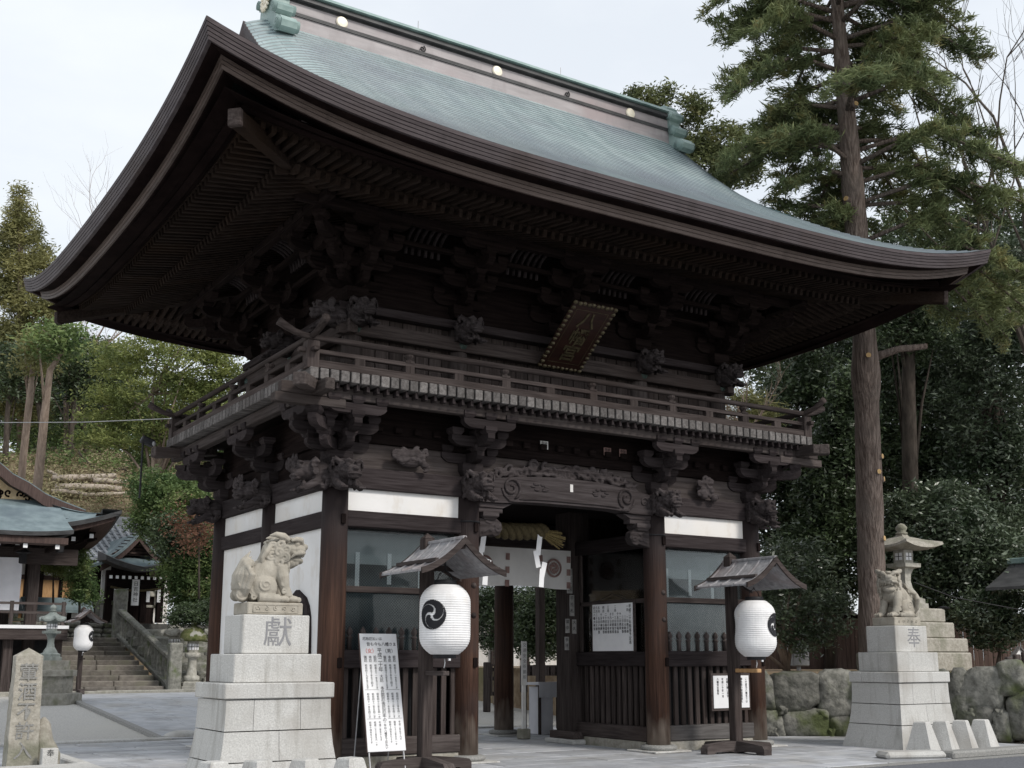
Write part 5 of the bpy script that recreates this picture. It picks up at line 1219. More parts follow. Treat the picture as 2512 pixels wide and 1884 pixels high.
def hall_eave(ins, z0, z1, m, th=.6):
    vs = []
    for k in range(41):
        t = -1+2*k/40; u = (hw-ins)*t; c = hw-ins-abs(u)
        for a, z in ((ins, z0), (ins+.03, z1), (ins+th, z1), (ins+th, z0)): vs.append((u, a, hz0-HAo.z-z+hz(c)))
    MB().add(vs, [(k*4+a, k*4+(a+1) % 4, k*4+4+(a+1) % 4, k*4+4+a) for k in range(40) for a in range(4)]+[(0, 1, 2, 3), (163, 162, 161, 160)]).build('eave_board', m, HA)
    vs = []
    for k in range(25):
        v = ins+(hdp-2*ins)*k/24; c = min(v, hdp-v)-ins
        for a, z in ((ins, z0), (ins+.03, z1), (ins+th, z1), (ins+th, z0)): vs.append((hw-a, v, hz0-HAo.z-z+hz(c)))
    MB().add(vs, [(k*4+a, k*4+(a+1) % 4, k*4+4+(a+1) % 4, k*4+4+a) for k in range(24) for a in range(4)]).build('eave_board', m, HA)
hall_eave(-.02, -.02, .12, 'ridgedark'); hall_eave(.12, .125, .30, 'redwood'); hall_eave(.45, .30, .40, 'dark_x', 1.2)
MB().b2((-hw+1, 1.0, hz0-HAo.z-.22), (hw-1, hdp-1, hz0-HAo.z-.18)).build('ceiling', 'dark_x', HA)
tipm = boxmesh('rafter_tip', (.12, .03, .13), 'paper', .0); raf = boxmesh('rafter', (.11, 1.6, .12), 'dark_y')
for k in range(19):
    u = -5.0+k*.545+.1; c = hw-abs(u); z = hz0-HAo.z-.50+hz(c)*.8; r_ = inst('rafter', raf, HA, (u, 1.55, z+.06)); inst('rafter_tip', tipm, r_, (0, -.81, 0))
for k in range(34): MB().b2((-5.2+k*.31, .85, hz0-HAo.z-.48+hz(hw-abs(-5.2+k*.31))*.6), (-5.12+k*.31, 2.6, hz0-HAo.z-.40+hz(hw-abs(-5.2+k*.31))*.6)).build('rafter', 'dark_y', HA)
# front canopy, a little lower and nearer
kx = aty(160*K, 1146*K, T.y-1.2)-HAo
vs = []
for i in range(9):
    d = 2.2*i/8
    for k in range(21): t = -1+2*k/20; u = (kx.x)*t; c = kx.x-abs(u); vs.append((u, -1.2+d, kx.z-.12+.36*d+.05*d*d+.12*max(0, 1-c/1.6)**2*(1-i/8)))
MB().add(vs, [(i*21+k, i*21+k+1, (i+1)*21+k+1, (i+1)*21+k) for i in range(8) for k in range(20)]).build('canopy_roof', 'bluecopper', HA, True)
vs = []
for k in range(21):
    t = -1+2*k/20; u = kx.x*t; c = kx.x-abs(u); l_ = .12*max(0, 1-c/1.6)**2
    for a, z in ((-1.22, .02), (-1.19, -.10), (.8, -.10), (.8, .0)): vs.append((u, a, kx.z-.12+z+l_))
MB().add(vs, [(k*4+a, k*4+(a+1) % 4, k*4+4+(a+1) % 4, k*4+4+a) for k in range(20) for a in range(4)]+[(0, 1, 2, 3), (83, 82, 81, 80)]).build('canopy_edge', 'ridgedark', HA)
MB().b2((-kx.x+.12, -1.1, kx.z-.42), (kx.x-.12, -.4, kx.z-.23)).build('canopy_board', 'redwood', HA)
for k in range(9):
    u = -kx.x+.3+k*(2*kx.x-.7)/8; r_ = inst('rafter', raf, HA, (u, -.20, kx.z-.50)); inst('rafter_tip', tipm, r_, (0, -.81, 0))
# gable above
g0, g1, g2 = (aty(x*K, y*K, T.y+1.9)-HAo for x, y in ((-8, 995), (60, 1042), (132, 1083)))
gp = [(.0, g0.z+2.6), (g0.x*.5, g0.z+1.0), (g0.x, g0.z), ((g0.x+g1.x)/2, (g0.z+g1.z)/2-.08), (g1.x, g1.z), ((g1.x+g2.x)/2, (g1.z+g2.z)/2-.06), (g2.x, g2.z), (g2.x+.75, g2.z-.24)]
for s in (-1, 1):
    th = .10; m = MB().prism([(s*x, z) for x, z in gp]+[(s*x, z-th) for x, z in gp[::-1]], 1.7, hdp-1.7, 'y'); rfm = m.build('upper_roof', 'bluecopper', HA)
    MB().prism([(s*x, z-.05) for x, z in gp]+[(s*x*.985, z-.40) for x, z in gp[::-1]], 1.62, 1.78, 'y').build('verge_board', 'redwood', rfm)
MB().prism([(-x*.97, z-.35) for x, z in gp[::-1]]+[(x*.97, z-.35) for x, z in gp[1:]], 2.1, 2.16, 'y').build('gable_panel', 'gold', HA)
m = MB(); rnd = random.Random(14)
for k in range(14): x = rnd.uniform(1.6, 4.0); m.tube(spiral((x, 2.08, g1.z-.45+rnd.uniform(-.1, .15)), .02, .12, 1, 10, k), .03, 5)
o = m.build('gable_carving', 'dark_x', HA, True); o['kind'] = 'stuff'
# posts, stage floor, rail, curtain
fz = aty(80*K, 1352*K, T.y+.6)-HAo
MB().b2((-5.3, -.2, fz.z-.42), (4.2, 8, fz.z-.10)).build('stage_floor', 'rail_x', HA); MB().b2((-5.32, -.24, fz.z-.10), (4.22, 8.02, fz.z)).build('floor_edge', 'paper', HA)
for u in (-4.2, -1.6, 1.2, 3.4):
    for v in (1.5, 6.5): MB().b2((u-.16, v-.16, 0), (u+.16, v+.16, hz0-HAo.z-.3)).build('post', 'rail_z', HA)
for u in (-4.8, -2.9, -1.0, .9, 2.6, 4.0): MB().b2((u-.13, .1, -.1), (u+.13, .36, fz.z-.4)).build('stilt', 'rail_z', HA)
MB().b2((-5.2, 2.0, 0), (4.5, 2.1, fz.z-.4)).build('underfloor_wall', 'black', HA)
for z in (.35, .62): MB().b2((-5.2, .0, fz.z+z), (4.15, .09, fz.z+z+.07)).build('stage_rail', 'grey_x', HA)
for u in (-4.6, -2.8, -1, .8, 2.6, 4.08): MB().b2((u-.05, -.01, fz.z), (u+.05, .1, fz.z+.72)).build('rail_post', 'grey_z', HA)
for u0, u1 in ((-5.2, aty(46*K, 1250*K, T.y+.9).x-HAo.x),):
    n = 40; zt, zb = aty(20*K, 1204*K, T.y+.9).z-HAo.z, aty(20*K, 1318*K, T.y+.9).z-HAo.z
    MB().add([(u0+(u1-u0)*i/n, .9+.05*math.sin(i*1.9), z) for z in (zb, zt) for i in range(n+1)], [(i, i+1, n+1+i+1, n+1+i) for i in range(n)]).build('stage_curtain', 'whitecloth', HA, True)
MB().b2((-5.2, 1.0, hz0-HAo.z-1.0), (4.6, 1.2, hz0-HAo.z-.5)).build('lintel', 'rail_x', HA)
# iron hanging lanterns under that hall's eaves
for x, y in ((130, 1180), (50, 1203)):
    p = aty(x*K, y*K, T.y+.4); t = thing('eave_lantern', 'small dark iron lantern hung under the stage hall eaves, '+('by the roof corner' if x > 100 else 'beside the white curtain'), 'lantern', p); MB().lathe([(.10, -.2), (.12, -.18), (.12, .10), (.25, .13), (.05, .28), (.01, .34)], 6).build('body', 'black', t)
# ================================================================== tile-roofed building behind with its gabled porch
QD = 47.0
q0 = at(205*K, 1212*K, QD); QY = q0.y
def qa(x, y, dy=0): return aty(x*K, y*K, QY+dy)
QB = thing('tiled_hall', 'long white-walled building with grey tiled roof behind the stairs', 'building', (q0.x, QY, tz)); Qo = Vector((q0.x, QY, tz))
rl, rr_ = qa(-60, 1200)-Qo, qa(372, 1196)-Qo; rt = qa(200, 1128, 4)-Qo
ez = rl.z; zt = rt.z
mt_ = MB()
sl_n = 12
for i in range(sl_n):
    a, b = i/sl_n, (i+1)/sl_n; vs = []
    za, zb = ez+(zt-ez)*(.75*a+.25*a*a), ez+(zt-ez)*(.75*b+.25*b*b)
    mt_.add([(rl.x, 5*a-.6, za+.07), (rr_.x, 5*a-.6, za+.07), (rr_.x, 5*b-.6, zb), (rl.x, 5*b-.6, zb), (rl.x, 5*a-.6, za-.02), (rr_.x, 5*a-.6, za-.02)], [(0, 1, 2, 3), (4, 5, 1, 0)])
TR = mt_.build('tiled_roof', 'roofgrey', QB)
m = MB(); x = rl.x
while x < rr_.x:
    m.tube([(x, 5*a-.62, ez+(zt-ez)*(.75*a+.25*a*a)+.08) for a in (0, .25, .5, .75, 1)], .06, 6); x += .30
o = m.build('tile_ribs', 'roofgrey', TR); o['kind'] = 'stuff'
MB().b2((rl.x, 4.2, zt-.1), (rr_.x, 4.7, zt+.35)).build('ridge', 'roofgrey', TR)
MB().b2((rl.x, .5, 0), (rr_.x-.4, .6, ez)).build('wall', 'plaster', QB)
for z in (.0, ): MB().b2((rl.x, .42, qa(100, 1246).z-tz-.09), (q0.x-Qo.x-.3, .49, qa(100, 1246).z-tz+.09)).build('red_beam', 'redwood', QB)
MB().b2((rl.x, .44, 0), (q0.x-Qo.x-.3, .495, qa(100, 1246).z-tz-.1)).build('lower_panel', 'newwood', QB)
for x in (62, 95, 138, 170): p = qa(x, 1240)-Qo; MB().b2((p.x-.07, .38, 0), (p.x+.07, .48, ez)).build('post', 'dark_z', QB)
# porch
PC = thing('gabled_porch', 'porch with curved copper gable roof joined to the tiled building', 'porch', (q0.x, QY, tz))
gA, gL, gR = qa(289, 1148, -2.6)-Qo, qa(200, 1212, -2.6)-Qo, qa(357, 1208, -2.6)-Qo
hwp = (gR.x-gL.x)/2; cxp = (gR.x+gL.x)/2+.35
for s in (-1, 1):
    us = np.linspace(0, 1, 10); pp_ = [(cxp+s*hwp*u, gA.z-(gA.z-gL.z)*(1.45*u-.45*u*u)) for u in us]
    rf = MB().prism(pp_+[(x, z-.12) for x, z in pp_[::-1]], -2.6, 2.5, 'y').build('porch_roof', 'bluecopper', PC)
    MB().prism([(x, z-.10) for x, z in pp_]+[(x, z-.36) for x, z in pp_[::-1]], -2.55, -2.45, 'y').build('verge_board', 'redwood', rf)
MB().prism([(cxp-hwp*.72, gL.z+.32), (cxp+hwp*.72, gL.z+.32), (cxp, gA.z-.3)], -2.2, -2.1, 'y').build('gable_board', 'redwood', PC)
for k in range(8): z = gL.z+.36+k*.13; w = hwp*.7*(1-(k+.5)/9.5); MB().b2((cxp-w, -2.24, z), (cxp+w, -2.2, z+.03)).build('gable_slat', 'dark_x', PC)
vs = []
for i in range(7):
    d = 1.5*i/6
    for k in range(25): t = -1+2*k/24; u = (hwp*1.06-d*.5)*t; c = hwp*1.06-abs(u); vs.append((cxp+u, -3.6+d, gL.z-.30+.35*d+.45*max(0, 1-c/2.4)**2.4*(1-i/6)))
MB().add(vs, [(i*25+k, i*25+k+1, (i+1)*25+k+1, (i+1)*25+k) for i in range(6) for k in range(24)]).build('skirt_roof', 'bluecopper', PC, True)
vs = []
for k in range(25):
    t = -1+2*k/24; u = hwp*1.06*t; c = hwp*1.06-abs(u); l_ = .45*max(0, 1-c/2.4)**2.4
    for a, z in ((-3.62, .02), (-3.58, -.16), (-2.2, -.10), (-2.2, .3)): vs.append((cxp+u, a, gL.z-.30+z+l_))
MB().add(vs, [(k*4+a, k*4+(a+1) % 4, k*4+4+(a+1) % 4, k*4+4+a) for k in range(24) for a in range(4)]+[(0, 1, 2, 3), (99, 98, 97, 96)]).build('skirt_edge', 'ridgedark', PC)
for k in range(11): inst('rafter_tip', tipm, PC, (cxp-hwp*.85+k*hwp*.17, -3.3, gL.z-.62), 0, .9)
for u in (-.72, -.25, .25, .72): MB().b2((cxp+hwp*u-.12, -2.4, 0), (cxp+hwp*u+.12, -2.16, gL.z-.3)).build('post', 'dark_z', PC)
MB().b2((cxp-hwp*.9, -.6, 0), (cxp+hwp*.9, -.5, gL.z)).build('back_wall', 'dark_z', PC); MB().b2((cxp-hwp*.8, -2.45, gL.z-1.0), (cxp+hwp*.8, -2.15, gL.z-.55)).build('lintel', 'dark_x', PC)
MB().b2((cxp+hwp*.95, -1.0, 0), (cxp+hwp*1.22, -.9, gL.z-.5)).build('side_wall', 'plaster', PC); MB().b2((cxp-hwp*.74, -1.2, 0), (cxp-hwp*.5, -1.1, 2.4)).build('white_panel', 'plaster', PC)
p = qa(292, 1280, -2.5)-Qo; nb = MB().b2((p.x-.14, -2.56, p.z-.5), (p.x+.14, -2.50, p.z+.5)).build('name_board', 'paper', PC); m = MB(); vcol(m, '日吉神社', p.x, p.z+.33, .19, Matrix.Translation((0, -2.562, 0)), 1.1); m.build('lettering', 'ink', nb)
rp_ = MB().tube([(cxp-hwp*.7+hwp*1.4*i/20, -2.48, gL.z-.95-.12*math.sin(math.pi*i/20)) for i in range(21)], .05, 6).build('straw_rope', 'rope', PC, True)
for k in range(5): MB().b2((cxp-hwp*.6+k*hwp*.3, -2.5, gL.z-1.5), (cxp-hwp*.6+k*hwp*.3+.13, -2.48, gL.z-1.0)).build('streamer', 'paper', PC)
# low wall with a blue-grey tiled cap
wA, wB = at(50*K, 1336*K, 40.5), at(205*K, 1336*K, 40.5)
LW = thing('low_wall', 'low white wall with blue-grey metal cap behind the bronze lantern', 'wall', (wA.x, wA.y, tz-.1)); Lw = wB.x-wA.x
hwz = at(120*K, 1310*K, 40.5).z-tz+.1; MB().b2((.2, .1, 0), (Lw, .3, hwz)).build('wall', 'plaster', LW)
MB().prism([(-.45, hwz-.1), (.2, hwz+.35), (.85, hwz-.1), (.85, hwz-.2), (.2, hwz+.22), (-.45, hwz-.2)], -.1, Lw+.15, 'x').build('cap_roof', 'bluecopper', LW)
for k in range(4): MB().b2((.15+k*Lw/3.2, .06, 0), (.30+k*Lw/3.2, .098, hwz)).build('post', 'dark_z', LW)
# ---- things glimpsed through the gateway
c5b = lambda x, y: (1160+x/2.765, 1284+y/2.765)
def tfence(label, x0, x1, ytop, ybot, dep, n):
    a, b = at(*c5b(x0, ybot), dep), at(*c5b(x1, ybot), dep); h = (at(*c5b(x0, ytop), dep)-a).length; t = thing('timber_fence', label, 'fence', (a.x, a.y, a.z-.02), math.atan2(b.y-a.y, b.x-a.x), 'timber fences beyond the gateway'); L = math.hypot(b.x-a.x, b.y-a.y)
    MB().b2((-.1, -.1, -.3), (.1, .1, h*1.06), .02).build('end_post', 'grey_z', t)
    for k in range(n): MB().b2((L*(k+.7)/n-.06, -.03, .12), (L*(k+.7)/n+.06, .03, h)).build('picket', 'grey_z', t)
    for z in (.12, h*.55, h*.8): MB().b2((0, .035, z), (L, .09, z+.1)).build('rail', 'grey_x', t)
tfence('weathered timber fence with end post seen left in the gateway', 95, 200, 955, 1195, 31, 3)
tfence('weathered timber fence behind the cloth-covered table', 345, 640, 965, 1060, 30, 7)
# building and its posts beyond
ob = at(*c5b(300, 1250), 40); OB_ = thing('white_outbuilding', 'white-walled outbuilding beyond the gateway with dark posts', 'building', (ob.x, ob.y, ob.z-.3)); r0_ = R(0)
tp_ = at(*c5b(300, 470), 40).z-ob.z
MB().b2((-4.5, 0, 0), (7.5, .2, tp_+.4)).build('wall', 'plaster', OB_); MB().b2((-4.5, -.06, -.2), (7.5, 0, 1.0)).build('plinth_board', 'dark_x', OB_)
for x in (-4.2, -2.6, -1.0, .3, 1.9, 3.6, 5.4): MB().b2((x-.13, -.14, 0), (x+.13, -.062, tp_+.4)).build('post', 'rail_z', OB_)
MB().prism([(-1.2, tp_+.3), (3, tp_+2.6), (3, tp_+2.4), (-1.2, tp_+.1)], -5, 8, 'x').build('roof', 'roofgrey', OB_)
pc = at(*c5b(458, 950), 27.5); CP = thing('shelter_post', 'slim square timber post standing beyond the gateway', 'post', (pc.x, pc.y, gz(pc.x, pc.y))); MB().b2((-.2, -.2, 0), (.2, .2, .12), .02).build('footing', 'granite', CP); MB().b2((-.09, -.09, .12), (.09, .09, 4.6), .02).build('shaft', 'rail_z', CP); MB().b2((-.3, -2, 4.6), (.3, 2, 4.9), .02).build('head_beam', 'rail_y', CP)
# ================================================================== far side: boulder wall, lantern, fences
W0, W1, W2 = Vector((6.30, 2.05, 0)), Vector((7.85, 1.0, 0)), Vector((9.35, -2.0, 0))
RZ = 1.30
poly = [(6.42, 2.35), (7.98, 1.30), (9.6, -1.75), (14, -2.6), (90, -2.6), (90, 90), (16, 90), (9, 40), (6.6, 14)]
tag(MB().prism(poly, -.1, RZ, 'z').build('raised_bank', 'earth'), kind='structure')
def atplane(px, py, a, b):
    n = Vector((b.y-a.y, -(b.x-a.x), 0)); d = FW + RT*((px-PPX)/FPX) - UP*((py-PPY)/FPX); return CAM + d*((a-CAM).dot(n)/d.dot(n))
BW = thing('boulder_wall', 'retaining wall of big mossy boulders behind the lion pedestal', 'stone wall', W1)
rnd = random.Random(12)
def boulder(box, seg, seed):
    x0, y0, x1, y1 = box; a, b = seg; p = atplane((x0+x1)/2*K, (y0+y1)/2*K, a, b); q0, q1 = atplane(x0*K, (y0+y1)/2*K, a, b), atplane(x1*K, (y0+y1)/2*K, a, b); h = (atplane((x0+x1)/2*K, y0*K, a, b)-atplane((x0+x1)/2*K, y1*K, a, b)).z
    w = (q1-q0).length; rr = random.Random(seed); ang = math.atan2(b.y-a.y, b.x-a.x); n = 22; m = 12; vs = []
    ph = [rr.uniform(0, 6.28) for _ in range(8)]
    for i in range(1, m):
        t = math.pi*i/m
        for k in range(n):
            s = 2*math.pi*k/n; e = .52
            cx, cz, cy = math.cos(s)*math.sin(t), math.sin(s)*math.sin(t), math.cos(t)
            X = math.copysign(abs(cx)**e, cx); Z_ = math.copysign(abs(cz)**e, cz); Y_ = math.copysign(abs(cy)**.6, cy)
            g = 1+.09*math.sin(2*s+ph[0])+.06*math.sin(3*s+ph[1])+.05*math.sin(5*s+ph[2]+t*3)+rr.uniform(-.018, .018)
            vs.append((X*w*.54*g, Y_*.30*(1+.10*math.sin(3*s+ph[3])+rr.uniform(-.03, .03)), Z_*h*.54*g))
    vs += [(0, .30, 0), (0, -.30, 0)]; T_, B_2 = len(vs)-2, len(vs)-1
    fs = [(i*n+k, i*n+(k+1) % n, (i+1)*n+(k+1) % n, (i+1)*n+k) for i in range(m-2) for k in range(n)]+[(T_, (k+1) % n, k) for k in range(n)]+[(B_2, (m-2)*n+k, (m-2)*n+(k+1) % n) for k in range(n)]
    o = MB().add(vs, fs).build('boulder', 'boulder', BW, True); nrm = Vector((-math.sin(ang), math.cos(ang), 0)); o.location = p-W1+nrm*.12; o.rotation_euler = (rr.uniform(-.06, .06), rr.uniform(-.05, .05), ang)
S1, S2 = (W0, W1), (W1, W2)
for i, bx in enumerate([(1628, 1452, 1672, 1535), (1664, 1452, 1772, 1537), (1766, 1448, 1852, 1550), (1640, 1534, 1694, 1592), (1686, 1532, 1797, 1594), (1790, 1545, 1850, 1594), (1600, 1455, 1640, 1590)]): boulder(bx, S1, 30+i)
for i, bx in enumerate([(1846, 1445, 1935, 1520), (1850, 1515, 1930, 1595), (1930, 1450, 2000, 1530), (1925, 1525, 2010, 1597), (1995, 1450, 2062, 1540), (2004, 1535, 2060, 1598), (2046, 1450, 2096, 1575), (2078, 1440, 2170, 1538), (2062, 1515, 2152, 1600), (2145, 1536, 2190, 1600), (2150, 1430, 2215, 1500), (2180, 1495, 2240, 1605)]): boulder(bx, S2, 60+i)
for i, bx in enumerate([(1676, 1524, 1700, 1546), (1755, 1532, 1790, 1556), (1660, 1568, 1680, 1594), (1784, 1568, 1802, 1594)]): boulder(bx, S1, 110+i)
for i, bx in enumerate([(2088, 1528, 2112, 1552), (2140, 1560, 2160, 1600), (2060, 1470, 2080, 1500), (2150, 1528, 2170, 1548)]): boulder(bx, S2, 120+i)
# tall stone lantern on stepped base
lb = at(2012+600/2.616, 1250+985/2.616, 25.2)
LBs = thing('stepped_plinth', 'stepped mossy stone base under the tall stone lantern', 'pedestal', (lb.x, lb.y, RZ))
z = 0
for hwid, h in ((.86, .40), (.82, .30), (.64, .34), (.52, .30)):
    MB().b2((-hwid, -hwid, z), (hwid, hwid, z+h), .03).build('tier', 'stone', LBs); z += h
tp = at(2012+560/2.616, 1250+70/2.616, 25.2)
stone_lantern('tall pale stone lantern with upturned cap and onion finial behind the lion', (lb.x-.12, lb.y, RZ+z), tp.z-RZ-z, style='square', cap='stone', body='lanternstone', wide=1.3, capw=1.65, group='stone lanterns of the precinct')
MB().lathe([(.12, 0), (.14, .03), (.05, .06)], 8).build('dish', 'black', LBs).location = (.55, -.45, z)
# plank fences
def pfence(label, x0, x1, yt, yb, dep, n):
    a, b = at(x0*K, yb*K, dep), at(x1*K, yb*K, dep); h = at(x0*K, yt*K, dep).z-RZ; t = thing('plank_fence', label, 'fence', (a.x, a.y, RZ), math.atan2(b.y-a.y, b.x-a.x), 'brown plank fences'); L = math.hypot(b.x-a.x, b.y-a.y)
    for k in range(n): MB().b2((L*k/n+.006, -.012*(k % 2), 0), (L*(k+1)/n-.006, .03-.012*(k % 2), h)).build('plank', 'brownboard', t)
    MB().b2((-.1, -.06, h), (L+.1, .10, h+.09)).build('cap_rail', 'dark_x', t)
pfence('brown plank fence behind the small leaning tree', 1640, 1860, 1335, 1445, 30, 22)
pfence('brown plank fence behind the tall stone lantern', 2035, 2240, 1338, 1448, 30, 20)
# shed with pinkish grey roof
sh = at(1800*K, 1345*K, 31.5); SHD = thing('garden_shed', 'shed with pinkish grey sloping roof behind the small tree', 'shed', (sh.x, sh.y, RZ)); hz_ = sh.z-RZ
zt_ = at(1770*K, 1268*K, 31.5).z-RZ; MB().b2((-.9, .2, 0), (2.2, 2.6, hz_+.05)).build('wall', 'brownboard', SHD)
MB().prism([(-.8, zt_), (1.4, hz_+.02), (1.4, hz_-.06), (-.8, zt_-.08)], -.1, 3.0, 'y').build('roof', 'ridgeband', SHD)
m = MB()
for k in range(9): u = k/9; m.b2((-.8+2.2*u, -.11, zt_+(hz_-zt_)*u+.0), (-.78+2.2*u, 3.0, zt_+(hz_-zt_)*u+.03))
o = m.build('roof_ribs', 'ridgeband', SHD); o['kind'] = 'stuff'
mb_ = at(1958, 1604, 27); MX = thing('meter_box', 'small grey metal box on a post behind the boulder wall', 'box', (mb_.x, mb_.y, RZ)); MB().b2((-.04, -.03, 0), (.04, .03, mb_.z-RZ-.28)).build('post', 'metal', MX); MB().b2((-.27, -.1, mb_.z-RZ-.28), (.27, .1, mb_.z-RZ+.27), .02).build('case', 'metal', MX)
# little roofed gate at the picture edge, votive board, timber fence on a stone kerb
gr = at(2262*K, 1262*K, 27); GT = thing('small_roofed_gate', 'small gate with green metal roof among the trees', 'gate', (gr.x, gr.y, RZ)); gz_ = gr.z-RZ
for s in (-1, 1):
    us = np.linspace(0, 1, 7); q = [(s*1.05*u, gz_+.55-.62*(u**.85)) for u in us]; rf = MB().prism(q+[(x, z-.07) for x, z in q[::-1]], -.9, .9, 'y').build('roof_slope', 'ridgedark', GT)
    MB().prism([(x, z-.05) for x, z in q]+[(x, z-.22) for x, z in q[::-1]], -.88, -.80, 'y').build('verge_board', 'dark_x', rf)
    MB().b2((s*.55-.08, -.08, 0), (s*.55+.08, .08, gz_+.2)).build('post', 'dark_z', GT)
MB().b2((-.09, -.95, gz_+.52), (.09, .95, gz_+.66), .02).build('ridge', 'patina', GT); MB().b2((-.8, -.06, gz_-.2), (.8, .06, gz_-.05)).build('lintel', 'dark_x', GT)
em = at(2202*K, 1432*K, 24.3); EM = thing('votive_sign', 'house-shaped white wooden sign above the small timber fence', 'sign', (em.x, em.y, .9)); ez_ = em.z-.9
MB().prism([(-.30, ez_-.32), (.30, ez_-.32), (.30, ez_+.10), (0, ez_+.30), (-.30, ez_+.10)], -.02, .02, 'y').build('board', 'plaster', EM)
for s in (-1, 1): MB().bar((s*.36, -.02, ez_+.06), (0, -.02, ez_+.33), .09, .03).build('board_roof', 'pale_x', EM)
MB().b2((-.04, .0225, 0), (.04, .06, ez_)).build('post', 'grey_z', EM)
m = MB()
for i, s in enumerate(('御神木', '樹齢', '八百年')): vcol(m, s, .18-.18*i, ez_+.02, .12, Matrix.Translation((0, -.021, 0)), .95)
m.build('lettering', 'greyink', EM)
fb_ = at(2195*K, 1505*K, 23.6); TF = thing('low_timber_fence', 'short grey timber fence on a stone kerb at the boulder wall end', 'fence', (fb_.x, fb_.y, 0)); f0 = fb_.z
MB().b2((-.28, -.2, -.1), (3, .25, f0), .03).build('stone_kerb', 'granitecut', TF); MB().b2((-.25, -.05, f0), (3, .07, f0+.09)).build('rail', 'grey_x', TF)
for k in range(8): MB().b2((-.22+k*.28, -.04, f0+.09), (-.05+k*.28, .06, f0+.80+.05*((k*7) % 3)), .02).build('stake', 'grey_z', TF)
# cables
tag(MB().tube([at(-20*K, 913*K, 42), at(180*K, 912*K, 42.5), at(372*K, 904*K, 43)], .016, 5).build('overhead_cable', 'metal'), 'thin pale cable strung across the wooded hillside', 'cable')
tag(MB().tube([at(1975*K, 1258*K, 26), at(2060*K, 1290*K, 26), at(2230*K, 1322*K, 26)], .012, 5).build('overhead_cable', 'black'), 'thin black cable sagging beside the tall stone lantern', 'cable')
sp = at(350, 1096, 20.2); SPT = thing('floodlight', 'small dark floodlight clamped on the balcony corner', 'lamp', (sp.x, sp.y, sp.z)); MB().tube([(0, 0, -.9), (0, 0, .1)], .018, 6).build('pole', 'black', SPT); f = MB(); f.box((.08, 0, .10), (.24, .16, .12), Matrix.Rotation(R(20), 3, 'Y'), .02); f.build('lamp_head', 'black', SPT); MB().ball((.17, -.06, .06), .045, 8).build('lens', 'metal', SPT)

# ================================================================== hillside
def hillz(x, y):
    s = min(13.5, max(0, y-33.5-max(0, x-8)*.5)); return tz+1.2+.62*s+.35*math.sin(x*.7)+.25*math.sin(y*.9+x*.3)
sheet('hillside', list(np.linspace(-40, 26, 45)), list(np.linspace(32.5, 85, 50)), hillz, 'earth')
def hray(px, py):
    d = FW + RT*((px-PPX)/FPX) - UP*((py-PPY)/FPX); t = 40.0
    while t < 110:
        p = CAM+d*t
        if p.z <= hillz(p.x, p.y) and p.y > 32: return p
        t += .1
    return CAM+d*60
# ================================================================== trees
leafmat('leaf_dark', (0.029, 0.047, 0.022), (0.079, 0.112, 0.051), (0.120, 0.152, 0.096), rough=.38, spec=.45, trans=.15)
leafmat('leaf_gloss', (0.039, 0.062, 0.031), (0.111, 0.143, 0.085), (0.195, 0.234, 0.169), rough=.32, spec=.6, trans=.15)
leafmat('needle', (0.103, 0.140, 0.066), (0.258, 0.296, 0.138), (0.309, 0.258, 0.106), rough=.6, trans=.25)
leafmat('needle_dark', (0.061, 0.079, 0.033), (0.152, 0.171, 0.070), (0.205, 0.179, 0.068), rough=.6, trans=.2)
leafmat('leaf_light', (0.110, 0.144, 0.044), (0.258, 0.289, 0.094), (0.375, 0.367, 0.133), rough=.5, trans=.35)
leafmat('leaf_mid', (0.073, 0.124, 0.044), (0.191, 0.255, 0.091), (0.291, 0.328, 0.127), rough=.5, trans=.3)
leafmat('olive', (0.136, 0.144, 0.057), (0.312, 0.302, 0.128), (0.396, 0.377, 0.189), rough=.6, trans=.3)
leafmat('brush', (0.173, 0.158, 0.083), (0.405, 0.360, 0.225), (0.150, 0.188, 0.068), rough=.8, trans=.2, s=.9)
leafmat('russet', (0.120, 0.054, 0.034), (0.252, 0.138, 0.090), None, rough=.8, trans=.25)
def leaf_obj(name, C, L, Wd, m, parent, U=None, spread=1.0, seed=0):
    """one leaf-shaped face at every point of C; U = preferred direction per leaf"""
    rg = np.random.RandomState(seed); n = len(C); C = np.asarray(C, dtype=np.float64)
    u = rg.normal(size=(n, 3)); u[:, 2] *= .6
    if U is not None: u = np.asarray(U)+u*spread
    u /= np.linalg.norm(u, axis=1)[:, None]+1e-9; w = np.cross(u, rg.normal(size=(n, 3))); w /= np.linalg.norm(w, axis=1)[:, None]+1e-9
    l = (L*rg.uniform(.45, 1.6, n))[:, None]; wd = (Wd*rg.uniform(.7, 1.3, n))[:, None]
    V = np.stack([C-u*l*.5, C+w*wd*.5+u*l*.08, C+u*l*.5, C-w*wd*.5+u*l*.08], axis=1).reshape(-1, 3)
    if parent is not None: V = V-np.array(parent.location)[None, :]
    me = bpy.data.meshes.new(name); me.vertices.add(4*n); me.vertices.foreach_set('co', V.astype(np.float32).ravel()); me.loops.add(4*n); me.loops.foreach_set('vertex_index', np.arange(4*n, dtype=np.int32))
    me.polygons.add(n); me.polygons.foreach_set('loop_start', np.arange(0, 4*n, 4, dtype=np.int32)); me.polygons.foreach_set('loop_total', np.full(n, 4, dtype=np.int32)); me.update(); me.validate(); me.materials.append(M[m])
    return link(name, me, parent)
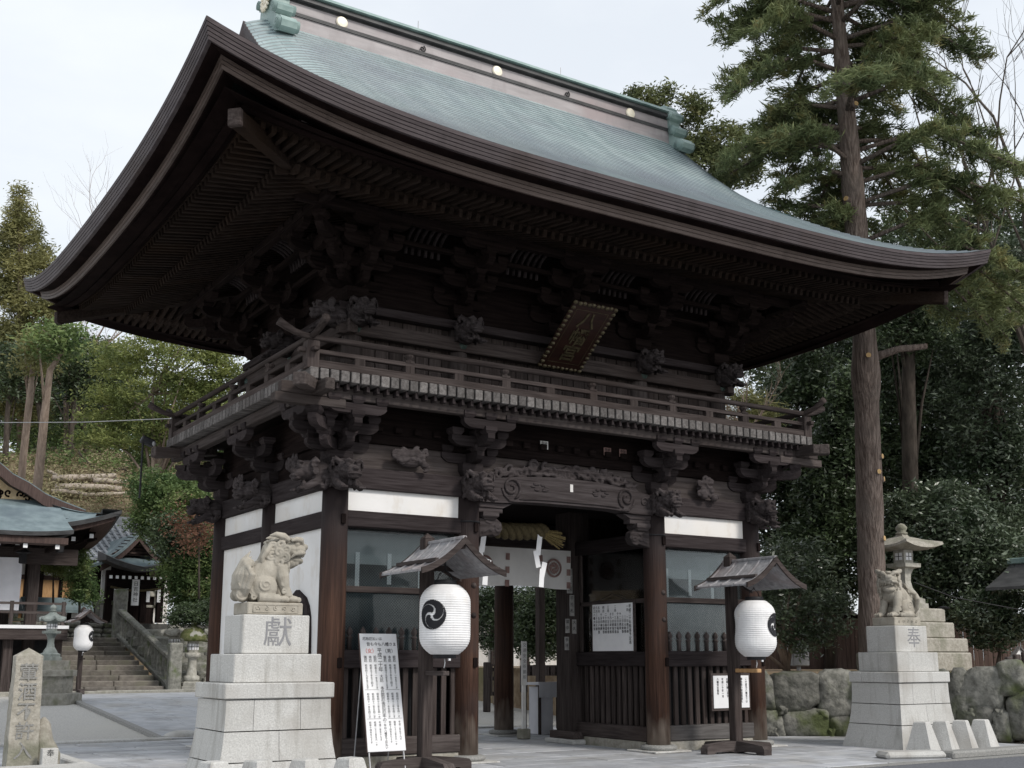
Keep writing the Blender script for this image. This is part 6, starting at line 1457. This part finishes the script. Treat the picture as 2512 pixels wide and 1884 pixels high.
def blobs(spec, dep, nclump, per, sig, seed, flat=.6, shell=.55):
    """leaf points in clumps spread through ellipsoids given in photo pixels: (x, y, rx, ry[, depth offset])"""
    rg = np.random.RandomState(seed); out = []; area = np.array([s[2]*s[3] for s in spec], float); area /= area.sum(); cl = []
    for s, a in zip(spec, area):
        dd = dep+(s[4] if len(s) > 4 else 0); c = np.array(at(s[0]*K, s[1]*K, dd)); sc = K*dd/FPX; k = max(3, int(nclump*a)); q = rg.normal(size=(k, 3)); q /= np.linalg.norm(q, axis=1)[:, None]; q *= (rg.uniform(shell, 1.0, k)**.7)[:, None]
        cc = c+np.array(RT)[None, :]*q[:, :1]*s[2]*sc+np.array([0, 0, 1.])[None, :]*q[:, 1:2]*s[3]*sc+np.array([FW.x, FW.y, 0])[None, :]*q[:, 2:3]*s[2]*sc*.8
        cl.append(cc); m = rg.normal(size=(k, per, 3))*sig; m[:, :, 2] *= flat; out.append((cc[:, None, :]+m).reshape(-1, 3))
    return np.concatenate(out), np.concatenate(cl)
def limbs(t, cl, start, n, r, m, seed):
    rg = random.Random(seed)
    for k in range(n):
        e = Vector(cl[rg.randrange(len(cl))]); s = Vector(start(rg.random())); mid = (s+e)/2+Vector((0, 0, .12*(e-s).length)); o = t.location
        MB().tube([s-o, mid-o, e-o], [r, r*.6, r*.2], 6).build('limb', m, t, True)
def tree(name, label, cat, base, trunk, rad, spec, dep, ncl, per, sig, L, Wd, lm, bark, seed, nl=10, group=None, flat=.6, shell=.5, lr=.06, U=None):
    t = thing(name, label, cat, base, 0, group)
    if trunk:
        P = [Vector(p) for p in trunk]; MB().tube([p-t.location for p in P], rad, 10).build('trunk', bark, t, True)
    pts, cl = blobs(spec, dep, ncl, per, sig, seed, flat, shell)
    leaf_obj('crown', pts, L, Wd, lm, t, U, 1.0, seed)
    if nl and trunk: limbs(t, cl, lambda q: P[min(len(P)-1, 1+int(q*(len(P)-1)))], nl, lr, bark, seed)
    return t
def pxpath(pts, dep): return [at(x*K, y*K, dep) for x, y in pts]
# ---- the big conifer beside the gate
BD = 25.0
bp = pxpath([(1888, 1452), (1884, 1300), (1879, 1100), (1873, 900), (1868, 740), (1852, 520), (1836, 330), (1820, 150), (1808, 0), (1798, -180), (1792, -330)], BD)
CD = thing('tall_conifer', 'tall conifer with bare lopped trunk and feathery crown beside the gate roof', 'tree', (bp[0].x, bp[0].y, RZ-.02))
bp[0].z = RZ-.1
rg = random.Random(3); tr = MB(); rad = [.34, .30, .285, .265, .25, .245, .21, .17, .13, .07, .03]
P = []; Rr = []
for i in range(len(bp)-1):
    for k in range(5): t = k/5; P.append(bp[i].lerp(bp[i+1], t)); Rr.append((rad[i]+(rad[i+1]-rad[i])*t)*(1+rg.uniform(-.035, .035)))
P.append(bp[-1]); Rr.append(rad[-1])
for k, hgt in ((17, 1.16), (18, 1.22), (19, 1.1), (28, 1.06)): Rr[k] *= hgt
tr.tube([p-CD.location for p in P], Rr, 18); tr.build('trunk', 'bark', CD, True)
def along(z):
    for a, b in zip(P[:-1], P[1:]):
        if a.z <= z <= b.z: return a.lerp(b, (z-a.z)/(b.z-a.z+1e-9))
    return P[-1]
# lopped stubs
for px, py, dx in ((1868, 778, -.9), (1893, 992, -.5), (1884, 1026, -.9), (1906, 1040, .6), (1897, 1168, .0), (1911, 1254, .95), (1828, 440, -.6), (1835, 240, -.4)):
    zz = at(px*K, py*K, BD).z; c = along(zz); d = (RT*(px*K-1256-(Vector(c)-CAM).dot(RT)/((Vector(c)-CAM).dot(FW))*FPX)*BD/FPX); d = d+FW*-.16; d.z = 0; d.normalize(); s = c+d*.16-CD.location
    sb = MB().tube([s, s+d*.16+Vector((0, 0, .03))], [.085, .06], 8).build('branch_stub', 'bark', CD, True); e = s+d*.163+Vector((0, 0, .03)); MB().tube([e, e+d*.006], .056, 8).build('cut_face', 'cutwood', sb)
s = along(at(1880*K, 775*K, BD).z)-CD.location; q = [s+Vector(RT)*.1, s+Vector(RT)*.75+Vector((0, 0, .22)), s+Vector(RT)*1.35+Vector((0, 0, .28))]; sb = MB().tube(q, [.10, .075, .06], 8).build('cut_branch', 'bark', CD, True); MB().tube([q[2], q[2]+Vector(RT)*.01-Vector(FW)*.004], .056, 8).build('cut_face', 'cutwood', sb)
pts, Us = [], []
npr = np.random.RandomState(5)
zl0, zt0 = at(1850*K, 545*K, BD).z, at(1795*K, -330*K, BD).z
nlimb = 104; nlow = 7
for k in range(-nlow, nlimb):
    f = (k+.5)/nlimb; z = zl0+(zt0-zl0)*min(1, max(-.24, f+rg.uniform(-.03, .03))); c = along(z); az = k*2.399+rg.uniform(-.4, .4); dr = Vector((math.cos(az), math.sin(az), 0)); rgt = dr.dot(RT)
    if k < 0: dr = (Vector(RT)*rg.uniform(.75, 1)+Vector((FW.x, FW.y, 0))*rg.uniform(-.6, .5)).normalized(); rgt = 1
    if k >= 0 and dr.dot(FW) < -.35 and rg.random() < .72: continue
    L_ = (3.5 if rgt > 0 else 2.8)*(1-.25*max(0, f-.5)/.5)*rg.uniform(.55, 1.1)
    if k < 0: L_ = rg.uniform(2.6, 4.3)
    if rgt < 0 and f < .12: L_ *= .25
    if rgt < -.2 and .10 <= f < .5: L_ *= .95
    tip = c+dr*L_+Vector((0, 0, -(.34 if k < 0 else .16)*L_+rg.uniform(-.55, .45))); mid = c+dr*L_*.5+Vector((rg.uniform(-.2, .2), rg.uniform(-.2, .2), .12*L_+rg.uniform(-.15, .2)))
    o = CD.location; MB().tube([c-o, mid-o, tip-o], [.055, .04, .012], 6).build('limb', 'bark', CD, True)
    nb = int(6+L_*5.0)
    for j in range(nb):
        t = .30+.70*(j+rg.random())/nb; p = c.lerp(mid, t*2) if t < .5 else mid.lerp(tip, t*2-1); side = Vector((-dr.y, dr.x, 0))*rg.choice((-1, 1)); bl_ = (.95-.35*t)*rg.uniform(.4, 1.2); bd_ = (dr*.55+side*.85+Vector((0, 0, rg.uniform(-.45, .15)))).normalized()
        ns = int(7+bl_*9)
        for q in range(ns):
            s = p+bd_*bl_*(q+.5)/ns+Vector((0, 0, -.10*(q/ns)**2)); n_ = 11
            base = np.array(s)[None, :]+npr.normal(size=(n_, 3))*.055; pts.append(base); Us.append(np.array(bd_)[None, :]*1.0+npr.normal(size=(n_, 3))*.55+np.array([0, 0, .25])[None, :])
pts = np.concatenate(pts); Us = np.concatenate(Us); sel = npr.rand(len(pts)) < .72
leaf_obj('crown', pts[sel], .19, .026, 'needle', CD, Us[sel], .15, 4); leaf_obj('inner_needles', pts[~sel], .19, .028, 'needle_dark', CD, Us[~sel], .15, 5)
# ---- other trees on the far side
def ground_base(x, dep, z): p = at(x*K, 1400*K, dep); return (p.x, p.y, z)
def simple(name, label, x, spec, dep, ncl, per, sig, L, Wd, lm, bark, seed, z=RZ, tr_=.2, top=None, nl=8, group=None, cat='tree', lr=.05, shell=.5, flat=.6):
    b = Vector(ground_base(x, dep, z)); tp = at(spec[0][0]*K, (top if top is not None else spec[0][1])*K, dep)
    return tree(name, label, cat, b, [b, b.lerp(tp, .5)+Vector((.15, 0, 0)), tp], [tr_, tr_*.75, tr_*.35], spec, dep, ncl, per, sig, L, Wd, lm, bark, seed, nl, group, flat, shell, lr)
simple('ridge_conifer', 'olive conifer tops rising behind the roof ridge end', 1480, [(1450, 300, 75, 55), (1385, 235, 40, 45), (1500, 230, 30, 42), (1425, 205, 25, 30), (1560, 305, 62, 48), (1520, 365, 80, 50), (1590, 360, 60, 50)], 36, 330, 60, .16, .16, .05, 'needle_dark', 'barkdark', 31, nl=10, top=250)
EG = 'dark evergreens behind the gate'
simple('evergreen_tree', 'dark glossy evergreen filling the gap between gate roof and tall conifer', 1730, [(1730, 940, 125, 150), (1690, 1080, 95, 110), (1790, 800, 95, 110), (1770, 1110, 95, 120)], 34, 520, 80, .24, .15, .065, 'leaf_dark', 'barkdark', 41, group=EG, nl=18, tr_=.22)
simple('evergreen_tree', 'dark evergreen with grey-green leaves right of the bare conifer trunk', 2000, [(1985, 880, 120, 160), (1960, 700, 100, 110), (2060, 760, 100, 120), (1960, 1060, 105, 110)], 33, 560, 80, .24, .15, .06, 'leaf_dark', 'barkdark', 42, group=EG, nl=18, tr_=.25)
simple('evergreen_tree', 'broad evergreen with silvery leaves along the picture edge', 2160, [(2150, 850, 130, 180), (2180, 650, 95, 140), (2130, 1080, 130, 130), (2190, 1200, 90, 120)], 31, 620, 80, .24, .15, .055, 'leaf_gloss', 'barkdark', 43, group=EG, nl=18, tr_=.25)
simple('evergreen_tree', 'glossy dark evergreen hanging over the tall stone lantern', 2030, [(2020, 1150, 120, 110), (2110, 1210, 110, 90), (1950, 1200, 70, 90), (2060, 1290, 80, 60)], 29, 460, 80, .20, .14, .055, 'leaf_gloss', 'barkdark', 44, group=EG, nl=18, tr_=.18)
simple('evergreen_tree', 'dark leafy evergreen rising behind the far balcony corner', 1790, [(1800, 1030, 70, 120), (1790, 1200, 95, 95), (1720, 1230, 75, 85), (1830, 900, 45, 120)], 30, 380, 80, .20, .14, .06, 'leaf_dark', 'barkdark', 45, group=EG, nl=18, tr_=.16)
simple('evergreen_tree', 'deep shaded evergreen at the back of the grove', 1900, [(1850, 760, 160, 170), (2060, 1000, 190, 230), (1750, 760, 150, 110), (2150, 560, 120, 160), (1950, 560, 130, 110)], 41, 700, 70, .36, .22, .09, 'leaf_dark', 'barkdark', 46, group=EG, nl=18, tr_=.3)
simple('young_evergreen', 'light-leaved young evergreen under the small roofed gate', 2150, [(2150, 1370, 55, 35), (2190, 1330, 45, 45), (2120, 1320, 50, 40)], 27.5, 130, 60, .13, .11, .045, 'leaf_gloss', 'barkdark', 47, tr_=.06)
tb_ = at(1962*K, 1300*K, 30.5); tree('grove_tree', 'straight dark reddish trunk rising in the grove behind the stone lantern', 'tree', (tb_.x, tb_.y, RZ), [Vector((tb_.x, tb_.y, RZ)), at(1968*K, 1100*K, 30.5), at(1962*K, 850*K, 30.5), at(1965*K, 640*K, 30.5)], [.26, .22, .19, .12], [(1970, 660, 70, 50), (2010, 740, 60, 40), (1930, 720, 40, 40)], 30.5, 120, 60, .2, .15, .05, 'leaf_dark', 'barkdark', 95, 8, EG)
# small leaning tree by the boulder wall
lb_ = at(1700*K, 1450*K, 26.3); lb_.z = RZ
LT = thing('leaning_tree', 'small several-stemmed tree with glossy leaves above the boulder wall', 'tree', lb_)
for k, (x1, y1, x2, y2) in enumerate(((1690, 1390, 1648, 1290), (1684, 1400, 1705, 1280), (1710, 1380, 1730, 1270), (1672, 1425, 1640, 1400))):
    a, b, c = lb_, at(x1*K, y1*K, 26.2), at(x2*K, y2*K, 26); MB().tube([a-lb_, b-lb_, c-lb_], [.085-.01*k, .065-.01*k, .03], 8).build('stem', 'barkpale', LT, True)
pp_, cc_ = blobs([(1720, 1210, 80, 45), (1660, 1250, 55, 45), (1770, 1330, 60, 55), (1800, 1290, 40, 40), (1700, 1300, 60, 40), (1650, 1340, 40, 40), (1740, 1380, 50, 28)], 26, 210, 46, .15, 48); leaf_obj('crown', pp_, .115, .045, 'leaf_gloss', LT, None, 1, 48)
# bare twiggy trees
def bare(name, label, base, ends, r, m, seed, depth=3):
    t = thing(name, label, 'tree', base); f = MB(); rg = random.Random(seed)
    def grow(a, d, L, r, lv):
        pts = [a]; p = a; dd = d.copy()
        for i in range(4): dd = (dd+Vector((rg.uniform(-.25, .25), rg.uniform(-.25, .25), rg.uniform(-.08, .18)))).normalized(); p = p+dd*L/4; pts.append(p)
        f.tube([q-t.location for q in pts], [r, r*.85, r*.7, r*.55, r*.4], 5, False)
        if lv:
            for k in range(rg.choice((3, 4))): i = rg.randrange(1, 5); e = (dd+Vector((rg.uniform(-.9, .9), rg.uniform(-.9, .9), rg.uniform(-.3, .7)))).normalized(); grow(pts[i], e, L*rg.uniform(.5, .75), r*.45, lv-1)
    b = Vector(base)
    for e in ends: e = Vector(e); grow(b, (e-b).normalized(), (e-b).length, r, depth)
    f.build('branches', m, t); return t
b_ = at(2260*K, 900*K, 29); bare('bare_tree', 'leafless tree reaching in from the picture edge beside the conifer', (b_.x, b_.y, b_.z), [at(2170*K, 470*K, 29), at(2190*K, 180*K, 29.5), at(2100*K, 330*K, 29), at(2215*K, 640*K, 29)], .09, 'barkdark', 3, 4)
b_ = at(1600*K, 960*K, 30); bare('pale_shrub', 'pale leafless shrub seen past the balcony corner', (b_.x, b_.y, b_.z), [at(1610*K, 830*K, 30), at(1660*K, 880*K, 30), at(1570*K, 870*K, 30)], .04, 'barkpale', 4, 3)
simple('fern_palm', 'pale drooping shrub beside the gate wall', 1605, [(1600, 880, 35, 40), (1640, 905, 45, 28)], 31, 40, 50, .2, .28, .03, 'olive', 'barkpale', 49, tr_=.08, nl=3)
# ================================================================== near-side wooded hillside
HG = 'trees on the wooded hillside'
def hb(px, py): return hray(px*K, py*K)
def htree(name, label, x, spec, dep, ncl, per, sig, L, Wd, lm, bark, seed, tr_=.2, nl=8, cat='tree', path=None, rad=None, flat=.6, shell=.5, lr=.05):
    tp = at(spec[0][0]*K, spec[0][1]*K, dep); b = at(x*K, 1000*K, dep); b = Vector((b.x, b.y, hillz(b.x, b.y)-.2))
    tk = [b]+pxpath(path, dep) if path else [b, b.lerp(tp, .5), tp]
    return tree(name, label, cat, b, tk, rad or [tr_*(1-.75*i/(len(tk)-1)) for i in range(len(tk))], spec, dep, ncl, per, sig, L, Wd, lm, bark, seed, nl, HG, flat, shell, lr)
htree('tall_cypress', 'tall olive cypress rising highest at the hillside edge', 50, [(42, 425, 14, 30), (38, 470, 30, 36), (62, 505, 28, 34), (15, 520, 30, 40), (85, 560, 30, 36), (40, 570, 48, 40), (105, 610, 26, 36), (10, 620, 40, 44), (60, 650, 55, 44), (110, 680, 26, 36), (30, 720, 58, 44), (90, 740, 40, 40), (5, 800, 40, 40), (60, 800, 44, 34), (20, 870, 46, 36), (70, 880, 36, 40)], 60, 1100, 34, .20, .26, .06, 'olive', 'barkpale', 51, tr_=.35, nl=14, flat=.9, shell=.3)
htree('hill_tree', 'pale straight trunk of a lopped tree on the slope', 48, [(75, 760, 40, 45)], 50, 26, 50, .35, .26, .09, 'olive', 'barkpale', 52, path=[(50, 990), (62, 880), (72, 780)], rad=[.17, .16, .15, .10], nl=4)
htree('hill_tree', 'pale forked trunk standing in front of the brush slope', 78, [(120, 735, 60, 40)], 49, 36, 50, .35, .26, .09, 'leaf_mid', 'barkpale', 53, path=[(82, 1040), (96, 900), (108, 800), (135, 760)], rad=[.21, .20, .17, .13, .08], nl=5)
htree('hill_tree', 'dark evergreen behind the pale trunks', 110, [(60, 770, 90, 70), (150, 830, 90, 85), (40, 890, 80, 60), (130, 930, 90, 55)], 72, 420, 60, .5, .36, .13, 'leaf_dark', 'barkdark', 54, tr_=.3)
htree('hill_tree', 'dark evergreen clump against the sky over the copper hall', 230, [(200, 790, 80, 60), (240, 880, 90, 80), (180, 920, 70, 60)], 66, 300, 60, .45, .32, .12, 'leaf_dark', 'barkdark', 55, tr_=.25)
htree('spreading_tree', 'spreading light green tree beneath the eave tip', 350, [(330, 850, 120, 60), (420, 790, 95, 60), (260, 775, 70, 45), (340, 755, 80, 40), (470, 745, 60, 50), (450, 870, 70, 55), (230, 890, 60, 40), (300, 945, 110, 30), (380, 925, 90, 36), (480, 800, 40, 60), (210, 950, 50, 20)], 47, 470, 74, .36, .15, .06, 'leaf_light', 'barkpale', 56, tr_=.2, nl=22, lr=.07, flat=.2)
for i_, (x_, lean, lab_) in enumerate(((12, 6, 'slim dark trunk at the edge beneath the cypress'), (95, -14, 'slim dark trunk leaning between the two pale ones'), (150, 12, 'slim dark trunk just beyond the forked pale one'), (185, -8, 'slim dark double-bent trunk in the shade under the spreading tree'), (212, 16, 'slim dark trunk farthest in along the shaded slope'))): htree('hill_tree', lab_, x_, [(x_+lean*2, 780, 42, 40), (x_+lean, 840, 30, 26)], 57+i_, 70, 40, .4, .24, .08, 'leaf_dark', 'barkdark', 90+i_, path=[(x_, 985), (x_+lean*.6, 900), (x_+lean*2, 790)], rad=[.16, .15, .12, .07], nl=5)
htree('spreading_tree', 'mid green tree behind the balcony corner', 440, [(400, 900, 90, 70), (470, 950, 60, 70), (330, 980, 60, 40)], 52, 260, 60, .3, .2, .08, 'leaf_mid', 'barkdark', 57, nl=6)
htree('hill_bush', 'yellow-green bush beneath the balcony beam end', 400, [(380, 1085, 85, 60), (330, 1050, 55, 35), (430, 1130, 60, 55), (330, 1120, 50, 45)], 43, 380, 60, .2, .13, .055, 'leaf_mid', 'barkdark', 58, tr_=.08, nl=6, cat='bush')
def tbush(name, label, x, spec, dep, ncl, per, sig, L, Wd, lm, seed, zb=None, cat='bush', bark='barkdark', tr_=.05, nl=4):
    p = at(x*K, 1330*K, dep); z = zb if zb is not None else tz; return tree(name, label, cat, (p.x, p.y, z), [Vector((p.x, p.y, z)), at(spec[0][0]*K, spec[0][1]*K, dep)], [tr_, tr_*.4], spec, dep, ncl, per, sig, L, Wd, lm, bark, seed, nl, 'shrubs round the terrace')
tbush('dark_shrub', 'dark glossy shrub growing beside the gate corner column', 425, [(430, 1255, 66, 62), (390, 1235, 45, 42), (450, 1195, 40, 50), (405, 1290, 45, 30)], 40.5, 360, 60, .18, .12, .05, 'leaf_mid', 71)
tbush('low_hedge', 'low dark hedge behind the mossy stone lanterns', 440, [(440, 1325, 50, 22), (400, 1330, 40, 18), (470, 1320, 30, 26)], 38.6, 170, 60, .15, .11, .045, 'leaf_dark', 76)
tbush('russet_shrub', 'thin shrub with russet leaves above the dark glossy one', 430, [(430, 1160, 50, 40), (400, 1130, 40, 30), (450, 1120, 30, 30)], 39, 60, 26, .26, .14, .05, 'russet', 72)
tbush('dark_shrub', 'shaded evergreen between porch roof and gate corner', 400, [(410, 1180, 65, 50), (370, 1150, 40, 40)], 41, 150, 60, .24, .15, .06, 'leaf_dark', 73)
tbush('young_conifer', 'small conical evergreen before the tiled building', 172, [(172, 1250, 28, 50), (168, 1205, 16, 30), (178, 1285, 34, 24)], 39, 110, 50, .14, .12, .04, 'leaf_mid', 74, cat='tree')
tbush('pine_bough', 'low spreading green bough over the fence by the hall', 115, [(115, 1228, 26, 8), (130, 1236, 20, 6)], 39.5, 30, 40, .12, .14, .03, 'leaf_light', 75)
# tree and shrubs seen through the gateway
for i, (lab, spec, dep, m_) in enumerate((('dark evergreen framed in the gateway opening', [(1075, 1350, 55, 60), (1065, 1300, 40, 35), (1130, 1330, 60, 60)], 33, 'leaf_dark'), ('evergreen bough beside the slim post in the gateway', [(1165, 1360, 45, 60), (1190, 1300, 30, 40)], 32, 'leaf_dark'))):
    p = at(spec[0][0]*K, 1480*K, dep); tree('courtyard_tree', lab, 'tree', (p.x, p.y, gz(p.x, p.y)), [Vector((p.x, p.y, gz(p.x, p.y))), at(spec[0][0]*K, spec[0][1]*K, dep)], [.14, .06], spec, dep, 200, 60, .2, .13, .045, m_, 'barkpale', 80+i, 5, 'trees beyond the gateway')
# ---- brush, logs and fallen branches on the slope
rg = np.random.RandomState(17); C = []
for k in range(520):
    px, py = rg.uniform(-20, 440), rg.uniform(985, 1150); p = hray(px*K, py*K); C.append(np.array(p)[None, :]+rg.normal(size=(42, 3))*np.array([.38, .38, .2])+np.array([0, 0, .15]))
o = tag(leaf_obj('undergrowth', np.concatenate(C), .17, .06, 'brush', None, None, 1, 17), 'dry beige and green undergrowth covering the cleared slope', 'undergrowth', kind='stuff')
C = []
for k in range(200):
    px, py = rg.uniform(-30, 520), rg.uniform(930, 1020); p = hray(px*K, py*K); C.append(np.array(p)[None, :]+rg.normal(size=(46, 3))*np.array([.5, .5, .3])+np.array([0, 0, .3]))
tag(leaf_obj('leafy_undergrowth', np.concatenate(C), .2, .08, 'leaf_mid', None, None, 1, 18), 'green leafy undergrowth beneath the hillside trees', 'undergrowth', kind='stuff')
for i, (x0, y0, x1, y1, r, lab) in enumerate(((112, 1052, 250, 1046, .12, 'topmost pale log lying across the cleared slope'), (200, 1056, 272, 1060, .11, 'short thick log just under the topmost one'), (118, 1072, 262, 1075, .13, 'long thick log lying in the middle of the slope'), (110, 1080, 190, 1088, .08, 'thin log under the long one, nearer the hall roof'), (180, 1088, 290, 1083, .07, 'thin log under the long one, nearer the bush'), (100, 1036, 128, 1050, .06, 'short broken branch near the forked trunk'))):
    a, b = hray(x0*K, y0*K), hray(x1*K, y1*K); a.z += .42; b.z += .42; r *= 1.35; t = thing('felled_log', lab, 'log', (a+b)/2, 0, 'felled logs on the slope'); mid = Vector((0, 0, random.uniform(-.02, .06))); MB().tube([a-t.location, (a-t.location)*.4+mid, (b-t.location)*.5+mid, b-t.location], [r, r*1.05, r*.9, r*.75], 8).build('log', 'logs', t, True); MB().tube([a-t.location, a-t.location+(a-b).normalized()*.01], r*.95, 8).build('cut_end', 'barkpale', t)
for i, (x, y) in enumerate(((225, 1012), (262, 1018))):
    p = hray(x*K, (y+8)*K); bare('fallen_branch', ('forked dead branch on the slope above the logs', 'grey dead branch on the slope beside the bush')[i], p, [p+Vector((-1.6+i*2.6, .2, .35)), p+Vector((1.1, .1, .1))], .07, 'barkdark', 20+i, 1)
b_ = hb(140, 960); bare('bare_tree', 'thin leafless tree against the sky beside the tall cypress', b_, [at(150*K, 700*K, 62), at(110*K, 730*K, 62), at(190*K, 760*K, 62)], .10, 'barkpale', 9, 4)

bpy.data.scenes.remove(TMP)
